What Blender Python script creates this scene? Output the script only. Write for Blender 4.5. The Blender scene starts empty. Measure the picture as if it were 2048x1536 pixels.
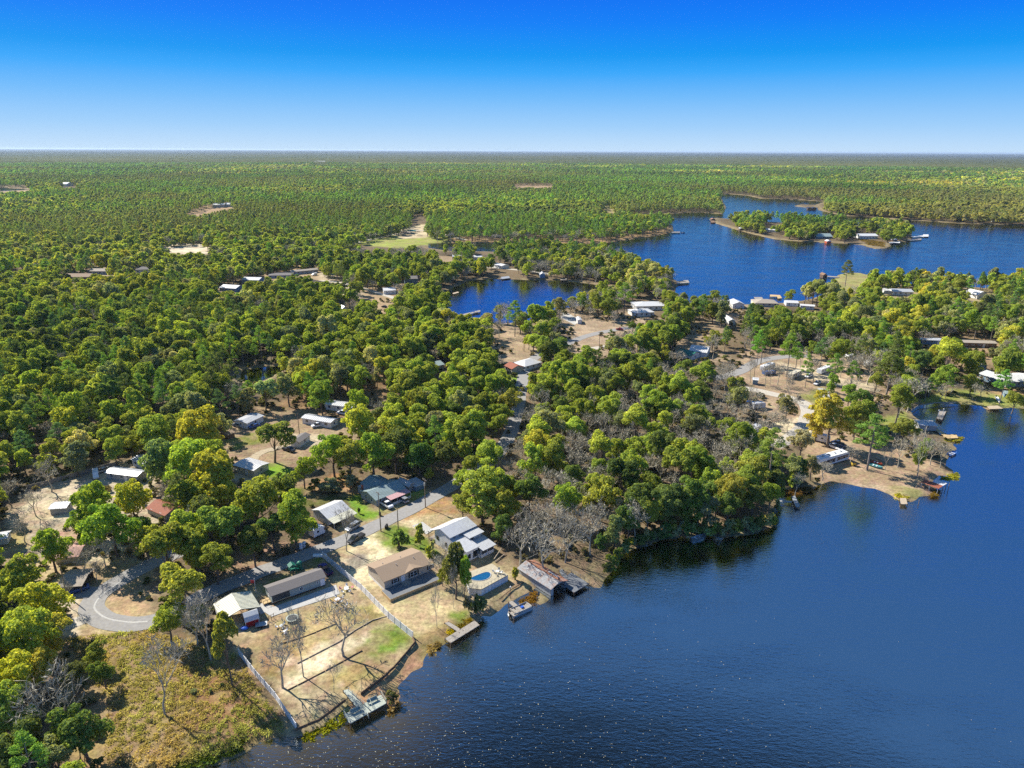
import bpy, bmesh, math, random
import numpy as np
from mathutils import Vector, Matrix
random.seed(7); rng = np.random.default_rng(7)
SC = bpy.context.scene
COL = SC.collection
# ------------------------------------------------------------------ camera
CAM_H = 105.0
F_PX = 1409.0
PITCH = math.radians(18.35)
ROLL = math.radians(0.28)
cam_d = bpy.data.cameras.new("camera"); cam = bpy.data.objects.new("camera", cam_d); COL.objects.link(cam)
cam_d.sensor_width = 36.0; cam_d.lens = 36.0*F_PX/2048.0
cam_d.clip_start = 1.0; cam_d.clip_end = 200000.0
R_cam = Matrix.Rotation(math.radians(90)-PITCH, 3, 'X') @ Matrix.Rotation(ROLL, 3, 'Z')
cam.location = (0, 0, CAM_H); cam.rotation_euler = R_cam.to_euler()
SC.camera = cam
RC = np.array(R_cam)
# ------------------------------------------------------------------ sky and sun
SUN = Vector((-0.80, 0.60, 0)).normalized(); EL = math.radians(39)
world = bpy.data.worlds.new("World"); SC.world = world; world.use_nodes = True
wn = world.node_tree.nodes; wl = world.node_tree.links; wn.clear()
sky = wn.new('ShaderNodeTexSky'); sky.sky_type = 'NISHITA'; sky.sun_disc = False
sky.sun_elevation = EL; sky.sun_rotation = math.atan2(SUN.x, SUN.y)
sky.altitude = 100; sky.air_density = 1.0; sky.dust_density = 0.6; sky.ozone_density = 2.5
SKYK = 4.95
tc = wn.new('ShaderNodeTexCoord'); sep = wn.new('ShaderNodeSeparateXYZ'); wl.new(tc.outputs['Generated'], sep.inputs[0])
ramp = wn.new('ShaderNodeValToRGB'); wl.new(sep.outputs['Z'], ramp.inputs[0])
cr = ramp.color_ramp; cr.interpolation = 'LINEAR'
def lin(r, g, b): return tuple((v/255/12.92 if v/255 <= .04045 else ((v/255+.055)/1.055)**2.4) for v in (r, g, b))
SKYR = [(0.0, lin(196, 224, 250)), (0.03, lin(158, 206, 250)), (0.065, lin(112, 186, 250)), (0.095, lin(52, 166, 250)), (0.115, lin(4, 150, 242)), (0.152, lin(0, 126, 246)), (0.2, lin(0, 102, 240)), (0.4, (0.05, 0.19, 0.58)), (1.0, (0.12, 0.24, 0.42))]
while len(cr.elements) < len(SKYR): cr.elements.new(0.5)
for e, (p, c) in zip(cr.elements, SKYR): e.position = p; e.color = (*c, 1)
sc_ = wn.new('ShaderNodeMix'); sc_.data_type = 'RGBA'; sc_.blend_type = 'MULTIPLY'; sc_.inputs[0].default_value = 1; wl.new(ramp.outputs[0], sc_.inputs[6]); sc_.inputs[7].default_value = (SKYK, SKYK, SKYK, 1)
mul = wn.new('ShaderNodeMix'); mul.data_type = 'RGBA'; mul.inputs[0].default_value = 0.985
wl.new(sky.outputs[0], mul.inputs[6]); wl.new(sc_.outputs[2], mul.inputs[7])
bgn = wn.new('ShaderNodeBackground'); bgn.inputs[1].default_value = 0.10
wl.new(mul.outputs[2], bgn.inputs[0]); wo = wn.new('ShaderNodeOutputWorld'); wl.new(bgn.outputs[0], wo.inputs[0])
sun_d = bpy.data.lights.new("sun", 'SUN'); sun_d.energy = 4.5; sun_d.angle = math.radians(0.5); sun_d.color = (1.0, 0.94, 0.84)
sun = bpy.data.objects.new("sun", sun_d); COL.objects.link(sun)
sv = Vector((SUN.x*math.cos(EL), SUN.y*math.cos(EL), math.sin(EL)))
sun.rotation_euler = sv.to_track_quat('Z', 'Y').to_euler(); sun.location = (0, 0, 300)
vs = SC.view_settings; SC.display_settings.display_device = 'sRGB'
vs.view_transform = 'Standard'; vs.look = 'None'; vs.exposure = 1.03; vs.gamma = 1; vs.use_curve_mapping = False
SC.render.engine = 'CYCLES'
SC.cycles.max_bounces = 6; SC.cycles.diffuse_bounces = 4; SC.cycles.glossy_bounces = 2; SC.cycles.transmission_bounces = 3; SC.cycles.transparent_max_bounces = 6
SC.cycles.use_denoising = False
SC.cycles.denoiser = 'OPENIMAGEDENOISE'
SC.cycles.sample_clamp_indirect = 4.0

# ------------------------------------------------------------------ pixel <-> ground
WL = -0.8
def G(px, py, z=0.0):
    px = np.asarray(px, float); py = np.asarray(py, float)
    d = np.stack([(px-1024)/F_PX, -(py-768)/F_PX, -np.ones_like(px)], -1) @ RC.T
    t = (z-CAM_H)/d[..., 2]
    return np.stack([d[..., 0]*t, d[..., 1]*t], -1)
def GP(pts, z=0.0):
    a = np.array(pts, float); return G(a[:, 0], a[:, 1], z)
def PX(x, y, z):
    v = np.stack([np.asarray(x, float), np.asarray(y, float), np.asarray(z, float)-CAM_H], -1) @ RC
    dz = np.maximum(-v[..., 2], 0.01)
    return 1024+F_PX*v[..., 0]/dz, 768-F_PX*v[..., 1]/dz
def depth_of(x, y, z=0):
    return -(np.array([x, y, z-CAM_H]) @ RC)[2]
def sdf(P, poly):
    """signed distance, positive inside"""
    P = np.asarray(P, float); poly = np.asarray(poly, float)
    n = len(poly); best = np.full(len(P), 1e18); ins = np.zeros(len(P), bool)
    for i in range(n):
        a = poly[i]; b = poly[(i+1) % n]; ab = b-a; L = ab@ab+1e-12
        t = np.clip(((P-a)@ab)/L, 0, 1); q = P-a-t[:, None]*ab
        best = np.minimum(best, (q*q).sum(1))
        c = (a[1] > P[:, 1]) != (b[1] > P[:, 1])
        with np.errstate(divide='ignore', invalid='ignore'):
            xx = (b[0]-a[0])*(P[:, 1]-a[1])/(b[1]-a[1]+1e-30)+a[0]
        ins ^= c & (P[:, 0] < xx)
    d = np.sqrt(best); return np.where(ins, d, -d)
def inpoly(P, poly):
    P = np.asarray(P, float); poly = np.asarray(poly, float); ins = np.zeros(len(P), bool); n = len(poly)
    for i in range(n):
        a = poly[i]; b = poly[(i+1) % n]
        c = (a[1] > P[:, 1]) != (b[1] > P[:, 1])
        xx = (b[0]-a[0])*(P[:, 1]-a[1])/(b[1]-a[1]+1e-30)+a[0]
        ins ^= c & (P[:, 0] < xx)
    return ins
def vnoise(x, y, s, seed=0):
    """smooth value noise 0..1 at world scale s"""
    x = np.asarray(x)/s; y = np.asarray(y)/s
    xi = np.floor(x).astype(np.int64); yi = np.floor(y).astype(np.int64); fx = x-xi; fy = y-yi
    fx = fx*fx*(3-2*fx); fy = fy*fy*(3-2*fy)
    def h(a, b):
        n = (a*374761393+b*668265263+seed*974711) & 0xffffffff
        n = ((n ^ (n >> 13))*1274126177) & 0xffffffff
        return ((n ^ (n >> 16)) & 0xffff)/65535.0
    return (h(xi, yi)*(1-fx)+h(xi+1, yi)*fx)*(1-fy)+(h(xi, yi+1)*(1-fx)+h(xi+1, yi+1)*fx)*fy

# ------------------------------------------------------------------ materials
MATS = {}
def nodes_of(name):
    m = bpy.data.materials.new(name); m.use_nodes = True; nt = m.node_tree
    return m, nt, nt.nodes['Principled BSDF'], nt.links
def mat(name, col, rough=0.8, var=0.15, scale=3.0, metal=0.0, spec=0.3, bump=0.0, stretch=None, dirt=0.0, dirtcol=(0.12, 0.09, 0.06)):
    if name in MATS: return MATS[name]
    m, nt, b, L = nodes_of(name); N = nt.nodes
    b.inputs['Roughness'].default_value = rough; b.inputs['Metallic'].default_value = metal
    b.inputs['Specular IOR Level'].default_value = spec
    t = N.new('ShaderNodeTexCoord'); mp = N.new('ShaderNodeMapping'); L.new(t.outputs['Object'], mp.inputs[0])
    if stretch: mp.inputs['Scale'].default_value = stretch
    n = N.new('ShaderNodeTexNoise'); n.inputs['Scale'].default_value = scale; n.inputs['Detail'].default_value = 5; L.new(mp.outputs[0], n.inputs[0])
    r = N.new('ShaderNodeMapRange'); r.inputs[1].default_value = 0.3; r.inputs[2].default_value = 0.7; r.inputs[3].default_value = 1-var; r.inputs[4].default_value = 1+var
    L.new(n.outputs[0], r.inputs[0])
    mx = N.new('ShaderNodeMix'); mx.data_type = 'RGBA'; mx.blend_type = 'MULTIPLY'; mx.inputs[0].default_value = 1
    mx.inputs[6].default_value = (*col, 1); L.new(r.outputs[0], mx.inputs[7])
    out = mx.outputs[2]
    if dirt > 0:
        n2 = N.new('ShaderNodeTexNoise'); n2.inputs['Scale'].default_value = 0.9; n2.inputs['Detail'].default_value = 8; n2.inputs['Roughness'].default_value = 0.7; L.new(t.outputs['Object'], n2.inputs[0])
        r2 = N.new('ShaderNodeMapRange'); r2.inputs[1].default_value = 0.48; r2.inputs[2].default_value = 0.68; r2.inputs[4].default_value = dirt; L.new(n2.outputs[0], r2.inputs[0])
        m2 = N.new('ShaderNodeMix'); m2.data_type = 'RGBA'; L.new(r2.outputs[0], m2.inputs[0]); L.new(out, m2.inputs[6]); m2.inputs[7].default_value = (*dirtcol, 1); out = m2.outputs[2]
    L.new(out, b.inputs['Base Color'])
    if bump:
        bp = N.new('ShaderNodeBump'); bp.inputs['Strength'].default_value = bump; bp.inputs['Distance'].default_value = 0.05; L.new(n.outputs[0], bp.inputs['Height']); L.new(bp.outputs[0], b.inputs['Normal'])
    MATS[name] = m; return m
def M(k): return MATS[k]
for nm, c, kw in [
    ('white_vinyl', (0.75, 0.75, 0.73), dict(rough=.6, var=.06, dirt=.25)),
    ('white_siding', (0.72, 0.72, 0.69), dict(rough=.7, var=.08, dirt=.3)),
    ('cream_siding', (0.55, 0.50, 0.38), dict(rough=.7, var=.08, dirt=.25)),
    ('beige_siding', (0.46, 0.40, 0.32), dict(rough=.7, var=.06, dirt=.15)),
    ('green_grey_siding', (0.30, 0.36, 0.34), dict(rough=.7, var=.08, dirt=.15)),
    ('grey_siding', (0.36, 0.37, 0.37), dict(rough=.7, var=.1, dirt=.3)),
    ('blue_siding', (0.16, 0.25, 0.33), dict(rough=.7, var=.1, dirt=.2)),
    ('tan_brick', (0.34, 0.24, 0.17), dict(rough=.9, var=.2)),
    ('dark_wood', (0.09, 0.055, 0.035), dict(rough=.85, var=.3)),
    ('brown_wood', (0.20, 0.12, 0.07), dict(rough=.85, var=.3, dirt=.3)),
    ('grey_wood', (0.30, 0.27, 0.23), dict(rough=.85, var=.25, dirt=.3)),
    ('new_wood', (0.50, 0.36, 0.18), dict(rough=.8, var=.2)),
    ('deck_grey', (0.15, 0.16, 0.17), dict(rough=.75, var=.12)),
    ('dock_green_grey', (0.36, 0.39, 0.33), dict(rough=.8, var=.18, dirt=.2)),
    ('metal_roof', (0.52, 0.53, 0.54), dict(rough=.45, var=.07, metal=.25, dirt=.22)),
    ('white_metal_roof', (0.60, 0.60, 0.59), dict(rough=.45, var=.05, dirt=.2)),
    ('cream_metal_roof', (0.58, 0.57, 0.44), dict(rough=.5, var=.08, dirt=.2)),
    ('teal_metal_roof', (0.27, 0.34, 0.33), dict(rough=.45, var=.06, dirt=.15)),
    ('green_metal_roof', (0.03, 0.17, 0.12), dict(rough=.45, var=.1)),
    ('rust_roof', (0.30, 0.13, 0.07), dict(rough=.8, var=.35, dirt=.6, dirtcol=(.36, .36, .36))),
    ('patchy_roof', (0.27, 0.27, 0.27), dict(rough=.75, var=.3, dirt=.85, dirtcol=(.26, .13, .075))),
    ('red_roof', (0.28, 0.09, 0.05), dict(rough=.8, var=.2, dirt=.3)),
    ('pink_metal', (0.50, 0.30, 0.30), dict(rough=.6, var=.1)),
    ('pink_dusty_roof', (0.38, 0.22, 0.18), dict(rough=.8, var=.2, dirt=.3, dirtcol=(.3, .24, .18))),
    ('brown_shingle', (0.30, 0.22, 0.15), dict(rough=.95, var=.12, scale=6)),
    ('grey_shingle', (0.17, 0.155, 0.145), dict(rough=.95, var=.15, scale=6)),
    ('tan_shingle', (0.36, 0.31, 0.25), dict(rough=.95, var=.12, scale=6, dirt=.2)),
    ('red_paint', (0.28, 0.02, 0.02), dict(rough=.7, var=.15)),
    ('red_boat', (0.38, 0.07, 0.03), dict(rough=.4, var=.1)),
    ('orange_paint', (0.6, 0.2, 0.03), dict(rough=.5, var=.1)),
    ('yellow_paint', (0.6, 0.42, 0.06), dict(rough=.5, var=.1)),
    ('teal_paint', (0.10, 0.30, 0.30), dict(rough=.4, var=.1)),
    ('green_plastic', (0.01, 0.13, 0.09), dict(rough=.4, var=.1)),
    ('blue_plastic', (0.03, 0.12, 0.5), dict(rough=.4, var=.1)),
    ('pink_plastic', (0.6, 0.2, 0.25), dict(rough=.5, var=.1)),
    ('black_plastic', (0.015, 0.015, 0.017), dict(rough=.5, var=.1)),
    ('window_dark', (0.02, 0.025, 0.03), dict(rough=.12, var=.05, spec=.6)),
    ('screen_dark', (0.06, 0.065, 0.065), dict(rough=.8, var=.2)),
    ('shutter_dark', (0.025, 0.027, 0.035), dict(rough=.6, var=.1)),
    ('trim_white', (0.7, 0.7, 0.68), dict(rough=.6, var=.04)),
    ('silver_paint', (0.42, 0.44, 0.46), dict(rough=.3, var=.03, metal=.5)),
    ('dark_paint', (0.045, 0.05, 0.055), dict(rough=.3, var=.05, metal=.3)),
    ('white_paint', (0.72, 0.73, 0.74), dict(rough=.35, var=.03)),
    ('purple_paint', (0.05, 0.03, 0.13), dict(rough=.3, var=.05, metal=.3)),
    ('blue_paint', (0.04, 0.10, 0.28), dict(rough=.3, var=.05)),
    ('red_car_paint', (0.3, 0.02, 0.03), dict(rough=.3, var=.05)),
    ('rubber', (0.02, 0.02, 0.02), dict(rough=.9, var=.1)),
    ('headlight_glass', (0.7, 0.72, 0.75), dict(rough=.2, var=.02)),
    ('tail_red', (0.4, 0.02, 0.02), dict(rough=.3, var=.02)),
    ('pole_wood', (0.22, 0.17, 0.12), dict(rough=.9, var=.25)),
    ('wire_black', (0.03, 0.03, 0.03), dict(rough=.7, var=.0)),
    ('galvanised', (0.4, 0.42, 0.43), dict(rough=.5, var=.1, metal=.5)),
    ('concrete', (0.42, 0.41, 0.38), dict(rough=.9, var=.12, dirt=.2, dirtcol=(.22, .2, .17))),
    ('concrete_dark', (0.26, 0.26, 0.26), dict(rough=.9, var=.15, dirt=.3)),
    ('asphalt', (0.27, 0.26, 0.245), dict(rough=.95, var=.14, scale=1.2, dirt=.45, dirtcol=(.29, .26, .21))),
    ('dirt_track', (0.40, 0.33, 0.22), dict(rough=1, var=.25, scale=1.5, dirt=.4, dirtcol=(.25, .17, .1))),
    ('gravel_road', (0.46, 0.42, 0.35), dict(rough=1, var=.2, scale=1.5, dirt=.4, dirtcol=(.3, .24, .17))),
    ('landscape_log', (0.16, 0.10, 0.06), dict(rough=.9, var=.3)),
    ('pale_log', (0.42, 0.34, 0.24), dict(rough=.9, var=.25)),
    ('pool_tile', (0.008, 0.085, 0.20), dict(rough=.15, var=.2, spec=.6)),
    ('pool_paving', (0.42, 0.37, 0.26), dict(rough=.9, var=.15, dirt=.25)),
    ('bark', (0.15, 0.12, 0.095), dict(rough=.95, var=.3)),
    ('pale_bark', (0.41, 0.375, 0.285), dict(rough=.95, var=.25)),
    ('grey_bark', (0.22, 0.19, 0.165), dict(rough=.95, var=.25)),
    ('stripe_brown', (0.12, 0.06, 0.045), dict(rough=.4, var=.1)),
    ('stripe_tan', (0.35, 0.24, 0.15), dict(rough=.4, var=.1)),
    ('flag_red', (0.5, 0.06, 0.06), dict(rough=.8, var=.1)),
]: mat(nm, c, **kw)

def leaf_material(name, transl=0.48, varscale=0.5):
    m = bpy.data.materials.new(name); m.use_nodes = True; nt = m.node_tree; N = nt.nodes; L = nt.links; N.clear()
    at = N.new('ShaderNodeAttribute'); at.attribute_type = 'INSTANCER'; at.attribute_name = 'tint'
    tcn = N.new('ShaderNodeTexCoord')
    n1 = N.new('ShaderNodeTexNoise'); n1.inputs['Scale'].default_value = varscale; n1.inputs['Detail'].default_value = 3; L.new(tcn.outputs['Object'], n1.inputs[0])
    geo = N.new('ShaderNodeNewGeometry')
    oi = N.new('ShaderNodeObjectInfo')
    # leaf to leaf value change
    r = N.new('ShaderNodeMapRange'); r.inputs[3].default_value = 0.72; r.inputs[4].default_value = 1.55; L.new(geo.outputs['Random Per Island'], r.inputs[0])
    mx = N.new('ShaderNodeMix'); mx.data_type = 'RGBA'; mx.blend_type = 'MULTIPLY'; mx.inputs[0].default_value = 1
    L.new(at.outputs['Color'], mx.inputs[6]); L.new(r.outputs[0], mx.inputs[7])
    # clump to clump hue change
    hs = N.new('ShaderNodeHueSaturation'); L.new(mx.outputs[2], hs.inputs['Color'])
    r2 = N.new('ShaderNodeMapRange'); r2.inputs[1].default_value = 0.35; r2.inputs[2].default_value = 0.65; r2.inputs[3].default_value = 0.492; r2.inputs[4].default_value = 0.515; L.new(n1.outputs[0], r2.inputs[0]); L.new(r2.outputs[0], hs.inputs['Hue'])
    r3 = N.new('ShaderNodeMapRange'); r3.inputs[1].default_value = 0.3; r3.inputs[2].default_value = 0.7; r3.inputs[3].default_value = 1.3; r3.inputs[4].default_value = 0.75; L.new(n1.outputs[0], r3.inputs[0]); L.new(r3.outputs[0], hs.inputs['Value'])
    d = N.new('ShaderNodeBsdfDiffuse'); tr = N.new('ShaderNodeBsdfTranslucent'); L.new(hs.outputs[0], d.inputs[0])
    g2 = N.new('ShaderNodeMix'); g2.data_type = 'RGBA'; g2.blend_type = 'MULTIPLY'; g2.inputs[0].default_value = 1; g2.inputs[7].default_value = (1.5, 1.35, 0.5, 1); L.new(hs.outputs[0], g2.inputs[6]); L.new(g2.outputs[2], tr.inputs[0])
    ms = N.new('ShaderNodeMixShader'); ms.inputs[0].default_value = transl; L.new(d.outputs[0], ms.inputs[1]); L.new(tr.outputs[0], ms.inputs[2])
    o = N.new('ShaderNodeOutputMaterial'); L.new(ms.outputs[0], o.inputs[0]); MATS[name] = m; return m
leaf_material('leaves'); leaf_material('needles', 0.35, 0.7); 

# ------------------------------------------------------------------ object helpers
def tag(o, label=None, cat=None, group=None, kind=None):
    if label: o['label'] = label
    if cat: o['category'] = cat
    if group: o['group'] = group
    if kind: o['kind'] = kind
    return o
LM = []   # landmarks for tree labels: (phrase, x, y)
def empty(name, loc, rz=0.0, label=None, cat=None, group=None):
    o = bpy.data.objects.new(name, None); COL.objects.link(o); o.location = loc; o.rotation_euler = (0, 0, rz)
    o.empty_display_size = 0.1
    return tag(o, label, cat, group)
def mesh_np(name, V, Fq, mats, mi=None, smooth=False):
    """V (n,3); Fq (m,k) index array with constant k"""
    V = np.asarray(V, np.float32); Fq = np.asarray(Fq, np.int32); k = Fq.shape[1]
    me = bpy.data.meshes.new(name)
    me.vertices.add(len(V)); me.vertices.foreach_set('co', V.ravel())
    me.loops.add(Fq.size); me.loops.foreach_set('vertex_index', Fq.ravel())
    me.polygons.add(len(Fq)); me.polygons.foreach_set('loop_start', np.arange(0, Fq.size, k, dtype=np.int32))
    try: me.polygons.foreach_set('loop_total', np.full(len(Fq), k, np.int32))
    except Exception: pass
    for m in mats: me.materials.append(m)
    if mi is not None: me.polygons.foreach_set('material_index', np.asarray(mi, np.int32))
    if smooth: me.polygons.foreach_set('use_smooth', np.ones(len(Fq), bool))
    me.update(calc_edges=True); return me
class MB:
    """collects shapes, builds ONE mesh object"""
    def __init__(s): s.v = []; s.f = []; s.m = []; s.mats = []
    def mi(s, m):
        if m is None: return 0
        if isinstance(m, str): m = MATS[m]
        if m not in s.mats: s.mats.append(m)
        return s.mats.index(m)
    def add(s, V, F, m=None, X=None):
        o = len(s.v); k = s.mi(m)
        for p in V:
            p = Vector(p)
            s.v.append(tuple(X @ p) if X is not None else tuple(p))
        for f in F: s.f.append(tuple(i+o for i in f)); s.m.append(k)
        return s
    def box(s, x0, x1, y0, y1, z0, z1, m=None, X=None):
        V = [(x0, y0, z0), (x1, y0, z0), (x1, y1, z0), (x0, y1, z0), (x0, y0, z1), (x1, y0, z1), (x1, y1, z1), (x0, y1, z1)]
        return s.add(V, [(0, 3, 2, 1), (4, 5, 6, 7), (0, 1, 5, 4), (1, 2, 6, 5), (2, 3, 7, 6), (3, 0, 4, 7)], m, X)
    def quadslab(s, P, t, m=None, X=None):
        """four corners (top face, ccw from above), thickness t downwards"""
        V = [tuple(p) for p in P]+[(p[0], p[1], p[2]-t) for p in P]; n = len(P)
        F = [tuple(range(n)), tuple(reversed(range(n, 2*n)))]+[((i+1) % n, i, i+n, (i+1) % n+n) for i in range(n)]
        return s.add(V, F, m, X)
    def bar(s, a, b, r, m=None, n=5, r2=None, X=None):
        a = Vector(a); b = Vector(b); d = b-a
        if d.length < 1e-6: return s
        q = d.to_track_quat('Z', 'Y'); r2 = r if r2 is None else r2; V = []
        for i in range(n):
            t = 2*math.pi*i/n; V.append(a+q @ Vector((r*math.cos(t), r*math.sin(t), 0)))
        for i in range(n):
            t = 2*math.pi*i/n; V.append(b+q @ Vector((r2*math.cos(t), r2*math.sin(t), 0)))
        F = [(i, (i+1) % n, (i+1) % n+n, i+n) for i in range(n)]+[tuple(reversed(range(n))), tuple(range(n, 2*n))]
        return s.add(V, F, m, X)
    def prism(s, prof, axis, a0, a1, m=None, X=None):
        """profile polygon in the plane across axis ('x' or 'y'), extruded from a0 to a1"""
        n = len(prof)
        if axis == 'x': V = [(a0, p, q) for p, q in prof]+[(a1, p, q) for p, q in prof]
        else: V = [(p, a0, q) for p, q in prof]+[(p, a1, q) for p, q in prof]
        F = [tuple(range(n)), tuple(reversed(range(n, 2*n)))]+[((i+1) % n, i, i+n, (i+1) % n+n) for i in range(n)]
        return s.add(V, F, m, X)
    def ball(s, c, rx, ry, rz, m=None, n=8, k=5, jit=0.0, X=None):
        V = []; c = Vector(c)
        for j in range(k+1):
            ph = math.pi*j/k-math.pi/2
            for i in range(n):
                t = 2*math.pi*i/n; q = 1+random.uniform(-jit, jit)
                V.append(c+Vector((rx*math.cos(ph)*math.cos(t)*q, ry*math.cos(ph)*math.sin(t)*q, rz*math.sin(ph)*q)))
        F = [(j*n+i, j*n+(i+1) % n, (j+1)*n+(i+1) % n, (j+1)*n+i) for j in range(k) for i in range(n)]
        return s.add(V, F, m, X)
    def build(s, name, parent=None, m=None, loc=None, fix=True):
        me = bpy.data.meshes.new(name)
        if m is not None and not s.mats: s.mats = [MATS[m] if isinstance(m, str) else m]
        me.from_pydata(s.v, [], s.f)
        for q in s.mats: me.materials.append(q)
        me.polygons.foreach_set('material_index', s.m)
        if fix:
            bm = bmesh.new(); bm.from_mesh(me); bmesh.ops.recalc_face_normals(bm, faces=bm.faces); bm.to_mesh(me); bm.free()
        me.update()
        o = bpy.data.objects.new(name, me); COL.objects.link(o)
        if parent is not None: o.parent = parent
        if loc is not None: o.location = loc
        return o
def copy_tree(o, parent=None):
    c = o.copy(); COL.objects.link(c)
    if parent is not None: c.parent = parent
    for ch in o.children: copy_tree(ch, c)
    return c
# ================================================================== water outlines (pixels of the 2048 wide frame, on the water plane)
LAKE = GP([(330,1575),(400,1537),(475,1514),(512,1491),(587,1475),(640,1452),(690,1425),(735,1430),(772,1425),(800,1408),(803,1392),(797,1375),(812,1357),(845,1330),(855,1307),(882,1291),(905,1278),(935,1262),(957,1247),(962,1230),(982,1233),(1000,1222),(1018,1210),(1040,1196),(1072,1180),(1078,1186),(1070,1207),(1062,1216),(1078,1214),(1100,1200),(1075,1178),(1090,1168),(1120,1160),(1150,1172),(1177,1172),(1200,1175),(1217,1150),(1235,1130),(1237,1115),(1260,1100),(1290,1090),(1330,1078),(1390,1072),(1440,1076),(1480,1068),(1507,1065),(1545,1053),(1532,1040),(1552,1025),(1555,1000),(1562,988),(1590,983),(1625,985),(1640,972),(1662,964),(1690,966),(1722,973),(1750,976),(1785,989),(1800,1002),(1820,1003),(1840,994),(1872,992),(1878,978),(1862,966),(1880,952),(1912,954),(1912,940),(1892,930),(1895,912),(1912,900),(1905,888),(1922,880),(1915,873),(1880,870),(1868,857),(1842,845),(1825,832),(1820,822),(1838,811),(1875,806),(1912,807),(1940,810),(1962,811),(1976,818),(2020,816),(2060,819),(2350,835)], WL)
LAKE = np.concatenate([LAKE, [(420, 230), (900, 100), (900, -700), (-90, -700), (-85, 40)]])
COVE = GP([(885,587),(900,578),(935,563),(960,559),(1000,558),(1060,560),(1120,561),(1165,566),(1205,571),(1255,582),(1262,590),(1215,600),(1150,612),(1110,622),(1085,634),(1050,644),(1000,647),(945,644),(905,630),(890,610)], WL)
LAKE2 = GP([(855,487),(900,486),(960,486),(1050,486),(1150,487),(1210,487),(1262,479),(1312,472),(1348,464),(1345,450),(1300,445),(1250,440),(1240,432),(1330,428),(1400,425),(1446,428),(1452,415),(1445,400),(1438,390),(1455,388),(1494,391),(1520,397),(1600,400),(1650,403),(1632,409),(1636,420),(1665,427),(1690,432),(1738,434),(1800,440),(1848,442),(1921,447),(2048,451),(2400,468),(2400,600),(2048,578),(1980,576),(1900,573),(1820,568),(1760,556),(1720,546),(1690,546),(1676,551),(1666,562),(1655,578),(1640,592),(1612,600),(1570,606),(1530,607),(1480,609),(1430,612),(1390,613),(1350,612),(1332,606),(1345,592),(1355,572),(1354,562),(1335,553),(1300,540),(1260,520),(1200,510),(1100,505),(1000,504),(900,502),(858,496)], WL)
ISLAND = GP([(1418,439),(1431,447),(1474,460),(1507,469),(1545,478),(1583,482),(1634,485),(1700,488),(1723,490),(1748,498),(1768,497),(1781,493),(1779,488),(1812,484),(1824,479),(1822,466),(1800,459),(1770,454),(1700,450),(1600,447),(1520,443),(1460,438),(1430,436)], WL)
POND = GP([(482,742),(510,736),(565,732),(572,738),(548,752),(505,768),(480,762)], WL)
FARPOND = GP([(-40,377),(12,376),(38,377),(60,379),(40,381),(-40,384)], WL)
REEDS = GP([(1588,412),(1600,409),(1640,410),(1638,414),(1610,415)], WL)
WATERS = [LAKE, COVE, LAKE2, POND, FARPOND]
def water_sd(P, far=60.0):
    """positive inside water"""
    P = np.asarray(P, float); best = np.full(len(P), -far)
    for w in WATERS:
        lo = w.min(0)-far; hi = w.max(0)+far
        k = np.where((P[:, 0] > lo[0]) & (P[:, 0] < hi[0]) & (P[:, 1] > lo[1]) & (P[:, 1] < hi[1]))[0]
        if len(k): best[k] = np.maximum(best[k], sdf(P[k], w))
    for w in (ISLAND, REEDS):
        lo = w.min(0)-far; hi = w.max(0)+far
        k = np.where((P[:, 0] > lo[0]) & (P[:, 0] < hi[0]) & (P[:, 1] > lo[1]) & (P[:, 1] < hi[1]))[0]
        if len(k): best[k] = np.minimum(best[k], -sdf(P[k], w))
    return best

# ================================================================== ground sheet
def polar(radii, ang):
    rr, aa = np.meshgrid(radii, ang, indexing='ij')
    return rr*np.sin(aa), rr*np.cos(aa)
fine = np.radians(np.arange(-47, 47.01, 0.25)); coarse = np.radians(np.arange(51, 310, 4.0))
ANG = np.concatenate([fine, coarse])
def geom(a, b, q):
    n = int(math.log(b/a)/math.log(q))+1; return a*(b/a)**(np.arange(n+1)/n)
RAD = np.concatenate([[0.5, 15, 30, 50], geom(70, 2600, 1.006), geom(2600, 90000, 1.03)[1:]])
gx, gy = polar(RAD, ANG); NR, NA = gx.shape
P = np.stack([gx.ravel(), gy.ravel()], 1)
wsd = water_sd(P)
dist = np.hypot(P[:, 0], P[:, 1])
wob = (vnoise(P[:, 0], P[:, 1], 3.1, 3)-.5)*1.1+(vnoise(P[:, 0], P[:, 1], 9.0, 4)-.5)*1.6
w2 = wsd+wob
hz = np.where(w2 < 0, WL+np.minimum(0.8, 0.22*(-w2)), WL-np.minimum(3.0, 0.18*w2))
hz += np.where(w2 < -4, (vnoise(P[:, 0], P[:, 1], 2.3, 5)-.5)*0.12, 0)
hills = (vnoise(P[:, 0], P[:, 1], 6000, 9)-.3)*26*np.clip((dist-9000)/15000, 0, 1)
hz += hills
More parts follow.
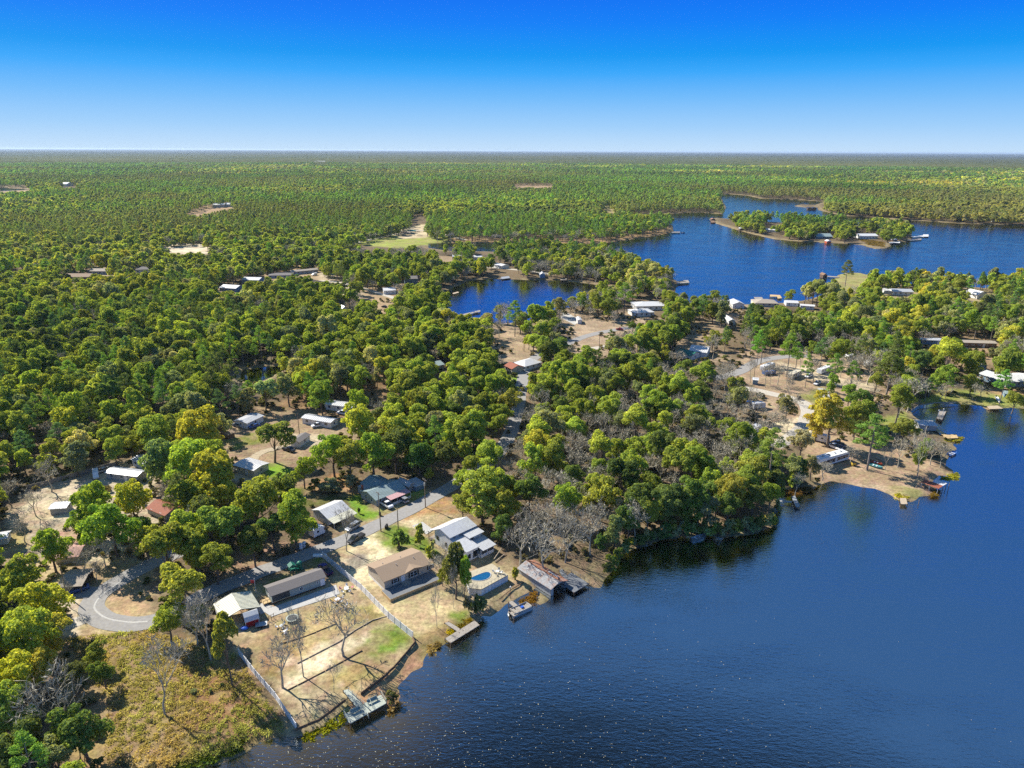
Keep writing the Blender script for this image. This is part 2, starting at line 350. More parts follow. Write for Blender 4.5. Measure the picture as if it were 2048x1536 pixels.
# colours by polygon patch: (points in pixels, colour, soft edge m)
LITTER = (0.15, 0.108, 0.065); FLOOR = (0.105, 0.082, 0.05)
SAND = (0.55, 0.46, 0.30); TAN = (0.36, 0.275, 0.155); BROWN = (0.25, 0.17, 0.105); DRY = (0.30, 0.235, 0.10); LAWN = (0.15, 0.21, 0.035); OLIVE = (0.15, 0.135, 0.045); PALE = (0.42, 0.35, 0.24)
PATCH = [
 ([(0,1030),(60,985),(130,950),(290,915),(330,960),(350,1040),(300,1110),(290,1150),(180,1160),(0,1170)], PALE, 6),
 ([(60,1000),(150,985),(190,1000),(150,1035),(60,1040)], SAND, 6),
 ([(0,1050),(60,1060),(50,1110),(0,1120)], DRY, 4),
 ([(120,1060),(180,1080),(175,1120),(100,1125)], (0.40,0.24,0.18), 4),
 ([(0,1100),(150,1130),(280,1120),(320,1160),(310,1270),(150,1290),(60,1260)], TAN, 5),
 ([(215,1175),(270,1160),(300,1180),(300,1235),(240,1238),(212,1215)], (0.36,0.25,0.14), 3),
 ([(120,1200),(165,1180),(170,1265),(130,1275),(70,1260)], (0.5,0.42,0.3), 3),
 ([(130,1285),(300,1262),(420,1290),(480,1300),(600,1475),(500,1500),(400,1530),(300,1580),(150,1560),(100,1420)], (0.24,0.17,0.075), 5),
 ([(240,1290),(330,1290),(370,1350),(300,1400),(230,1370)], (0.22,0.16,0.06), 6),
 ([(360,1340),(480,1340),(540,1430),(470,1480),(380,1450)], (0.22,0.13,0.06), 6),
 ([(480,1290),(440,1230),(460,1190),(540,1160),(640,1100),(700,1030),(860,975),(905,1000),(980,1100),(1060,1160),(960,1260),(830,1340),(790,1420),(590,1470)], (0.33,0.26,0.145), 5),
 ([(440,1235),(470,1225),(485,1260),(450,1265)], SAND, 3),
 ([(520,1175),(600,1135),(645,1110),(650,1130),(600,1150),(540,1180)], (0.12,0.14,0.03), 3),
 ([(560,1250),(680,1195),(770,1232),(700,1265),(600,1320),(500,1300),(520,1260)], (0.35,0.265,0.125), 3),
 ([(500,1290),(600,1290),(610,1330),(560,1360),(520,1350)], (0.27,0.18,0.08), 3),
 ([(700,1225),(740,1200),(775,1225),(740,1245)], (0.22,0.18,0.07), 3),
 ([(590,1325),(700,1262),(730,1275),(720,1300),(650,1340),(600,1375),(560,1380)], SAND, 4),
 ([(715,1270),(745,1262),(760,1290),(735,1310)], SAND, 3),
 ([(740,1262),(800,1238),(828,1272),(805,1310),(765,1330),(740,1330),(725,1300),(745,1290)], LAWN, 4),
 ([(620,1370),(720,1300),(780,1320),(760,1355),(700,1390),(650,1390)], (0.29,0.215,0.09), 4),
 ([(575,1390),(640,1370),(690,1392),(660,1425),(600,1455)], (0.42,0.34,0.2), 4),
 ([(690,1400),(770,1355),(835,1285),(870,1290),(850,1330),(815,1360),(805,1400),(775,1430),(740,1432)], (0.30,0.19,0.10), 1.5),
 ([(595,1478),(690,1412),(700,1440),(640,1462)], (0.26,0.25,0.03), 1.5),
 ([(700,1080),(735,1065),(790,1070),(800,1110),(750,1145),(770,1190),(740,1190),(700,1150),(680,1120)], (0.62,0.53,0.33), 3),
 ([(695,1110),(735,1105),(740,1130),(710,1140)], (0.28,0.24,0.18), 1.5),
 ([(735,1195),(800,1215),(870,1190),(920,1220),(895,1265),(830,1275),(780,1235)], (0.44,0.35,0.19), 3),
 ([(830,1275),(900,1240),(930,1225),(950,1240),(890,1285),(850,1310)], (0.25,0.19,0.08), 3),
 ([(895,1215),(935,1222),(920,1240),(890,1238)], (0.17,0.2,0.04), 2),
 ([(795,1040),(830,1035),(850,1060),(815,1055)], (0.50,0.42,0.26), 3),
 ([(840,990),(900,985),(920,1030),(860,1030),(800,1040)], (0.32,0.20,0.09), 4),
 ([(745,1075),(790,1045),(830,1062),(862,1080),(865,1105),(825,1110),(780,1105)], LAWN, 3),
 ([(690,992),(720,988),(745,1020),(775,1025),(735,1045),(702,1035)], (0.17,0.26,0.03), 3),
 ([(808,985),(850,975),(850,990),(815,1003)], (0.2,0.22,0.05), 2),
 ([(440,1130),(640,1050),(660,1075),(620,1100),(500,1145),(440,1160)], BROWN, 4),
 ([(590,975),(640,950),(720,950),(725,985),(640,995),(580,1010)], (0.30,0.17,0.08), 4),
 ([(560,985),(600,975),(690,980),(700,1010),(600,1010)], (0.10,0.10,0.03), 4),
 ([(430,870),(520,815),(620,815),(700,835),(720,870),(650,900),(620,960),(520,1000),(470,970),(440,910)], (0.28,0.205,0.125), 5),
 ([(570,870),(640,868),(650,885),(590,890)], SAND, 3),
 ([(480,955),(520,950),(540,980),(500,990)], (0.5,0.42,0.29), 3),
 ([(525,925),(575,932),(590,950),(560,965),(520,955)], (0.17,0.27,0.03), 2),
 ([(450,885),(510,865),(520,885),(470,900)], (0.2,0.21,0.05), 3),
 ([(540,810),(760,740),(800,760),(760,840),(640,830)], (0.2,0.13,0.07), 6),
 ([(1010,790),(1045,765),(1052,800),(1045,870),(1010,870)], BROWN, 4),
 ([(1020,735),(1055,735),(1050,765),(1030,770)], (0.17,0.27,0.03), 3),
 ([(940,620),(1060,640),(1110,700),(1040,740),(960,720),(930,660)], (0.33,0.25,0.16), 10),
 ([(1110,620),(1250,620),(1330,640),(1330,700),(1220,715),(1140,705)], (0.33,0.25,0.165), 8),
 ([(1320,640),(1500,590),(1560,600),(1480,640),(1420,680),(1470,720),(1400,730),(1330,700)], (0.27,0.205,0.13), 10),
 ([(1480,700),(1620,690),(1760,730),(1800,800),(1700,830),(1640,850),(1560,900),(1500,860),(1530,820),(1500,780),(1470,750)], (0.32,0.235,0.15), 5),
 ([(1545,725),(1600,730),(1680,755),(1760,770),(1740,785),(1650,765),(1580,752)], SAND, 4),
 ([(1600,715),(1700,720),(1780,755),(1700,755)], (0.46,0.35,0.22), 6),
 ([(1560,840),(1600,835),(1600,860),(1540,880),(1530,860)], SAND, 3),
 ([(1600,790),(1650,775),(1665,800),(1640,812)], (0.2,0.2,0.06), 4),
 ([(1600,850),(1720,870),(1830,900),(1905,950),(1850,1000),(1780,995),(1640,965),(1610,930)], (0.33,0.24,0.15), 3),
 ([(1700,962),(1760,965),(1790,980),(1720,975)], (0.45,0.34,0.22), 2),
 ([(1750,840),(1810,825),(1835,850),(1790,870)], (0.22,0.24,0.06), 4),
 ([(1780,972),(1850,975),(1835,995),(1795,995)], (0.25,0.23,0.09), 2),
 ([(1830,800),(1890,775),(2048,790),(2048,812),(1960,808),(1850,806)], (0.22,0.24,0.06), 4),
 ([(1940,765),(2048,770),(2048,790),(1990,790)], (0.30,0.2,0.09), 4),
 ([(1830,675),(2010,675),(2020,720),(1950,740),(1840,700)], (0.30,0.21,0.12), 6),
 ([(1660,545),(1740,545),(1740,575),(1680,590),(1650,580)], (0.26,0.25,0.09), 8),
 ([(1740,570),(2048,580),(2048,620),(1740,600)], (0.3,0.24,0.13), 12),
 ([(320,486),(420,486),(425,506),(380,512),(310,500)], (0.58,0.5,0.36), 12),
 ([(360,406),(470,404),(480,418),(400,432),(360,432)], (0.35,0.24,0.14), 20),
 ([(620,540),(740,560),(740,600),(600,580)], PALE, 10),
 ([(520,530),(640,530),(640,560),(520,560)], (0.33,0.24,0.14), 10),
 ([(380,570),(470,575),(470,610),(390,605)], (0.33,0.24,0.16), 8),
 ([(150,525),(300,520),(300,560),(150,565)], (0.3,0.23,0.15), 10),
 ([(720,570),(800,560),(840,620),(740,640)], (0.33,0.24,0.14), 10),
 ([(850,510),(980,518),(1000,535),(900,545)], (0.28,0.21,0.13), 10),
 ([(690,488),(760,466),(850,448),(960,475),(960,487),(870,487),(800,497)], (0.27,0.30,0.07), 8),
 ([(780,462),(850,448),(880,462),(850,475),(800,478)], (0.5,0.41,0.26), 10),
 ([(900,470),(1000,478),(1200,478),(1340,455),(1350,466),(1200,490),(900,488)], (0.3,0.2,0.1), 10),
 ([(1180,410),(1240,405),(1250,425),(1200,428)], (0.3,0.26,0.12), 15),
 ([(1020,366),(1110,366),(1110,378),(1020,378)], (0.32,0.22,0.13), 30),
 ([(0,366),(60,366),(60,385),(0,385)], (0.33,0.25,0.16), 20),
]
base = np.array(FLOOR)[None]*(0.7+0.8*vnoise(P[:, 0], P[:, 1], 14, 1))[:, None]
n2 = vnoise(P[:, 0], P[:, 1], 40, 2)[:, None]; base = base*(1-n2*.6)+np.array(LITTER)[None]*n2*.9
colr = base
fade = np.clip((dist-2500)/2000, 0, 1)[:, None]; colr = colr*(1-fade)+np.array((0.035, 0.05, 0.016))*fade
# bare strip round every shore
band = np.clip(1-(-wsd)/np.where(dist > 700, 14, 5.5), 0, 1)[:, None]; sh = (np.array((0.26, 0.205, 0.115))*(0.7+.6*vnoise(P[:, 0], P[:, 1], 5, 8))[:, None])
colr = colr*(1-band)+sh*band
jx = (vnoise(P[:, 0], P[:, 1], 3.5, 21)-.5)*3.2+(vnoise(P[:, 0], P[:, 1], 1.3, 22)-.5)*1.4
for pts, c, soft in PATCH:
    w = GP(pts); lo = w.min(0)-soft*2; hi = w.max(0)+soft*2
    k = np.where((P[:, 0] > lo[0]) & (P[:, 0] < hi[0]) & (P[:, 1] > lo[1]) & (P[:, 1] < hi[1]))[0]
    if len(k) == 0: continue
    a = np.clip((sdf(P[k], w)+jx[k]*min(1.6, soft/2.5))/soft+0.5, 0, 1); a = a*a*(3-2*a)
    tone = 0.72+0.56*vnoise(P[k, 0], P[k, 1], 4.5, 31)
    cc = np.array(c)[None]*tone[:, None]
    # worn, thin places let the soil through
    th = np.clip((vnoise(P[k, 0], P[k, 1], 2.2, 41)+vnoise(P[k, 0], P[k, 1], 7, 42)-1.05)*2.2, 0, .55)[:, None]
    cc = cc*(1-th)+np.array((0.29, 0.205, 0.12))*th
    a = a[:, None]; colr[k] = colr[k]*(1-a)+cc*a
under = np.clip(w2/1.2, 0, 1)[:, None]; colr = colr*(1-under)+np.array((0.10, 0.07, 0.025))*under
ii = (np.arange(NR-1)[:, None]*NA+np.arange(NA)[None]); jj = np.roll(ii, -1, axis=1)
Fg = np.stack([ii, jj, jj+NA, ii+NA], -1).reshape(-1, 4)[:, ::-1]
def ground_material():
    m, nt, b, L = nodes_of('soil'); N = nt.nodes
    at = N.new('ShaderNodeAttribute'); at.attribute_name = 'soil'
    t = N.new('ShaderNodeTexCoord')
    n1 = N.new('ShaderNodeTexNoise'); n1.inputs['Scale'].default_value = 0.9; n1.inputs['Detail'].default_value = 9; n1.inputs['Roughness'].default_value = .72; L.new(t.outputs['Object'], n1.inputs[0])
    r = N.new('ShaderNodeMapRange'); r.inputs[1].default_value = .3; r.inputs[2].default_value = .7; r.inputs[3].default_value = .5; r.inputs[4].default_value = 1.5; L.new(n1.outputs[0], r.inputs[0])
    mx = N.new('ShaderNodeMix'); mx.data_type = 'RGBA'; mx.blend_type = 'MULTIPLY'; mx.inputs[0].default_value = 1; L.new(at.outputs['Color'], mx.inputs[6]); L.new(r.outputs[0], mx.inputs[7])
    n3 = N.new('ShaderNodeTexNoise'); n3.inputs['Scale'].default_value = 0.35; n3.inputs['Detail'].default_value = 6; L.new(t.outputs['Object'], n3.inputs[0])
    hs = N.new('ShaderNodeHueSaturation'); L.new(mx.outputs[2], hs.inputs['Color']); r3 = N.new('ShaderNodeMapRange'); r3.inputs[1].default_value = .3; r3.inputs[2].default_value = .7; r3.inputs[3].default_value = .475; r3.inputs[4].default_value = .525; L.new(n3.outputs[0], r3.inputs[0]); L.new(r3.outputs[0], hs.inputs['Hue'])
    L.new(hs.outputs[0], b.inputs['Base Color']); b.inputs['Roughness'].default_value = 1; b.inputs['Specular IOR Level'].default_value = 0.05
    bp = N.new('ShaderNodeBump'); bp.inputs['Strength'].default_value = .7; bp.inputs['Distance'].default_value = .25; L.new(n1.outputs[0], bp.inputs['Height']); L.new(bp.outputs[0], b.inputs['Normal'])
    return m
me = mesh_np('ground', np.concatenate([P, hz[:, None]], 1), Fg, [ground_material()], smooth=True)
ca = me.color_attributes.new('soil', 'FLOAT_COLOR', 'POINT'); ca.data.foreach_set('color', np.concatenate([colr, np.ones((len(P), 1))], 1).astype(np.float32).ravel())
og = bpy.data.objects.new('ground', me); COL.objects.link(og); tag(og, kind='structure')

# ================================================================== water
inw = (w2.reshape(NR, NA) > -4)
cell = inw.ravel()[Fg].any(1)
Fw = Fg[cell]; used = np.unique(Fw); remap = np.full(len(P), -1); remap[used] = np.arange(len(used))
def water_material():
    m = bpy.data.materials.new('lake_water'); m.use_nodes = True; nt = m.node_tree; N = nt.nodes; L = nt.links; N.clear()
    t = N.new('ShaderNodeTexCoord')
    def noise(scale, stretch, det, rot):
        mp = N.new('ShaderNodeMapping'); mp.inputs['Scale'].default_value = stretch; mp.inputs['Rotation'].default_value = (0, 0, rot); L.new(t.outputs['Object'], mp.inputs[0])
        n = N.new('ShaderNodeTexNoise'); n.inputs['Scale'].default_value = scale; n.inputs['Detail'].default_value = det; n.inputs['Roughness'].default_value = .55; L.new(mp.outputs[0], n.inputs[0]); return n
    a = noise(0.62, (1, 2.6, 1), 4, math.radians(24)); b2 = noise(1.9, (1, 1.8, 1), 3, math.radians(10)); c = noise(0.035, (1, 2.2, 1), 4, math.radians(20))
    sm = N.new('ShaderNodeMath'); sm.operation = 'MULTIPLY_ADD'; sm.inputs[1].default_value = .45; L.new(b2.outputs[0], sm.inputs[0]); L.new(a.outputs[0], sm.inputs[2])
    bp = N.new('ShaderNodeBump'); bp.inputs['Distance'].default_value = 0.2; L.new(sm.outputs[0], bp.inputs['Height'])
    at = N.new('ShaderNodeAttribute'); at.attribute_name = 'depth_tint'; calm = N.new('ShaderNodeMath'); calm.operation = 'MULTIPLY'
    rs = N.new('ShaderNodeMapRange'); rs.inputs[1].default_value = .35; rs.inputs[2].default_value = .65; rs.inputs[3].default_value = .18; rs.inputs[4].default_value = .48; L.new(c.outputs[0], rs.inputs[0]); L.new(rs.outputs[0], calm.inputs[0]); L.new(at.outputs['Alpha'], calm.inputs[1]); L.new(calm.outputs[0], bp.inputs['Strength'])
    d = N.new('ShaderNodeBsdfDiffuse'); L.new(at.outputs['Color'], d.inputs[0]); L.new(bp.outputs[0], d.inputs['Normal'])
    g = N.new('ShaderNodeBsdfGlossy'); g.inputs['Roughness'].default_value = .07; g.inputs[0].default_value = (.52, .55, .53, 1); L.new(bp.outputs[0], g.inputs['Normal'])
    fr = N.new('ShaderNodeFresnel'); fr.inputs[0].default_value = 1.33; L.new(bp.outputs[0], fr.inputs['Normal'])
    ms = N.new('ShaderNodeMixShader'); L.new(fr.outputs[0], ms.inputs[0]); L.new(d.outputs[0], ms.inputs[1]); L.new(g.outputs[0], ms.inputs[2])
    o = N.new('ShaderNodeOutputMaterial'); L.new(ms.outputs[0], o.inputs[0]); return m
Pw = P[used]; me = mesh_np('lake', np.concatenate([Pw, np.full((len(Pw), 1), WL)], 1), remap[Fw], [water_material()], smooth=True)
dd = np.clip(w2[used], 0, 60)
deep = np.array((0.003, 0.005, 0.0075)); brown = np.array((0.085, 0.062, 0.022))
shal = np.exp(-dd/ (3.0+9*vnoise(Pw[:, 0], Pw[:, 1], 26, 51)))[:, None]*np.clip(vnoise(Pw[:, 0], Pw[:, 1], 30, 52)*2-.15, 0.15, 1)[:, None]
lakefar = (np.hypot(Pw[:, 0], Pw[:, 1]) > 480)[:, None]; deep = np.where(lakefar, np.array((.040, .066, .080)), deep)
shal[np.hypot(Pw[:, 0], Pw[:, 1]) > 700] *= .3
pond_k = inpoly(Pw, POND); wc = deep*(1-shal)+brown*shal; wc[pond_k] = (0.05, 0.045, 0.012)
calmv = np.ones(len(Pw)); calmv[np.hypot(Pw[:, 0], Pw[:, 1]) > 480] = 1.3; calmv[inpoly(Pw, COVE)] = .8; calmv[pond_k] = .1
ca = me.color_attributes.new('depth_tint', 'FLOAT_COLOR', 'POINT'); ca.data.foreach_set('color', np.concatenate([wc, calmv[:, None]], 1).astype(np.float32).ravel())
ow = bpy.data.objects.new('lake', me); COL.objects.link(ow); tag(ow, kind='structure')

# ================================================================== roads, paths
def ribbon(name, pts, width, m, z=0.06, closed=False):
    w = GP(pts)
    # smooth the line
    for _ in range(3):
        q = [w[0]]
        for a, b in zip(w[:-1], w[1:]): q += [a*.75+b*.25, a*.25+b*.75]
        q.append(w[-1]); w = np.array(q)
    t = np.gradient(w, axis=0); t /= np.linalg.norm(t, axis=1)[:, None]; n = np.stack([-t[:, 1], t[:, 0]], 1)
    j = (vnoise(w[:, 0], w[:, 1], 4, 77)-.5)*0.5
    L_ = w+n*(width/2+j)[:, None]; R_ = w-n*(width/2-j)[:, None]
    V = np.concatenate([np.c_[L_, np.full(len(w), z)], np.c_[w, np.full(len(w), z+.03)], np.c_[R_, np.full(len(w), z)]]); k = len(w)
    F_ = [(i+k, i+k+1, i+1, i) for i in range(k-1)]+[(i+2*k, i+2*k+1, i+k+1, i+k) for i in range(k-1)]
    me = mesh_np(name, V, F_, [MATS[m]], smooth=True); o = bpy.data.objects.new(name, me); COL.objects.link(o); tag(o, kind='structure'); ROADS.append((w, width)); return o
ROADS = []
def sheet(name, pts, m, z=0.05, t=0.12):
    w = GP(pts); mb = MB(); mb.quadslab([(p[0], p[1], z) for p in w][::1], t, m); o = mb.build(name); tag(o, kind='structure'); return o
ribbon('road', [(1262,655),(1215,662),(1170,672),(1130,690),(1070,712),(1050,735),(1042,775),(1036,820),(1020,870),(1000,903),(960,936),(920,962),(871,991),(842,1008),(810,1026),(772,1042),(734,1060),(702,1074),(658,1092),(620,1107),(560,1130),(500,1152),(440,1175),(390,1200),(340,1232),(295,1246),(250,1249),(210,1243),(186,1227),(183,1207),(200,1186),(238,1162),(272,1143),(310,1125),(370,1100)], 5.6, 'asphalt', .07)
ribbon('road', [(1400,760),(1440,755),(1482,744),(1498,730),(1530,718),(1575,713),(1620,712)], 6, 'asphalt', .07)
ribbon('road', [(1480,775),(1510,780),(1545,788),(1590,798),(1618,812),(1614,840),(1600,862),(1575,880),(1548,893)], 6, 'gravel_road', .07)
ribbon('dirt_road', [(1548,735),(1590,738),(1640,755),(1690,768),(1760,782)], 6, 'dirt_track', .075)
ribbon('dirt_road', [(470,962),(500,930),(515,905),(560,895),(620,890),(650,880)], 3.4, 'dirt_track', .06)
ribbon('dirt_road', [(60,1275),(100,1262),(140,1250),(172,1236)], 4, 'gravel_road', .06)
ribbon('dirt_road', [(560,985),(580,990),(600,1000)], 5, 'concrete_dark', .06)
ribbon('dirt_road', [(520,590),(600,565),(660,560),(740,580),(800,600)], 5, 'gravel_road', .06)
ribbon('dirt_road', [(700,488),(790,468),(850,458),(930,480)], 7, 'gravel_road', .06)
ribbon('dirt_road', [(1170,700),(1230,690),(1290,680)], 5, 'gravel_road', .06)
ribbon('dirt_road', [(880,530),(960,533),(1040,540),(1100,548)], 6, 'gravel_road', .06)
ribbon('road_seam', [(296,1243),(250,1245),(213,1239),(192,1225),(190,1208),(206,1188),(240,1165)], .45, 'concrete', .105)
sheet('patio', [(510,1212),(527,1206),(548,1214),(672,1170),(680,1188),(668,1193),(562,1227),(543,1234),(530,1225),(520,1229)], 'concrete', .10)
sheet('driveway', [(133,1192),(165,1172),(206,1176),(172,1198)], 'concrete_dark', .13)
sheet('driveway', [(824,1052),(845,1044),(867,1060),(853,1069)], 'concrete', .10)
sheet('driveway', [(1128,622),(1160,640),(1150,650),(1120,635)], 'concrete', .10)
# ================================================================== BUILDINGS
FOOT = []      # ground taken up: (x, y, radius)
def frame_of(A, B, z=0.0):
    a = G(*A, z); b = G(*B, z); d = b-a; L = float(np.hypot(*d)); return a, L, math.atan2(d[1], d[0])
def win(parent, face, p, z, w, h, L, D, frame='trim_white', shutter=None, detail=True, door=False, pane_m='window_dark', two=False):
    """window or door on a wall; p = position along the wall of its middle, z = sill"""
    X = {'f': Matrix.Translation((p, 0, z)), 'b': Matrix.Translation((p, D, z)) @ Matrix.Rotation(math.pi, 4, 'Z'),
         'l': Matrix.Translation((0, p, z)) @ Matrix.Rotation(-math.pi/2, 4, 'Z'), 'r': Matrix.Translation((L, p, z)) @ Matrix.Rotation(math.pi/2, 4, 'Z')}[face]
    t = .09; mb = MB()
    mb.box(-w/2-t, w/2+t, -.07, .02, -t, 0, frame, X); mb.box(-w/2-t, w/2+t, -.07, .02, h, h+t, frame, X)
    mb.box(-w/2-t, -w/2, -.07, .02, 0, h, frame, X); mb.box(w/2, w/2+t, -.07, .02, 0, h, frame, X)
    if not detail:
        mb.box(-w/2, w/2, -.02, .01, 0, h, pane_m, X); return mb.build('door' if door else 'window', parent)
    if not door:
        mb.box(-w/2, w/2, -.055, .01, h/2-.03, h/2+.03, frame, X)
        if two: mb.box(-.05, .05, -.05, .01, .001, h-.001, frame, X)
    o = mb.build('door' if door else 'window', parent)
    pn = MB(); pn.box(-w/2, w/2, -.02, .005, .0, h, pane_m, X)
    pn.build('door_leaf' if door else 'pane', o)
    if shutter:
        for s in (-1, 1):
            sb = MB(); x0 = s*(w/2+t+.24); sb.box(x0-.2, x0+.2, -.06, .01, -.05, h+.05, shutter, X); sb.build('shutter', o)
    return o
def roof_mesh(mb, L, D, wh, rh, ridge, ov, m, ribs=None, th=.12, ribm=None):
    """returns nothing; adds sloping slabs"""
    ribm = ribm or m
    def slope(e0, e1, r1, r0):
        # eave start, eave end, ridge end, ridge start
        P = [Vector(e0), Vector(e1), Vector(r1), Vector(r0)]
        mb.quadslab(P, th, m)
        if ribs:
            n = max(2, int((P[1]-P[0]).length/ribs)); nr = (P[1]-P[0]).cross(P[3]-P[0]).normalized()
            if nr.z < 0: nr = -nr
            for i in range(n+1):
                t = i/n*.995+.0025; a = P[0].lerp(P[1], t)+nr*.004; b = P[3].lerp(P[2], t)+nr*.004; sd = (P[1]-P[0]).normalized()*.035
                mb.add([a-sd, a+sd, b+sd, b-sd, a-sd+nr*.07, a+sd+nr*.07, b+sd+nr*.07, b-sd+nr*.07], [(4, 5, 6, 7), (0, 1, 5, 4), (1, 2, 6, 5), (2, 3, 7, 6), (3, 0, 4, 7)], ribm)
    z = wh+.02
    if ridge == 'x':
        k = rh/(D/2); zo = z-k*ov
        slope((-ov, -ov, zo), (L+ov, -ov, zo), (L+ov, D/2, z+rh), (-ov, D/2, z+rh)); slope((L+ov, D+ov, zo), (-ov, D+ov, zo), (-ov, D/2, z+rh+.003), (L+ov, D/2, z+rh+.003))
    elif ridge == 'y':
        k = rh/(L/2); zo = z-k*ov
        slope((-ov, D+ov, zo), (-ov, -ov, zo), (L/2, -ov, z+rh), (L/2, D+ov, z+rh)); slope((L+ov, -ov, zo), (L+ov, D+ov, zo), (L/2, D+ov, z+rh+.003), (L/2, -ov, z+rh+.003))
    elif ridge == 'shed':      # high at the back
        k = rh/D; slope((-ov, -ov, z-k*ov), (L+ov, -ov, z-k*ov), (L+ov, D+ov, z+rh+k*ov), (-ov, D+ov, z+rh+k*ov))
    elif ridge == 'hip':
        q = min(D/2, L/2)*.95; k = rh/(D/2); zo = z-k*ov; a, b = (q, D/2, z+rh), (L-q, D/2, z+rh)
        mb.quadslab([(-ov, -ov, zo), (L+ov, -ov, zo), b, a], th, m); mb.quadslab([(L+ov, D+ov, zo), (-ov, D+ov, zo), a, b], th, m)
        mb.quadslab([(L+ov, -ov, zo), (L+ov, D+ov, zo), b], th, m); mb.quadslab([(-ov, D+ov, zo), (-ov, -ov, zo), a], th, m)
def house(name, label, cat, A, B, D, wh, rh=1.0, ridge='x', wall='white_siding', roof='metal_roof', ov=.35, ribs=None, wins=(), doors=(), skirt=None, skirt_h=.7, group=None, lm=None, z0=0.0, detail=True, vents=0):
    a, L, rz = frame_of(A, B, z0); e = empty(name, (a[0], a[1], z0), rz, label, cat, group)
    mb = MB(); s = skirt_h if skirt else 0
    if ridge == 'x': mb.prism([(0, s), (0, wh), (D/2, wh+rh), (D, wh), (D, s)], 'x', 0, L, wall)
    elif ridge == 'y': mb.prism([(0, s), (0, wh), (L/2, wh+rh), (L, wh), (L, s)], 'y', 0, D, wall)
    elif ridge == 'shed': mb.prism([(0, s), (0, wh), (D, wh+rh), (D, s)], 'x', 0, L, wall)
    else: mb.box(0, L, 0, D, s, wh, wall)
    mb.build('wall', e)
    if skirt: k = MB(); k.box(.03, L-.03, .03, D-.03, -.1, s, skirt); k.build('skirting', e)
    rb = MB(); roof_mesh(rb, L, D, wh, rh, ridge, ov, MATS[roof], ribs); ro = rb.build('roof', e)
    for i in range(vents):
        v = MB(); xx = L*(.2+.6*i/max(1, vents-1)); yy = D*.36 if i % 2 else D*.62; zz = wh+rh*(1-abs(yy-D/2)/(D/2)); v.bar((xx, yy, zz-.1), (xx, yy, zz+.35), .1, 'galvanised', 6); v.build('vent', ro)
    for w in wins: win(e, *w[:5], L, D, **({'detail': detail} | (w[5] if len(w) > 5 else {})))
    for w in doors: win(e, *w[:5], L, D, **({'detail': detail, 'door': True, 'pane_m': 'white_paint'} | (w[5] if len(w) > 5 else {})))
    c = a+np.array([math.cos(rz), math.sin(rz)])*L/2+np.array([-math.sin(rz), math.cos(rz)])*D/2
    FOOT.append((c[0], c[1], max(L, D)*.5+.5))
    if lm: LM.append((lm, c[0], c[1]))
    return e, L, D
# ---- beige manufactured home with the long deck
e, L, D = house('mobile_home', 'beige manufactured home with brown shingle roof, white skirting and a long grey deck', 'house', (770, 1184), (858, 1148.5), 9.0, 3.3, 1.25, 'x', 'beige_siding', 'brown_shingle', .4,
    skirt='white_vinyl', skirt_h=.85, vents=4, lm='the beige decked home', wins=[('f', 3.0, 1.5, 1.0, 1.1, dict(shutter='shutter_dark')), ('f', 8.3, 1.3, 1.9, 1.35, dict(shutter='shutter_dark', two=True)), ('f', 13.4, 1.5, 1.1, 1.1, dict(shutter='shutter_dark')), ('r', 4.5, 1.5, .8, 1.1)], doors=[('f', 5.2, .9, .95, 2.0)])
g = MB(); g.add([(5.6, -.45, 3.25), (11.0, -.45, 3.25), (8.3, -.45, 3.87), (8.3, 2.6, 3.91)], [(0, 1, 2), (1, 3, 2), (0, 2, 3), (0, 3, 1)], 'brown_shingle'); g.build('dormer', e)
g = MB(); DW = 4.6
g.box(-.9, L+.5, -DW, -.02, .72, .84, 'deck_grey'); dk = g.build('deck', e)
g = MB(); g.box(-.9, L+.5, -DW-.06, -DW, .0, .83, 'new_wood'); g.box(-.96, -.9, -DW-.06, -.02, .0, .83, 'new_wood'); g.box(L+.5, L+.56, -DW-.06, -.02, 0, .83, 'new_wood'); g.build('deck_fascia', e)
g = MB(); g.box(4.3, 6.6, -1.5, -.03, .842, 1.0, 'grey_wood'); g.box(4.6, 6.3, -1.9, -1.5, .842, .93, 'grey_wood')
for x in (4.35, 6.55): g.bar((x, -1.5, .9), (x, -1.5, 1.9), .04, 'grey_wood', 4); g.bar((x, -1.5, 1.85), (x, -.05, 1.85), .035, 'grey_wood', 4)
g.build('steps', e)
# ---- grey-green single-wide trailer
e, L, D = house('trailer_home', 'long grey-green trailer home with dark grey shingle roof beside a concrete path', 'house', (545, 1209.5), (651, 1171.5), 4.7, 2.75, .75, 'x', 'green_grey_siding', 'grey_shingle', .35,
    skirt='dark_wood', skirt_h=.45, lm='the grey-green trailer', wins=[('f', 7.3, 1.3, .8, .7), ('f', 11.5, 1.5, .4, .5), ('l', 2.3, 1.3, 1.0, 1.0), ('b', 5, 1.3, 1.0, 1.0)], doors=[('f', 12.8, .5, 1.0, 2.0)])
g = MB(); g.box(.15, 4.4, -.03, .02, .75, 2.45, 'screen_dark'); g.build('porch_screen', e)
g = MB(); g.box(.3, 4.6, -.12, -.03, .55, .7, 'new_wood'); g.box(-1.9, -.1, .6, 2.6, .45, .6, 'new_wood')
for x, y in ((-1.85, .65), (-1.85, 2.55), (-.95, .65), (-.95, 2.55)): g.bar((x, y, 0), (x, y, 1.45), .05, 'new_wood', 4)
g.bar((-1.85, .65, 1.4), (-.1, .65, 1.4), .04, 'new_wood', 4); g.bar((-1.85, 2.55, 1.4), (-.1, 2.55, 1.4), .04, 'new_wood', 4); g.build('porch_steps', e)
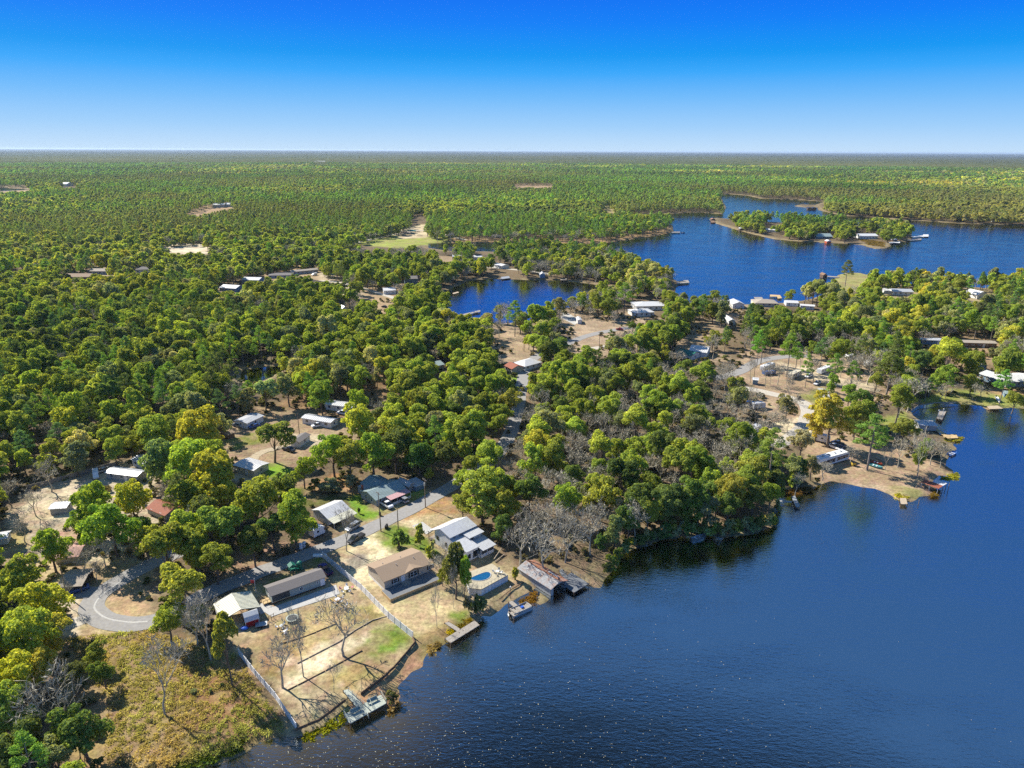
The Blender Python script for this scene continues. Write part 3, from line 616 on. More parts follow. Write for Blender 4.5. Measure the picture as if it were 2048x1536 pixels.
# ---- white stepped lake house with three metal roofs
aO = G(870, 1087); aE = G(940, 1130.5); dv = aE-aO; LV = float(np.hypot(*dv)); dv /= LV; rzt = math.atan2(dv[1], dv[0])+math.pi/2   # local -y runs to the lake
e = empty('lake_house', (aO[0], aO[1], 0), rzt, 'white stepped two-storey house with three sloping silver metal roofs by the pool', 'house'); LM.append(('the white stepped house', aO[0]+8, aO[1]-4)); cc = aO+dv*7+np.array([dv[1]*-1, dv[0]])*4.5; FOOT.append((cc[0], cc[1], 9))
def lv(pts): return pts
WU, V1, V2 = 9.2, 6.6, 13.4
mb = MB(); mb.prism([(-V1, 0), (-V1, 4.85), (-2.8, 5.75), (0, 4.5), (0, 0)], 'x', 0, WU, 'white_siding'); mb.build('wall', e)
mb = MB(); mb.prism([(-V2, 0), (-V2, 3.4), (-V1-.01, 3.9), (-V1-.01, 0)], 'x', 0, 4.25, 'white_siding'); mb.build('wall', e)
mb = MB(); mb.prism([(-9.4, 0), (-9.4, 4.1), (-V1-.01, 4.25), (-V1-.01, 0)], 'x', 4.3, WU-.02, 'white_siding'); mb.build('wall', e)
mb = MB(); mb.box(4.3, 9.0, -14.6, -9.42, 0, 1.0, 'white_siding'); mb.build('porch_wall', e)
mb = MB()
for y in (-14.55,): mb.box(4.35, 8.95, y-.01, y+.03, 1.0, 2.3, 'screen_dark')
mb.box(8.93, 8.97, -14.5, -9.45, 1.0, 2.4, 'screen_dark'); mb.build('porch_screen', e)
for x in (4.35, 6.65, 8.95):
    mb = MB(); mb.box(x-.07, x+.07, -14.66, -14.52, 1.0, 2.36, 'trim_white'); mb.build('post', e)
def roofp(name_, P, m='metal_roof', ribs=.6):
    mb = MB(); P = [Vector(p) for p in P]; mb.quadslab(P, .12, m); n = max(2, int((P[1]-P[0]).length/ribs)); nr = (P[1]-P[0]).cross(P[3]-P[0]).normalized(); nr = nr if nr.z > 0 else -nr
    for i in range(n+1):
        t = i/n*.99+.005; a = P[0].lerp(P[1], t); b = P[3].lerp(P[2], t); sd = (P[1]-P[0]).normalized()*.03; mb.add([a-sd, a+sd, b+sd, b-sd, a+nr*.06, b+nr*.06], [(0, 4, 5, 3), (1, 2, 5, 4), (0, 1, 4), (2, 3, 5)], m)
    return mb.build(name_, e)
r0 = roofp('roof', [(-.3, -V1-.5, 4.88), (WU+.4, -V1-.5, 4.88), (WU+.4, -2.8, 5.92), (-.3, -2.8, 5.92)])
roofp('roof', [(WU+.4, 3.2, 2.75), (-.3, 3.2, 2.75), (-.3, -2.78, 5.95), (WU+.4, -2.78, 5.95)], 'white_metal_roof')  # back slope faces the sun; its brightness is put into a whiter colour
roofp('roof', [(-.2, -V2-.6, 3.47), (4.5, -V2-.6, 3.47), (4.5, -V1-.03, 4.1), (-.2, -V1-.03, 4.1)])
roofp('roof', [(4.1, -10.1, 4.25), (WU+.4, -10.1, 4.25), (WU+.4, -V1-.03, 4.5), (4.1, -V1-.03, 4.5)])
roofp('roof', [(4.56, -15.1, 2.40), (WU+.3, -15.1, 2.40), (WU+.3, -9.45, 3.1), (4.56, -9.45, 3.1)])
mb = MB(); mb.bar((6.5, -5, 4.5), (6.5, -5, 5.2), .12, 'galvanised', 6); mb.build('vent', r0)
for x, y in ((.1, 2.9), (3, 2.9), (6, 2.9), (9, 2.9)):
    mb = MB(); mb.box(x-.07, x+.07, y-.07, y+.07, 0, 2.75, 'brown_wood'); mb.build('post', e)
mb = MB(); mb.box(-.1, 9.2, .02, 3.0, .5, .6, 'grey_wood'); mb.bar((-.05, .1, 1.4), (-.05, 2.9, 1.4), .04, 'brown_wood', 4); mb.bar((-.05, 2.9, 1.4), (9, 2.9, 1.4), .04, 'brown_wood', 4)
for i in range(16): mb.bar((-.05, .1+i*.18, .6), (-.05, .1+i*.18, 1.4), .02, 'brown_wood', 3)
mb.build('back_porch', e)
def hw(face, p, z, w, h, y0=0, x0=0, **k):
    """window on a wall of the lake house; x0/y0 give the wall's plane"""
    if face == 'f': X = Matrix.Translation((p, y0, z))
    else: X = Matrix.Translation((x0, p, z)) @ Matrix.Rotation(-math.pi/2, 4, 'Z')
    mb = MB(); t = .08; mb.box(-w/2-t, w/2+t, -.06, .01, -t, h+t, 'brown_wood' if face == 'l' else 'trim_white', X); o = mb.build('window', e); pn = MB(); pn.box(-w/2, w/2, -.075, -.05, 0, h, 'window_dark', X); pn.build('pane', o)
for p, z, w, h in ((-1.3, 1.9, .9, 1.0), (-5.0, 1.2, .6, 1.3), (-7.6, 1.0, .6, 1.3), (-9.8, 1.0, .6, 1.1)): hw('l', p, z, w, h)
for x, w in ((1.6, .7), (3.6, .7), (7.6, .8)): hw('f', x, 4.2 if x < 4.3 else 4.55, w, .45 if x < 4.3 else .25, y0=-V1)
hw('f', 3.3, .5, 1.6, 1.9, y0=-V2); hw('f', 1.2, .8, 1.0, 1.3, y0=-V2); hw('f', 5.6, 2.5, 1.2, 1.2, y0=-9.4)
mb = MB(); mb.quadslab([(-2.6, -12.2, 1.85), (-.05, -12.2, 2.1), (-.05, -8.8, 2.1), (-2.6, -8.8, 1.85)], .08, 'white_metal_roof')
for x, y in ((-2.5, -12.1), (-2.5, -8.9)): mb.bar((x, y, 0), (x, y, 1.8), .05, 'grey_wood', 4)
mb.build('awning', e)
# ---- teal roofed house
e, L, D = house('house', 'grey house with teal metal roof and pink metal awning beside the road', 'house', (753, 1013.5), (809, 990.5), 8.2, 2.6, 1.25, 'x', 'grey_siding', 'teal_metal_roof', .5, ribs=.9, lm='the teal roofed house',
    wins=[('l', 5.4, 1.0, .9, 1.1), ('l', 2.4, 1.0, .9, 1.1), ('f', 1.6, 1.1, .8, 1.0), ('f', 9, 1.1, 1.4, 1.0)], skirt='concrete', skirt_h=.35)
g = MB(); g.quadslab([(3.3, -3.0, 2.15), (11.2, -3.0, 2.15), (11.2, -.03, 2.5), (3.3, -.03, 2.5)], .08, 'pink_metal')
for i in range(27): x = 3.35+i*.3; g.bar((x, -3.0, 2.17), (x, -.05, 2.52), .02, 'pink_metal', 3)
g.build('awning', e)
for x in (3.4, 5.9, 8.5, 11.1): g = MB(); g.bar((x, -2.9, 0), (x, -2.9, 2.1), .06, 'trim_white', 5); g.build('post', e)
g = MB(); g.box(3.4, 11.1, -2.92, -2.84, .0, .85, 'white_siding'); g.build('porch_wall', e)
g = MB(); g.prism([(8.21, 0), (8.21, 2.5), (12.3, 2.3), (12.3, 0)], 'x', 1.5, 8.0, 'grey_siding'); g.build('wall', e)
g = MB(); roof_mesh(g, 7.4, 9.0, 2.35, 1.35, 'y', .3, MATS['teal_metal_roof'], .9); o = g.build('roof', e); o.location = (3.6, 4.3, 0)
g = MB(); g.box(.4, .95, 8.0, 8.5, 2.2, 4.3, 'red_roof'); g.build('chimney', e)
g = MB(); g.bar((6.3, 6.5, 3.0), (6.3, 6.5, 4.8), .12, 'galvanised', 6); g.build('flue', e)
house('shed', 'small grey metal roofed shed against the teal roofed house', 'shed', (818, 984.5), (830, 979), 5.5, 2.1, .8, 'y', 'grey_siding', 'metal_roof', .25, ribs=.6, wins=[('f', 1.5, .9, .7, .7)])
house('shed', 'low blue-grey lean-to shed beside the road pole', 'shed', (832, 984), (849, 977), 4.5, 1.9, .5, 'shed', 'blue_siding', 'metal_roof', .25, ribs=.6)
# ---- ribbed roof house
e, L, D = house('house', 'white house with long ribbed metal roof and open porch behind the silver car', 'house', (657, 1051), (699, 1032), 7.5, 2.5, 1.3, 'x', 'white_siding', 'white_metal_roof', .4, ribs=.75, lm='the ribbed roof house', wins=[('r', 3.5, 1, 1, 1), ('f', 2.5, 1, 1.2, 1.0), ('f', 6.5, 1, 1.2, 1.0)], doors=[('f', 4.5, .1, .9, 2.0)])
g = MB(); g.quadslab([(-.4, -3.4, 2.0), (L+.5, -3.4, 2.0), (L+.5, -.44, 2.45), (-.4, -.44, 2.45)], .08, 'cream_metal_roof'); g.build('porch_roof', e)
for x in (-.2, 2.8, 5.8, L+.3): g = MB(); g.bar((x, -3.2, 0), (x, -3.2, 1.95), .06, 'trim_white', 5); g.build('post', e)
# ---- open carport with cream roof, red barn shed
th = frame_of((545, 1209.5), (651, 1171.5))[2]
def at_rot(name, label, cat, c, rz, z=0, grp=None, foot=0, lm=None):
    g_ = G(*c, z); 
    if foot: FOOT.append((g_[0], g_[1], foot))
    if lm: LM.append((lm, g_[0], g_[1]))
    return empty(name, (g_[0], g_[1], z), rz, label, cat, grp)
e = at_rot('carport', 'cream and white ribbed metal carport roof behind the red barn shed', 'carport', (476, 1228), th, foot=6, lm='the cream carport')
g = MB(); roof_mesh(g, 8.6, 7.4, 2.4, 1.2, 'y', .1, MATS['cream_metal_roof'], .55); o = g.build('roof', e); o.location = (-4.3, -3.7, 0)
for x in (-4.1, 0, 4.1):
    for y in (-3.5, 3.5): g = MB(); g.bar((x, y, 0), (x, y, 2.35 if x else 3.5), .06, 'galvanised', 5); g.build('post', e)
g = MB(); g.box(-4.2, -4.15, -3.6, 3.6, .1, 2.1, 'white_siding'); g.build('side_panel', e)
e = empty('barn_shed', (*G(492.5, 1256.5), 0), frame_of((492.5, 1256.5), (519, 1248))[2], 'red barn-shaped garden shed with rounded grey metal roof', 'shed'); FOOT.append((*G(502, 1245), 3)); LM.append(('the red barn shed', *G(502, 1245)))
LB = frame_of((492.5, 1256.5), (519, 1248))[1]
prof = [(0, 0), (0, 1.75), (.45, 2.5), (1.5, 3.05), (2.55, 2.5), (3, 1.75), (3, 0)]
g = MB(); g.prism(prof, 'x', 0, LB, 'red_paint'); g.build('wall', e)
pr = [(-.15, 1.62), (.38, 2.58), (1.5, 3.16), (2.62, 2.58), (3.15, 1.62)]; g = MB()
for (y0, z0_), (y1, z1_) in zip(pr[:-1], pr[1:]): g.quadslab([(-.15, y0, z0_), (LB+.15, y0, z0_), (LB+.15, y1, z1_), (-.15, y1, z1_)], .07, 'metal_roof')
g.build('roof', e)
for x in (0, LB): g = MB(); g.box(x-.05, x+.05, -.05, 0.04, 0, 1.7, 'trim_white'); g.build('corner_trim', e)
g = MB(); g.box(-.05, 0, .8, 2.2, .05, 2.0, 'dark_wood'); g.build('door', e)
# ---- round drive carport house
e, L, D = house('carport', 'open carport with pale shingle roof over two parked cars by the curved road', 'carport', (121, 1189), (165, 1186), 7.0, 2.4, .7, 'x', 'dark_wood', 'tan_shingle', .5, lm='the curved road carport')
for o in list(e.children):
    if o.name.startswith('wall'): bpy.data.objects.remove(o)
for x in (.2, L/2, L-.2):
    for y in (.2, D-.2): g = MB(); g.box(x-.08, x+.08, y-.08, y+.08, 0, 2.5, 'pole_wood'); g.build('post', e)
g = MB(); g.box(.1, L-.1, D-.1, D, .0, 2.4, 'brown_wood'); g.build('wall', e)
g = MB(); g.box(.1, L-.1, .05, .17, 2.15, 2.42, 'brown_wood'); g.build('beam', e)
FAR = [
 ('shed', 'small grey block shed with pale roof and red door in the sandy yard', 'shed', (102,1030),(134,1028),4.0,2.2,.35,'x','grey_siding','white_metal_roof','the sandy yard shed'),
 ('trailer_home', 'old grey trailer with patched metal roof beside the long wooden fence', 'house', (214,958),(276,966),4.5,2.5,.5,'x','grey_siding','metal_roof','the patched roof trailer'),
 ('trailer_home', 'pale blue trailer half hidden behind the grey-green tree', 'house', (266,932),(305,945),4.5,2.6,.5,'x','white_siding','metal_roof','the half hidden trailer'),
 ('house', 'low house with red-brown gable roof under the leafless trees', 'house', (296,1027),(332,1042),6.5,2.0,1.2,'x','grey_siding','red_roof','the red-brown roof house'),
 ('house', 'low building with dusty pink roof among leafless trees', 'house', (112,1128),(158,1124),7,1.9,.8,'x','cream_siding','pink_dusty_roof','the dusty pink roof'),
 ('shed', 'small shed with white roof at the left end of the dirt yard', 'shed', (-8,1092),(16,1088),4,2,.5,'x','white_siding','white_metal_roof','the dirt yard shed'),
 ('trailer_home', 'cream trailer with bright white roof at the edge of a lawn', 'house', (470,943),(509,954),6.5,2.5,.45,'x','cream_siding','white_metal_roof','the white-roofed cream trailer'),
 ('trailer_home', 'white trailer end with blue-white roof beside a brown shed', 'house', (470,853),(495,858),9,2.5,.5,'y','white_siding','metal_roof','the white trailer end'),
 ('shed', 'open brown shed beside the white trailer end', 'shed', (457,880),(470,874),4,2.1,.5,'x','brown_wood','brown_shingle','the open brown shed'),
 ('trailer_home', 'long white trailer with speckled white roof and a pickup in front', 'house', (605,847),(662,857),4.6,2.6,.5,'x','white_siding','metal_roof','the long white trailer'),
 ('shed', 'white shed with grey roof beside the round tree', 'shed', (582,894),(600,896),7.5,2.4,.6,'y','white_siding','grey_shingle','the white shed'),
 ('trailer_home', 'white trailer with white roof farther up behind the long white trailer', 'house', (650,819),(705,826),5,2.6,.5,'x','white_siding','white_metal_roof','the upper white trailer'),
 ('house', 'small house with dark roof hidden in the middle of the woods', 'house', (868,742),(888,738),8,2.5,1,'x','grey_siding','teal_metal_roof','the hidden wood house'),
 ('house', 'white hip-roofed house on the bright lawn behind the woods', 'house', (1050,742),(1083,733),9,2.5,1.5,'hip','white_siding','white_metal_roof','the white hip roof house'),
 ('house', 'small cream garage with rusty red roof beside the white hip-roofed house', 'garage', (1024,747),(1046,743),7,2.4,1.4,'y','cream_siding','red_roof','the red roof garage'),
 ('house', 'large white metal roofed house between the woods and the campground', 'house', (1378,712),(1412,716),13,3.0,1.6,'x','white_siding','white_metal_roof','the large metal roof house'),
 ('garage', 'white garage with dark green metal roof beside the large metal roofed house', 'garage', (1352,714),(1382,721),8,2.7,1.2,'x','white_siding','green_metal_roof','the green roof garage'),
 ('house', 'white house with bright roof in front of the small cove shore', 'house', (1268,634),(1308,632),11,2.8,1.5,'hip','white_siding','white_metal_roof','the bright roof house'),
 ('house', 'wide bright roofed house behind the trees near the cove', 'house', (1272,621),(1330,620),14,3.2,1.6,'hip','white_siding','white_metal_roof','the wide bright roof'),
 ('shed', 'little white shed on the tan clearing near the cove', 'shed', (1155,648),(1163,648),9,2.5,.5,'y','white_siding','white_metal_roof','the tan clearing shed'),
 ('house', 'white gabled house at the near shore of the big lake', 'house', (1465,617),(1488,617),12,3.2,1.5,'y','white_siding','white_metal_roof','the white shore gable'),
 ('house', 'tan hip-roofed house beside the wooden dock on the big lake', 'house', (1510,613),(1556,614),13,2.6,1.7,'hip','cream_siding','tan_shingle','the tan hip roof'),
 ('house', 'white low house right of the tan hip-roofed house', 'house', (1572,612),(1596,613),9,2.5,.8,'x','white_siding','white_metal_roof','the low white house'),
 ('trailer_home', 'white trailer showing beneath the tree crowns near the big lake', 'house', (1600,618),(1628,620),6,2.6,.5,'x','white_siding','white_metal_roof','the shore trailer'),
 ('house', 'bright white end of a house beside a round dark tree', 'house', (1457,650),(1470,650),12,2.8,1,'y','white_siding','white_metal_roof','the white house end'),
 ('house', 'white cottage with light roof on the right peninsula', 'house', (1768,587),(1788,588),9,2.5,1,'x','white_siding','white_metal_roof','the light cottage'),
 ('house', 'white house with pale blue metal roof on the right peninsula', 'house', (1786,590),(1826,591),12,2.8,1.2,'x','white_siding','metal_roof','the pale blue roof'),
 ('house', 'steep white gable house near the right edge of the woods', 'house', (1953,598),(1975,597),12,3.0,2.5,'y','white_siding','white_metal_roof','the steep white gable'),
 ('house', 'low tan house left of the steep white gable house', 'house', (1922,594),(1948,594),10,2.5,1,'x','cream_siding','tan_shingle','the low tan house'),
 ('trailer_home', 'long blue-grey trailer in deep shade under the trees', 'house', (1842,688),(1897,690),5,2.6,.6,'x','blue_siding','metal_roof','the blue-grey trailer'),
 ('trailer_home', 'long brown trailer with pale roof and covered porch', 'house', (1925,694),(1992,696),6,2.7,.6,'x','brown_wood','tan_shingle','the brown trailer'),
 ('house', 'dark house end with white gable beyond the lakefront lawn', 'house', (1955,741),(1972,741),9,2.8,1,'y','blue_siding','white_metal_roof','the dark house end'),
 ('house', 'long lakefront house with bright white roof at the right edge', 'house', (2012,775),(2075,772),12,2.8,1.2,'x','grey_siding','white_metal_roof','the lakefront house'),
 ('shed', 'small blue-roofed shed below the lakefront house', 'shed', (2008,795),(2024,797),4.5,2.0,.5,'x','blue_siding','teal_metal_roof','the blue-roofed shed'),
 ('boathouse', 'low white metal boathouse roof on the lawn by the yellow dock', 'boathouse', (1838,860),(1872,862),5.5,2.2,.3,'x','grey_siding','metal_roof','the white boathouse'),
 ('shed', 'dark green roadside kiosk with white flat roof', 'shed', (1505,769),(1515,770),3,2.4,.2,'shed','blue_siding','white_metal_roof','the green kiosk'),
 ('shed', 'open grey shed with white and rust roof in the campground', 'shed', (1636,793),(1654,795),5,2.4,.5,'x','grey_siding','metal_roof','the open camp shed'),
 ('shed', 'small lean-to with white roof in front of the open camp shed', 'shed', (1645,803),(1657,804),3,2.0,.3,'shed','dark_wood','white_metal_roof','the camp lean-to'),
 ('house', 'dark roofed house behind the sandy road in the far trees', 'house', (178,549),(222,549),12,3,1.4,'x','grey_siding','tan_shingle','the dark tree-line house'),
 ('house', 'grey roofed house facing an open verge in the far trees', 'house', (272,546),(298,545),12,3,1.6,'hip','white_siding','grey_shingle','the verge house'),
 ('house', 'house with long brown roof beside a red-leaved tree', 'house', (128,559),(178,559),12,2.4,1.8,'x','brown_wood','brown_shingle','the long brown roof'),
 ('house', 'grey-blue house beside a bare tan lot', 'house', (440,582),(472,584),11,2.8,1.5,'x','blue_siding','metal_roof','the tan lot house'),
 ('house', 'second grey-blue house just beyond the tan lot house', 'house', (484,566),(518,567),11,2.8,1.4,'x','blue_siding','metal_roof','the second blue house'),
 ('house', 'low grey roofed house left of the long white barn', 'house', (537,557),(584,556),12,2.6,1.2,'hip','grey_siding','grey_shingle','the low grey roof'),
 ('trailer_home', 'long pale trailer behind the parked white van', 'house', (584,550),(636,545),6,2.9,.8,'x','grey_siding','tan_shingle','the long pale trailer'),
 ('house', 'white-roofed house beside the far cul-de-sac', 'house', (768,589),(792,588),13,3,.8,'x','white_siding','white_metal_roof','the cul-de-sac house'),
 ('house', 'blue-grey house in shade behind the white-roofed house', 'house', (810,569),(836,568),12,4.5,1.5,'x','blue_siding','grey_shingle','the shaded blue house'),
 ('shed', 'small shed with pale blue roof in the middle woods', 'shed', (686,625),(694,624),9,3,1.2,'y','white_siding','metal_roof','the pale blue shed'),
 ('house', 'white house on the far side of the cove isthmus', 'house', (947,520),(964,520),10,3,1,'x','white_siding','white_metal_roof','the isthmus house'),
 ('house', 'dark blue-roofed house near the narrow channel', 'house', (905,519),(922,519),11,3,1.2,'x','blue_siding','metal_roof','the channel house'),
 ('house', 'house with white tin roof above the cove landing', 'house', (985,534),(1003,538),9,2.8,1,'x','white_siding','white_metal_roof','the cove landing house'),
 ('boathouse', 'small dark boathouse with grey gable on the north cove shore', 'boathouse', (1080,556),(1090,556),9,3,1.4,'y','blue_siding','metal_roof','the cove boathouse'),
 ('house', 'red-trimmed cottage with pale roof at the cove end', 'house', (1206,555),(1228,556),10,2.8,1.4,'x','brown_wood','tan_shingle','the cove end cottage'),
 ('house', 'tall green-roofed house on the north side of the narrow channel', 'house', (985,474),(1000,474),12,7,3,'x','green_grey_siding','green_metal_roof','the green-roofed house'),
 ('house', 'large white house on the round island', 'house', (1720,478),(1755,478),16,4,2,'x','white_siding','white_metal_roof','the large island house'),
 ('house', 'house with low blue-grey roof on the round island', 'house', (1632,477),(1664,477),16,2.6,3,'x','blue_siding','teal_metal_roof','the blue island house'),
 ('trailer_home', 'long white trailer on the island between the trees', 'house', (1528,463),(1556,465),9,3,1,'x','white_siding','white_metal_roof','the island trailer'),
 ('shed', 'cream shed between trees on the round island', 'shed', (1598,470),(1610,471),9,3,1.2,'x','cream_siding','white_metal_roof','the cream island shed'),
 ('house', 'A-frame cottage on the far right shore', 'house', (1956,443),(1966,443),12,3,5,'y','dark_wood','teal_metal_roof','the A-frame cottage'),
 ('house', 'white gabled house on the far right shore', 'house', (1990,444),(2006,444),12,3,4,'y','white_siding','white_metal_roof','the far white gable'),
 ('house', 'dark gabled house left of the A-frame cottage', 'house', (1915,441),(1932,441),14,4,4,'x','dark_wood','tan_shingle','the far dark gable'),
 ('house', 'long low building with pale roof in a far forest clearing', 'building', (425,415),(447,415),30,5,2,'x','cream_siding','white_metal_roof','the forest clearing building'),
 ('house', 'second low pale building in the far forest clearing', 'building', (449,414),(466,414),26,5,2,'x','cream_siding','metal_roof','the second clearing building'),
 ('house', 'white warehouse lone in the farthest forest', 'building', (630,327),(650,327),90,14,4,'x','white_siding','white_metal_roof','the lone warehouse'),
 ('house', 'brown cabin at the head of a far forest clearing', 'house', (1196,411),(1208,411),16,4,3,'x','brown_wood','grey_shingle','the clearing cabin'),
 ('house', 'pale houses roof at the tree line left of a yellow field', 'house', (122,373),(134,373),40,7,4,'x','white_siding','white_metal_roof','the far pale roof'),
 ('house', 'bright white tower-like building on the horizon', 'building', (978,309),(988,309),60,34,10,'y','white_siding','white_metal_roof','the horizon building'),
]
for nm, lab, cat, A, B, D, wh, rh, rd, wl_, rf, lm in FAR:
    a_, L_, _ = frame_of(A, B); near = a_[1] < 420
    wins = []; 
    if L_ > 5:
        n = max(1, min(6, int(L_/3.5)))
        for i in range(n): wins.append(('f', L_*(i+.5)/n, 1.1 if wh < 6 else wh*.4, min(1.4, L_*.09) if near else L_*.07, .9 if wh < 5 else wh*.25))
    if near: wins.append(('l', D*.5, 1.0, 1, .9)); wins.append(('r', D*.5, 1.0, 1, .9))
    doors = [('f', L_*.62, .1, .95, 1.95)] if near and L_ > 9 else []
    if doors: wins = [w for w in wins if w[0] != 'f' or abs(w[1]-L_*.62) > 1.2]
    house(nm, lab, cat, A, B, D, wh, rh, rd, wl_, rf, .35 if L_ < 20 else .6, ribs=(.9 if 'metal' in rf and near else None), wins=wins, doors=doors, lm=lm, detail=near)
# long lakefront house turned wing with white railing
e, L, D = house('house', 'lakefront cottage wing with slanting white roof and white framed windows', 'house', (1957,758),(1996,771),9,2.9,1.2,'x','blue_siding','white_metal_roof',.5, ribs=.9, lm='the slanting white wing', wins=[('f', 1.5, .9, 1.3, 1.2, dict(two=True)), ('f', 4.3, .9, 1.3, 1.2, dict(two=True)), ('f', 7, .9, 1.2, 1.2)])
g = MB()
for i in range(12): g.bar((L*i/11, -1.4, 0), (L*i/11, -1.4, 1.1), .05, 'trim_white', 4)
g.bar((0, -1.4, 1.1), (L, -1.4, 1.1), .05, 'trim_white', 4); g.bar((0, -1.4, .3), (L, -1.4, .3), .04, 'trim_white', 4); g.build('railing', e)
# ---- rusty boathouse over the water
a_, L_, rz_ = frame_of((1101.5, 1193.5), (1131.5, 1177), WL); Lb = 5.6; Db = 12.0
e = empty('boathouse', (a_[0], a_[1], WL), rz_, 'grey boathouse over the water with rusty brown and silver metal roof', 'boathouse'); LM.append(('the rusty boathouse', a_[0], a_[1]+6)); L = L_; FOOT.append((a_[0]+0, a_[1]+6, 7))
g = MB(); g.box(0, .12, 0, Db, .1, 2.5, 'grey_siding'); g.build('wall', e); g = MB(); g.box(L-.12, L, 0, Db, .1, 2.5, 'grey_siding'); g.build('wall', e)
g = MB(); g.prism([(0, .1), (0, 2.5), (L/2, 3.3), (L, 2.5), (L, .1)], 'y', Db-.12, Db, 'grey_siding'); g.build('wall', e)
g = MB(); g.add([(0, .02, 2.5), (L, .02, 2.5), (L/2, .02, 3.3), (0, .1, 2.5), (L, .1, 2.5), (L/2, .1, 3.3)], [(0, 1, 2), (5, 4, 3), (0, 3, 4, 1), (0, 2, 5, 3), (1, 4, 5, 2)], 'grey_siding'); g.box(0, .9, -.02, .1, .1, 2.5, 'grey_siding'); g.build('gable', e)
g = MB(); g.quadslab([(-.4, Db+.3, 2.4), (-.4, -.4, 2.4), (L/2, -.4, 3.42), (L/2, Db+.3, 3.42)], .07, 'patchy_roof'); g.build('roof', e)['label'] = 'silver patched roof slope'
g = MB(); g.quadslab([(L+.4, -.4, 2.4), (L+.4, Db+.3, 2.4), (L/2, Db+.3, 3.425), (L/2, -.4, 3.425)], .07, 'rust_roof'); g.build('roof', e)['label'] = 'rusty brown roof slope'
g = MB(); g.quadslab([(L*.86, 1.5, 2.88), (L*.86, 5.2, 2.88), (L*.74, 5.2, 3.13), (L*.74, 1.5, 3.13)], .05, 'white_metal_roof'); g.build('roof_patch', e)
for x in (.06, L/2, L-.06):
    for y in (.1, Db/2): g = MB(); g.bar((x, y, -2.5), (x, y, 2.4 if x != L/2 else .4), .09, 'grey_wood', 5); g.build('piling', e)
# ---- fences
def fence(label, pts, h, m, postm, sp=2.4, name='fence', group=None, z=0, slat=False, lm=None):
    w = GP(pts, z); e = empty(name, (w[0][0], w[0][1], 0), 0, label, 'fence', group); o0 = w[0]
    if lm: q = w[len(w)//2]; LM.append((lm, q[0], q[1]))
    pc = {}
    for a, b in zip(w[:-1], w[1:]):
        L = float(np.hypot(*(b-a))); n = max(1, round(L/sp)); rz = math.atan2(*(b-a)[::-1]); s = L/n
        key = round(s, 2)
        for i in range(n):
            p = a+(b-a)*i/n-o0
            if key not in pc:
                g = MB(); g.box(.06, s-.06, -.02, .02, .08, h-.1, m); g.box(.05, s-.05, -.035, .035, h-.1, h-.02, m); g.box(.05, s-.05, -.035, .035, .04, .14, m)
                if slat:
                    for k in range(int(s/.3)): g.box(.1+k*.3, .12+k*.3, -.045, .045, .12, h-.12, postm)
                q = g.build('panel', e); pc[key] = q
            else: q = pc[key].copy(); COL.objects.link(q); q.parent = e
            q.location = (p[0], p[1], 0); q.rotation_euler = (0, 0, rz)
            if 'post' not in pc: g = MB(); g.box(-.065, .065, -.065, .065, 0, h+.06, postm); g.box(-.08, .08, -.08, .08, h+.06, h+.12, postm); q = g.build('post', e); pc['post'] = q
            else: q = pc['post'].copy(); COL.objects.link(q); q.parent = e
            q.location = (p[0], p[1], 0); q.rotation_euler = (0, 0, rz)
        q = pc['post'].copy(); COL.objects.link(q); q.parent = e; p = b-o0; q.location = (p[0], p[1], 0)
    return e
fence('long white vinyl fence running from the road down to the lake bank', [(646,1116),(682,1146),(723,1181),(777,1237),(826,1277)], 1.85, 'white_vinyl', 'trim_white', lm='the long white fence')
fence('white vinyl fence along the brush field down to the water', [(478,1310),(511,1352),(551,1398),(593,1460)], 1.7, 'white_vinyl', 'trim_white', lm='the brush field fence')
fence('weathered wooden fence curving behind the old trailer', [(30,985),(90,972),(140,957),(210,938),(235,932)], 1.7, 'grey_wood', 'grey_wood', slat=True)
fence('tall brown wooden fence at the left edge of the yards', [(-20,1142),(30,1145),(75,1150)], 1.9, 'brown_wood', 'brown_wood', slat=True)
fence('low grey fence beside the lawn near the long pale trailer', [(618,562),(655,569),(690,575)], 2.0, 'grey_wood', 'grey_wood', sp=4)
# ---- timber terrace walls: separate logs
def log_wall(label, pts, h, m, r=.12, sp=2.2, z=0, lm=None):
    w = GP(pts, z); e = empty('retaining_wall', (w[0][0], w[0][1], 0), 0, label, 'retaining wall'); o0 = w[0]
    if lm: q = w[len(w)//2]; LM.append((lm, q[0], q[1]))
    for a, b in zip(w[:-1], w[1:]):
        L = float(np.hypot(*(b-a))); n = max(1, round(L/sp)); 
        for i in range(n):
            p = a+(b-a)*i/n-o0; q_ = a+(b-a)*(i+.97)/n-o0; jx_ = random.uniform(-.06, .06)
            g = MB(); rows = max(1, int(h/(2*r)))
            for k in range(rows): g.bar((p[0]+jx_, p[1], r+k*2*r*.95), (q_[0], q_[1]+jx_, r+k*2*r*.95), r, m, 6)
            g.build('timber', e)
    return e
log_wall('upper low timber edging across the brown terraced yard', [(562,1288),(612,1273),(672,1248)], .3, 'landscape_log')
log_wall('pale curved timber edging in the middle of the terraced yard', [(595,1327),(640,1304),(680,1283),(707,1263),(745,1241),(777,1232)], .3, 'pale_log', lm='the pale timber edging')
log_wall('lower dark timber edging near the tall leafless tree', [(575,1381),(615,1361),(668,1333),(725,1301)], .3, 'landscape_log')
log_wall('dark timber bulkhead along the lake bank of the terraced yard', [(592,1463),(640,1443),(692,1403)], .75, 'landscape_log', z=-.1)
log_wall('second stretch of dark bulkhead up to the white fence', [(722,1391),(767,1358),(790,1336),(812,1310),(830,1288),(825,1277)], .75, 'landscape_log', z=-.1, lm='the dark bulkhead')
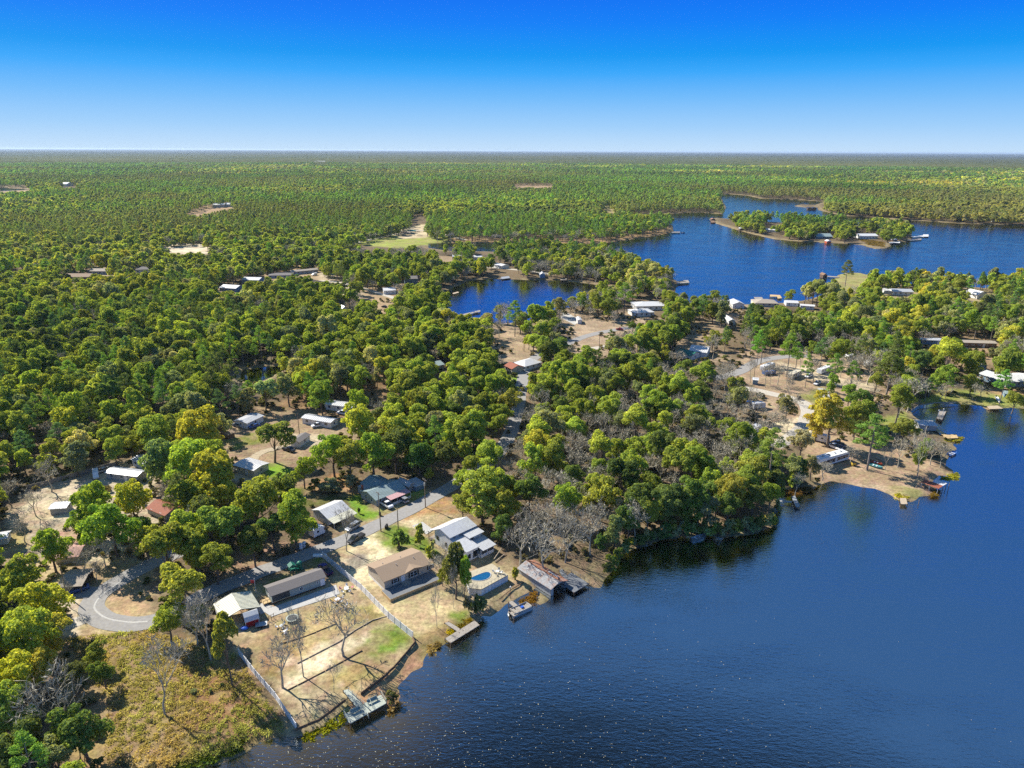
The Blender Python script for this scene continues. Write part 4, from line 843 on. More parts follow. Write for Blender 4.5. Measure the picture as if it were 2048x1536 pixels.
log_wall('brown timber border below the pool deck', [(999,1198),(1025,1178),(1048,1165)], .35, 'landscape_log')
log_wall('stone seawall around the little bay beside the twin-lamp dock', [(1822,822),(1836,812),(1875,806),(1912,806)], .5, 'grey_wood', lm='the little bay seawall')
# ---- pool terrace
zt = 1.9; cor = [(938,1176),(963,1178.5),(1016,1149.5),(984,1127),(930,1146)]; w = GP(cor, zt); c0 = w.mean(0)
e = empty('pool_deck', (c0[0], c0[1], 0), 0, 'raised paved pool terrace with white panelled retaining wall above the lake', 'terrace'); LM.append(('the pool terrace', c0[0], c0[1])); FOOT.append((c0[0], c0[1], 9))
pts = [tuple(p-c0) for p in w]; g = MB(); g.quadslab([(p[0], p[1], zt) for p in pts], .25, 'pool_paving'); g.build('paving', e)
for i in range(len(pts)):
    a = np.array(pts[i]); b = np.array(pts[(i+1) % len(pts)]); L = float(np.hypot(*(b-a))); n = max(2, round(L/1.2)); d = (b-a)/L; nn = np.array([d[1], -d[0]])
    for k in range(n):
        p = a+d*L*k/n; q = a+d*L*(k+.94)/n; g = MB(); g.add([(p[0], p[1], 0), (q[0], q[1], 0), (q[0], q[1], zt-.26), (p[0], p[1], zt-.26), (p[0]-nn[0]*.08, p[1]-nn[1]*.08, 0), (q[0]-nn[0]*.08, q[1]-nn[1]*.08, 0), (q[0]-nn[0]*.08, q[1]-nn[1]*.08, zt-.26), (p[0]-nn[0]*.08, p[1]-nn[1]*.08, zt-.26)], [(0, 1, 2, 3), (7, 6, 5, 4), (0, 4, 5, 1), (2, 6, 7, 3), (1, 5, 6, 2), (3, 7, 4, 0)], 'white_vinyl'); g.build('wall_panel', e)
        if i in (1, 0): g = MB(); g.bar((p[0], p[1], zt), (p[0], p[1], zt+.95), .035, 'galvanised', 4); g.bar((p[0], p[1], zt+.9), (p[0]+d[0]*L/n, p[1]+d[1]*L/n, zt+.9), .025, 'galvanised', 4); g.build('railing', e)
g = MB(); g.box(-8, 8, -6, 6, .02, .04, 'concrete_dark')
pc_ = G(962, 1153.5, zt); ax = G(981, 1147.5, zt)-pc_; La = float(np.hypot(*ax)); rzp = math.atan2(ax[1], ax[0])
po = empty('swimming_pool', (pc_[0], pc_[1], zt+.012), rzp, 'kidney-shaped blue swimming pool set in the raised terrace', 'pool')
def kid(s): return [(s*La*math.cos(t)*1.0, s*La*.52*math.sin(t)*(1+.22*math.cos(t))+.3*math.cos(2*t)) for t in np.linspace(0, 2*math.pi, 28, endpoint=False)]
g = MB(); k0 = kid(1.08); k1 = kid(1.0); n = 28; V = [(x, y, .0) for x, y in k0]+[(x, y, .0) for x, y in k1]+[(x, y, .09) for x, y in k0]+[(x, y, .09) for x, y in k1]
g.add(V, [(i+2*n, (i+1) % n+2*n, (i+1) % n+3*n, i+3*n) for i in range(n)]+[(i, (i+1) % n, (i+1) % n+2*n, i+2*n) for i in range(n)]+[(i+n, i+3*n, (i+1) % n+3*n, (i+1) % n+n) for i in range(n)], 'concrete'); g.build('coping', po)
g = MB(); g.add([(x, y, .035) for x, y in k1], [tuple(range(n))], 'pool_tile'); g.build('water', po)
# ---- docks
def dock(label, decks, z=.45, m='grey_wood', rail=(), posts=True, name='dock', lm=None, wz=WL, fascia=None, cat='dock'):
    w0 = GP(decks[0], z).mean(0); e = empty(name, (w0[0], w0[1], wz), 0, label, cat)
    if lm: LM.append((lm, w0[0], w0[1]))
    zz = z-wz
    for k, d in enumerate(decks):
        w = GP(d, z)-w0; g = MB(); g.quadslab([(p[0], p[1], zz+k*.012) for p in w], .16, m); g.build('deck', e)
        if posts:
            for i in range(len(w)):
                a, b = w[i], w[(i+1) % len(w)]; L = np.hypot(*(b-a)); n = max(1, int(L/3.2))
                for q in range(n): p = a+(b-a)*q/n; g = MB(); g.bar((p[0], p[1], -2.2), (p[0], p[1], zz+.12), .1, 'brown_wood', 5); g.build('piling', e)
    for r in rail:
        w = GP(r, z)-w0
        for a, b in zip(w[:-1], w[1:]):
            L = np.hypot(*(b-a)); n = max(1, round(L/1.6)); g = MB()
            for q in range(n+1): p = a+(b-a)*q/n; g.bar((p[0], p[1], zz), (p[0], p[1], zz+1.0), .045, m, 4)
            for h_ in (1.0, .55): g.bar((a[0], a[1], zz+h_), (b[0], b[1], zz+h_), .04, m, 4)
            g.build('railing', e)
    return e, w0
eD, w0 = dock('grey-green T-shaped dock with railings and two benches at the terraced yard', [[(686,1381),(697,1378),(740,1421),(726,1430)], [(688,1429),(700,1447),(773,1406),(762,1389)]], .55, 'dock_green_grey',
     rail=[[(705,1400),(726,1428),(733,1432),(737,1437)], [(697,1382),(738,1420)], [(690,1426),(688,1429),(700,1447)], [(690,1428),(724,1412)], [(745,1416),(738,1402),(762,1389),(773,1406)]], lm='the T-shaped dock')
for bx_, by_ in ((712, 1424), (745, 1404)):
    p = G(bx_, by_, .55)-w0; g = MB(); q = Matrix.Translation((p[0], p[1], .55-WL+.014)) @ Matrix.Rotation(th, 4, 'Z'); g.box(-1.1, 1.1, -.25, .25, .4, .47, 'dock_green_grey', q); g.box(-1.1, 1.1, .22, .28, .47, .95, 'dock_green_grey', q)
    for s_ in (-1, 1): g.box(s_*.95-.05, s_*.95+.05, -.2, .25, 0, .4, 'dock_green_grey', q)
    g.build('bench', eD)
dock('weathered L-shaped dock beside the end of the long white fence', [[(889,1246),(897,1243),(926,1261),(918,1265)], [(890,1277),(901,1286),(959,1250),(949,1241)]], .1, 'grey_wood', lm='the weathered dock')
dock('narrow plank landing in front of the pool terrace', [[(1017,1204),(1024,1201),(1046,1219),(1038,1223)], [(1019,1226),(1028,1233),(1064,1211),(1056,1205)]], .15, 'grey_wood', lm='the plank landing')
dock('wide grey deck with white edge beside the rusty boathouse', [[(1118,1141),(1124,1138),(1134,1150),(1143,1144.5),(1178,1167),(1148,1185),(1122,1167),(1128,1160)]], .2, 'deck_grey', rail=[[(1143,1144.5),(1178,1167)], [(1118,1141),(1134,1151)]], lm='the wide grey deck')
dock('small blue-grey dock under the dark trees', [[(1583,993),(1590,991),(1600,1012),(1592,1014)], [(1557,1000),(1584,1002),(1584,1005),(1557,1003)]], .1, 'galvanised', lm='the small blue-grey dock')
dock('tiny white dock off the grassy point', [[(1800,996),(1812,996),(1815,1008),(1802,1008)]], .1, 'pale_log', lm='the tiny white dock')
dock('fresh yellow timber dock with rails beside the white boathouse', [[(1868,858),(1873,856),(1892,867),(1886,870)], [(1886,869),(1912,868),(1917,876),(1889,877)]], .3, 'new_wood', rail=[[(1875,858),(1893,866)], [(1888,877),(1900,877)]], lm='the yellow timber dock')
e, w0 = dock('twin-lamp wooden dock standing alone in the little bay', [[(1873,836),(1880,820),(1893,822),(1884,840)]], .35, 'grey_wood', lm='the twin-lamp dock')
for px_, py_ in ((1876, 832), (1885, 830)):
    p = G(px_, py_, .35)-w0; g = MB(); g.bar((p[0], p[1], 1.1), (p[0], p[1], 3.6), .09, 'trim_white', 5); g.box(p[0]-.25, p[0]+.25, p[1]-.2, p[1]+.2, 3.6, 3.9, 'trim_white'); g.build('lamp_post', e)
dock('pale floating dock at the foot of the lakefront lawn', [[(1974,812),(1996,811),(2006,817),(1980,818)]], .1, 'pale_log', lm='the pale floating dock')
dock('dark dock platform off the peninsula tip', [[(1352,562),(1376,560),(1379,565),(1356,567)]], .4, 'grey_wood', lm='the peninsula tip dock')
dock('long pier with white end platform off the island', [[(1822,472),(1850,471),(1850,473),(1822,474)], [(1846,469),(1857,469),(1857,473),(1846,473)]], .4, 'white_vinyl')
dock('short lower pier with dark float off the island', [[(1815,479),(1843,477),(1843,479),(1815,481)]], .4, 'grey_wood')
dock('white covered boat lift dock right of the island point', [[(1778,484),(1800,483),(1800,486),(1778,486)]], .4, 'white_vinyl')
dock('little brown dock on the western tip of the island', [[(1422,441),(1429,441),(1430,445),(1422,445)]], .6, 'brown_wood')
dock('wooden dock behind the tan hip-roofed house', [[(1508,594),(1524,594),(1526,598),(1510,598)]], .3, 'grey_wood')
dock('orange timber dock left of the near-shore trees', [[(1540,589),(1560,590),(1564,596),(1556,597),(1554,593),(1540,593)]], .3, 'new_wood')
dock('thin pier with a small shelter off the right point', [[(1648,551),(1678,553),(1678,555),(1648,553)]], .3, 'grey_wood')
dock('plank pier on the west end of the cove', [[(905,586),(916,583),(918,585),(907,588)]], .2, 'pale_log')
dock('plank dock on the south-west cove shore', [[(926,628),(960,620),(961,623),(928,631)]], .2, 'grey_wood')
dock('small swim dock on the north cove shore beside the boathouse', [[(1120,556),(1134,556),(1134,560),(1121,560)]], .2, 'grey_wood')
dock('dark dock with moored boat by the cove landing', [[(1002,554),(1018,552),(1020,556),(1004,558)]], .2, 'galvanised')
dock('little pier off the long northern point', [[(1343,463),(1360,463),(1360,465),(1343,465)]], .4, 'grey_wood')
# ---- rust roofed boat shelter at the point
a_, L_, rz_ = frame_of((1841, 978), (1873, 990), WL)
e = empty('boat_shelter', (a_[0], a_[1], WL), rz_, 'open boat shelter with red and white metal roof on thin posts in the water', 'boat shelter'); LM.append(('the red boat shelter', a_[0], a_[1]))
g = MB(); g.quadslab([(-.3, -.3, 2.5), (L_+.3, -.3, 2.5), (L_+.3, 2.6, 2.75), (-.3, 2.6, 2.75)], .08, 'red_roof'); g.build('roof', e)['label'] = 'rusty red roof half'
g = MB(); g.quadslab([(L_*.55, 2.62, 2.76), (L_+.3, 2.62, 2.76), (L_+.3, 5.2, 2.95), (L_*.3, 5.2, 2.95)], .08, 'white_metal_roof'); g.build('roof', e)['label'] = 'white roof half'
for x in (0, L_*.5, L_):
    for y in (0, 5): g = MB(); g.bar((x, y, -2), (x, y, 2.45 if y == 0 else 2.85), .07, 'trim_white', 5); g.build('post', e)
for px_, py_, hh in ((1895,985,3.4),(1890,980,1.8),(1884,984,1.6),(1837,1008,1.5),(1855,990,1.0),(1868,994,1.0)):
    w = G(px_, py_, WL); g = MB(); g.bar((0, 0, -2), (0, 0, hh), .11, 'pole_wood', 6); o = g.build('mooring_post'); o.location = (w[0], w[1], WL)
    tag(o, {1895: 'tallest bare mooring post beside the red boat shelter', 1890: 'mooring post between the shelter and the tallest post', 1884: 'thin mooring post close to the red boat shelter', 1837: 'lone post standing in the water off the point', 1855: 'short stub post under the shelter edge', 1868: 'short stub post at the shelter corner'}[px_], 'post', 'mooring posts by the boat shelter')
# ---- covered boat lifts far off
for lab, px_, py_, m_ in (('red boathouse with white roof off the island shore', 1655, 487, 'red_roof'), ('brown covered boat lift on the island west shore', 1574, 474, 'red_roof'), ('yellow covered dock on the island west shore', 1521, 468, 'yellow_paint'), ('white covered dock near the island west tip', 1482, 461, 'metal_roof'),
                          ('dark floating boathouse in the northern bay', 1618, 419, 'dark_paint'), ('small dark boathouse beside the floating boathouse', 1627, 419, 'dark_paint'), ('brown boathouse at the end of the thin pier', 1646, 556, 'brown_wood'), ('white boat canopy off the island south point', 1787, 484, 'white_metal_roof'), ('reddish shelter on the pier off the island', 1425, 442, 'rust_roof')):
    w = G(px_, py_, WL); s = depth_of(w[0], w[1])/F_PX; W_ = 9*s; e = empty('boathouse', (w[0], w[1], WL), 0, lab, 'boathouse'); g = MB(); g.prism([(-W_*.5, 3), (0, 4.6), (W_*.5, 3)], 'y', -4, 4, m_ if m_ != 'red_roof' or px_ != 1655 else 'white_metal_roof'); g.build('roof', e)
    g = MB(); g.box(-W_*.42, W_*.42, -3.5, 3.5, .3, 2.98, 'red_boat' if px_ == 1655 else 'dark_wood'); g.build('wall', e)
    for x in (-1, 1): g = MB(); g.bar((x*W_*.45, -3.6, -1), (x*W_*.45, -3.6, 3), .2, 'grey_wood', 4); g.build('post', e)
# ================================================================== VEHICLES
def loft(sections, m, mb, X=None):
    """sections: list of (x, half_width, z_low, z_high, half_width_top); closed body along x"""
    n = len(sections); V = []
    for x, w, z0, z1, wt in sections: V += [(x, -w, z0), (x, w, z0), (x, w, z0+(z1-z0)*.55), (x, wt, z1), (x, -wt, z1), (x, -w, z0+(z1-z0)*.55)]
    F = [(i*6+k, i*6+(k+1) % 6, (i+1)*6+(k+1) % 6, (i+1)*6+k) for i in range(n-1) for k in range(6)]+[tuple(range(5, -1, -1)), tuple(range((n-1)*6, n*6))]
    mb.add(V, F, m, X)
def vehicle(kind, label, head, tail, paint, z=.05, length=None, cat=None, group=None, cover=None, lm=None):
    h = G(*head); t = G(*tail); c = (h+t)/2; d = h-t; rz = math.atan2(d[1], d[0]); L = length or {'sedan': 4.6, 'suv': 4.8, 'pickup': 5.7, 'van': 5.6}[kind]
    e = empty({'sedan': 'car', 'suv': 'suv', 'pickup': 'pickup_truck', 'van': 'van'}[kind], (c[0], c[1], z), rz, label, cat or {'sedan': 'car', 'suv': 'car', 'pickup': 'pickup truck', 'van': 'van'}[kind], group)
    if lm: LM.append((lm, c[0], c[1]))
    H = L/2; W = .92
    b = MB()
    if kind == 'pickup':
        loft([(-H, W*.96, .5, 1.05, W*.95), (-H+.1, W, .42, 1.08, W*.95), (-.25, W, .4, 1.08, W*.95)], paint, b); loft([(-.24, W, .4, 1.1, W*.93), (H-1.6, W, .4, 1.12, W*.93), (H-.25, W*.97, .42, 1.05, W*.88), (H, W*.86, .48, .88, W*.8)], paint, b)
        bo = b.build('body', e)
        g = MB(); g.box(-H+.12, -.35, -W*.8, W*.8, 1.085, 1.10, 'black_plastic'); g.build('truck_bed', e)
        cab = [(-.3, .86, 1.1, 1.12, .8), (-.1, .86, 1.1, 1.78, .7), (1.0, .86, 1.1, 1.82, .7), (1.75, .86, 1.1, 1.14, .8)]
    elif kind == 'van':
        loft([(-H, W*.95, .45, 2.0, W*.88), (-H+.15, W, .4, 2.15, W*.9), (H-1.5, W, .4, 2.15, W*.9), (H-.7, W, .4, 1.4, W*.88), (H, W*.9, .45, .95, W*.8)], paint, b); bo = b.build('body', e)
        cab = [(H-1.65, .9, 1.35, 1.37, .84), (H-1.5, .95, 1.3, 2.0, .82), (H-.85, .9, 1.3, 1.5, .84)]
    else:
        loft([(-H, W*.9, .48, .95, W*.8), (-H+.15, W*.97, .4, 1.05, W*.88), (0, W, .38, 1.06, W*.92), (H-1.2, W, .38, 1.04, W*.9), (H-.2, W*.95, .42, .86, W*.84), (H, W*.84, .48, .74, W*.76)], paint, b); bo = b.build('body', e)
        if kind == 'suv': cab = [(-H+.1, .86, 1.0, 1.05, .8), (-H+.35, .88, 1.04, 1.66, .72), (.5, .88, 1.04, 1.7, .72), (1.35, .86, 1.03, 1.06, .8)]
        else: cab = [(-H+.55, .84, 1.0, 1.04, .78), (-1.0, .86, 1.04, 1.42, .68), (.35, .86, 1.04, 1.44, .68), (1.3, .84, 1.03, 1.05, .78)]
    g = MB(); loft(cab, 'window_dark', g); g.build('windows', e)
    if kind != 'van':
        x0, x1 = cab[1][0]+.03, cab[2][0]-.03; zt_ = max(cab[1][3], cab[2][3]); g = MB(); g.add([(x0, -.68, cab[1][3]+.01), (x1, -.68, cab[2][3]+.01), (x1, .68, cab[2][3]+.01), (x0, .68, cab[1][3]+.01), (x0, -.66, zt_+.06), (x1, -.66, zt_+.05), (x1, .66, zt_+.05), (x0, .66, zt_+.06)], [(4, 5, 6, 7), (0, 1, 5, 4), (1, 2, 6, 5), (2, 3, 7, 6), (3, 0, 4, 7)], paint)
        for x in (cab[1][0]+.1, (cab[1][0]+cab[2][0])/2, cab[2][0]-.1):
            for s in (-1, 1): g.add([(x-.05, s*.885, 1.05), (x+.05, s*.885, 1.05), (x+.05, s*.72, zt_), (x-.05, s*.72, zt_)], [(0, 1, 2, 3)], paint)
        g.build('roof', e)
    for sx in (-H+.95, H-.95):
        for s in (-1, 1): g = MB(); g.bar((sx, s*.70, .34), (sx, s*.94, .34), .35, 'rubber', 12); g.bar((sx, s*.94, .34), (sx, s*.955, .34), .19, 'galvanised', 8); g.build('wheel', e)
    for s in (-1, 1):
        g = MB(); g.box(H-.12, H+.01, s*.62-.14, s*.62+.14, .62, .76, 'headlight_glass'); g.build('headlight', e)
        g = MB(); g.box(-H-.015, -H+.05, s*.72-.1, s*.72+.1, .72, .95, 'tail_red'); g.build('tail_light', e)
    FOOT.append((c[0], c[1], 2.2)); return e
vehicle('suv', 'silver SUV parked on the road edge by the ribbed roof house', (694,1065), (717,1052), 'silver_paint', z=.12, lm='the silver SUV')
vehicle('pickup', 'dark grey pickup truck with open bed on the pale sand drive', (698,1090), (727,1072), 'dark_paint', lm='the dark pickup')
vehicle('pickup', 'white pickup truck nosed toward the road under the pink awning house', (784,1019), (762,1006), 'white_paint', lm='the white pickup')
vehicle('suv', 'grey jeep-like car with dark windows beside the pink awning', (797,999), (813,1007), 'silver_paint')
vehicle('pickup', 'dark purple pickup truck at the far end of the grey-green trailer', (643,1136), (659,1151), 'purple_paint')
vehicle('sedan', 'dark car parked inside the open carport near the road', (138,1180), (152,1176), 'dark_paint')
vehicle('sedan', 'dark blue car at the right side inside the open carport', (152,1184), (165,1180), 'blue_paint')
vehicle('van', 'white van parked beside the old grey trailer', (193,961), (192,947), 'white_paint')
vehicle('sedan', 'pale car parked behind the white van', (200,946), (211,942), 'silver_paint')
vehicle('pickup', 'dark car with white hood shaded beside the white shed', (588,905), (568,899), 'dark_paint')
vehicle('sedan', 'white car hidden under the yellow-green tree near the brown shed', (410,881), (396,878), 'white_paint')
vehicle('sedan', 'light blue car beside the white trailer end', (482,855), (470,852), 'silver_paint')
vehicle('sedan', 'dark blue car parked in front of the white trailer end', (502,857), (516,853), 'blue_paint')
vehicle('pickup', 'white pickup truck parked before the long white trailer', (630,855), (645,852), 'white_paint')
vehicle('pickup', 'white truck parked beside the upper white trailer', (680,828), (694,830), 'white_paint')
vehicle('pickup', 'silver pickup truck next to the truck by the upper white trailer', (702,826), (714,831), 'silver_paint')
vehicle('pickup', 'pale blue-grey pickup behind the white car on the peninsula', (1664,886), (1690,896), 'silver_paint', lm='the pale blue pickup')
vehicle('pickup', 'white pickup beside the large striped motorhome', (1657,892), (1682,902), 'white_paint')
vehicle('pickup', 'white truck facing the road in the campground', (1612,757), (1622,752), 'white_paint')
vehicle('pickup', 'white small truck in front of the open camp shed', (1631,771), (1637,767), 'white_paint')
vehicle('sedan', 'white car at the sandy edge of the campground', (1611,706), (1625,705), 'white_paint')
vehicle('sedan', 'dark red car on the road by the near cove houses', (1233,660), (1245,661), 'red_car_paint')
vehicle('sedan', 'dark car parked near the far cul-de-sac lawn', (762,614), (775,616), 'dark_paint')
vehicle('van', 'white van in the drive beside the long pale trailer', (624,552), (634,550), 'white_paint')
vehicle('sedan', 'dark grey car under the right edge trees', (1928,703), (1936,699), 'dark_paint')
# ---- campers and motorhomes
def camper(label, A, B, W=2.5, H=2.9, paint='white_paint', stripe=None, kind='camper', lm=None, ac=1, group=None, nose=True):
    a = G(*A); b = G(*B); d = b-a; L = float(np.hypot(*d)); rz = math.atan2(d[1], d[0]); e = empty(kind, (a[0], a[1], .05), rz, label, 'camper' if kind == 'camper' else 'motorhome', group)
    if lm: LM.append((lm, a[0], a[1]))
    FOOT.append(((a[0]+b[0])/2, (a[1]+b[1])/2, L/2+.5))
    g = MB(); n = .5 if nose else .1
    g.prism([(0, .5), (-.0, H-.5), (.12, H-.1), (.5, H), (L-n-.3, H), (L-.15, H-.35), (L, H*.55), (L-.1, .5)], 'y', 0, W, paint); g.build('body', e)
    for i in range(max(2, int(L/2.6))):
        x = L*(i+.6)/(int(L/2.6)+.6); g = MB(); g.box(x-.4, x+.4, -.03, .01, 1.5, 2.1, 'window_dark'); g.build('window', e)
    g = MB(); g.box(L*.55-.35, L*.55+.35, -.04, .01, .6, 2.35, 'trim_white'); g.build('door', e)
    for i in range(ac): x = L*(i+1)/(ac+1); g = MB(); g.prism([(x-.4, H+.005), (x-.3, H+.28), (x+.3, H+.28), (x+.4, H+.005)], 'y', W/2-.35, W/2+.35, 'galvanised'); g.build('roof_unit', e)
    if stripe:
        for k, s_ in enumerate(stripe): g = MB(); g.add([(.2, -.02-.002*k, .7+k*.55), (L-.6, -.02-.002*k, 1.5+k*.42), (L-.35, -.02-.002*k, 1.85+k*.42), (.2, -.02-.002*k, 1.15+k*.6)], [(0, 1, 2, 3)], s_); g.build('stripe', e)
    for x in (L*.25, L*.32) if kind == 'camper' else (L*.2, L*.8):
        for y in (.1, W-.1): g = MB(); g.bar((x, y-.12, .32), (x, y+.12, .32), .36, 'rubber', 10); g.build('wheel', e)
    return e
camper('white camper trailer parked in front of the ribbed roof house', (629,1079), (651,1068), lm='the white camper')
camper('large motorhome with brown swoosh stripes and white roof by the shore', (1638,938), (1697,921), 3.0, 3.5, 'white_paint', ['stripe_brown', 'stripe_tan', 'stripe_brown'], 'motorhome', 'the striped motorhome', 4)
camper('long white camper with curved nose behind the peninsula pickups', (1612,878), (1655,889), 2.6, 3.0, lm='the long white camper')
camper('white camper under trees beside the sand drive of the peninsula', (1500,874), (1524,863), 2.6, 2.9, ac=1, lm='the sand drive camper')
camper('white camper with grey end among the peninsula trees', (1507,820), (1531,817), 2.5, 2.8)
camper('blue-grey camper joined behind the grey-ended camper', (1490,815), (1506,818), 2.5, 2.7, 'silver_paint')
camper('beige camper with large rear window at the sandy track', (1585,760), (1604,751), 2.6, 2.9, 'cream_siding', lm='the beige camper')
camper('white camper on the far side of the sandy track', (1642,750), (1664,742), 2.5, 2.8, lm='the track side camper')
camper('striped camper under a leafless tree at the road bend', (1528,744), (1550,736), 2.5, 2.8, 'white_paint', ['stripe_brown'])
camper('dark blue boat-like camper beside the road bend', (1530,752), (1552,749), 2.4, 1.9, 'blue_paint')
camper('white camper end between the two leafless campground trees', (1734,735), (1746,733), 2.5, 2.8)
camper('white camper in the yard by the dark grove', (1696,720), (1712,718), 2.5, 2.6)
# ---- boats
def boat(label, A, B, W, col, m2='white_paint', pontoon=False, z=WL, lm=None, name=None):
    a = G(*A, z); b = G(*B, z); d = b-a; L = float(np.hypot(*d)); e = empty(name or ('pontoon_boat' if pontoon else 'boat'), (a[0], a[1], z), math.atan2(d[1], d[0]), label, 'boat')
    if lm: LM.append((lm, a[0], a[1]))
    h = W/2
    if pontoon:
        for s in (-1, 1): g = MB(); g.bar((0, s*h*.75, .15), (L*.9, s*h*.75, .15), .32, 'galvanised', 8); g.bar((L*.9, s*h*.75, .15), (L, s*h*.75, .35), .32, 'galvanised', 8, .08); g.build('float', e)
        g = MB(); g.box(0, L*.95, -h, h, .45, .55, 'grey_wood'); g.build('deck', e)
        g = MB()
        for s in (-1, 1): g.box(.2, L*.9, s*h-.03, s*h+.03, .56, 1.15, col)
        g.box(L*.88, L*.9, -h+.1, h-.1, .56, 1.15, col); g.build('railing', e)
        g = MB(); g.box(.5, 1.6, -h+.15, h-.15, .56, .95, m2); g.box(.5, .75, -h+.15, h-.15, .95, 1.3, m2); g.build('seat', e)
        g = MB(); g.box(L*.5, L*.62, -.3, .3, .56, 1.3, 'blue_plastic'); g.build('console', e)
    else:
        g = MB(); S = [(0, h*.85, 0), (L*.3, h, 0), (L*.65, h*.92, .05), (L*.88, h*.5, .12), (L, .03, .25)]; n = len(S); V = []
        for x, w, k in S: V += [(x, -w, .6+k), (x, -w*.6, -.05+k*.6), (x, w*.6, -.05+k*.6), (x, w, .6+k), (x, w*.82, .6+k), (x, w*.7, .3+k), (x, -w*.7, .3+k), (x, -w*.82, .6+k)]
        F = [(i*8+k, i*8+(k+1) % 8, (i+1)*8+(k+1) % 8, (i+1)*8+k) for i in range(n-1) for k in range(8)]+[(0, 1, 2, 3, 4, 5, 6, 7), tuple(range((n-1)*8+7, (n-1)*8-1, -1))]
        g.add(V, F, col); g.build('hull', e)
        for x in (.3, .55): g = MB(); g.box(L*x-.18, L*x+.18, -h*.75, h*.75, .42, .5, m2); g.build('seat', e)
        g = MB(); g.box(-.35, -.02, -.16, .16, .2, 1.0, 'black_plastic'); g.build('outboard_motor', e)
    return e
boat('white pontoon boat with blue seat moored at the plank landing', (1021,1232), (1062,1214), 2.3, 'grey_siding', 'grey_wood', True, lm='the pontoon boat')
boat('teal upturned-looking boat lying on the brown yard', (1738,930), (1765,938), 1.9, 'teal_paint', z=.1, lm='the teal boat')
boat('red boat beside the teal boat on the brown yard', (1742,924), (1764,931), 1.8, 'red_boat', z=.1)
boat('small pale boat drawn up by the dark shore trees', (1382,1082), (1412,1072), 1.8, 'silver_paint', z=WL)
boat('dark blue boat at the leafless trees on the point', (1897,912), (1912,905), 2.2, 'blue_paint', lm='the dark blue boat')
boat('pale pontoon boat moored on the cove west shore', (940,630), (954,625), 2.6, 'white_paint', 'white_paint', True)
boat('white skiff lying on the lakefront lawn', (1992,795), (1998,806), 1.4, 'white_paint', z=.05)
boat('white boat on the lawn below the shore house', (1552,970), (1562,965), 2, 'white_paint', z=.05)
boat('small fishing boat out on the lake near the northern point', (1362,466), (1370,466), 4, 'dark_paint')
boat('white boat at the south-east channel dock', (1000,558), (1010,558), 3, 'white_paint')
for k, (px_, py_) in enumerate([(880,572),(890,570),(900,566),(908,563)]):
    boat(['red covered boat moored first on the shaded cove shore', 'white boat beside the red covered boat', 'silver boat moored in the middle of the cove row', 'blue-trimmed boat last in the cove row'][k], (px_+18, py_-2), (px_+28, py_-4), 3, ['red_boat', 'white_paint', 'silver_paint', 'blue_paint'][k])
# ================================================================== POLES AND WIRES
POLES = []
def pole(label, base, h, arms=1, transformer=False, lean=(0, 0), m='pole_wood'):
    g_ = G(*base); e = empty('utility_pole', (g_[0], g_[1], 0), math.radians(-50), label, 'utility pole', 'wooden utility poles'); top = Vector((lean[0], lean[1], h))
    g = MB(); g.bar((0, 0, -.3), top, .17, m, 7, .11); g.build('pole', e)
    for k in range(arms): g = MB(); z = h-.4-k*.9; g.box(-1.1+lean[0], 1.1+lean[0], -.06+lean[1], .06+lean[1], z-.07, z+.07, m); [g.bar((x+lean[0], lean[1], z+.07), (x+lean[0], lean[1], z+.28), .05, 'trim_white', 5) for x in (-1, -.45, .45, 1)]; g.build('crossarm', e)
    if transformer: g = MB(); g.bar((.3, -.25, h-2.2), (.3, -.25, h-1.2), .25, 'galvanised', 8); g.build('transformer', e)
    POLES.append(Vector((g_[0], g_[1], h-.3))); return e
pole('utility pole with transformer beside the road near the teal roofed house', (851,1015), 9.8, 1, True)
pole('slightly leaning utility pole between the two driveways', (762,1063), 12.2, 1, False, (-.9, .3)); POLES[-1] += Vector((-.9, .3, 0))
pole('thin pole standing in the grass by the hedge bush', (797,1068), 8.5, 0)
pole('pole in the clearing behind the long white trailer', (599,870), 9, 0)
pole('pole in the tan clearing near the cove', (1198,703), 11, 1)
pole('tall pole at the edge of the small clearing behind the cove lawn', (1048,703), 9, 1)
pole('pole among mid-woods houses with a white lamp box', (955,740), 9, 0, True)
pole('pole by the round drive carport', (133,1190), 8.5, 0)
pole('campground pole in front of the open camp shed', (1648,800), 9.5, 0)
pole('pole at the campground road junction', (1660,808), 6, 0)
pole('thin campground pole near the green kiosk', (1507,762), 8, 0)
def wires(a, b, label, n=3, sag=1.0, th=.025):
    d = b-a; side = Vector((-d.y, d.x, 0)).normalized(); e = MB(); m_ = (a+b)/2
    for k in range(n):
        off = side*(k-(n-1)/2)*.9; P_ = [a.lerp(b, t)+off-Vector((0, 0, 4*sag*t*(1-t))) for t in [i/10 for i in range(11)]]
        for p, q in zip(P_[:-1], P_[1:]): e.bar(p-a, q-a, th, 'wire_black', 3)
    o = e.build('power_line'); o.location = a; tag(o, label, 'power line'); return o
o_ = G(930, 965); wires(POLES[0], Vector((o_[0], o_[1], 9)), 'power lines running on from the transformer pole into the woods')
wires(POLES[0], POLES[1], 'power lines strung between the two road poles')
o_ = G(560, 1150); wires(POLES[1], Vector((o_[0], o_[1], 9)), 'power lines crossing above the shaded road toward the trailer')
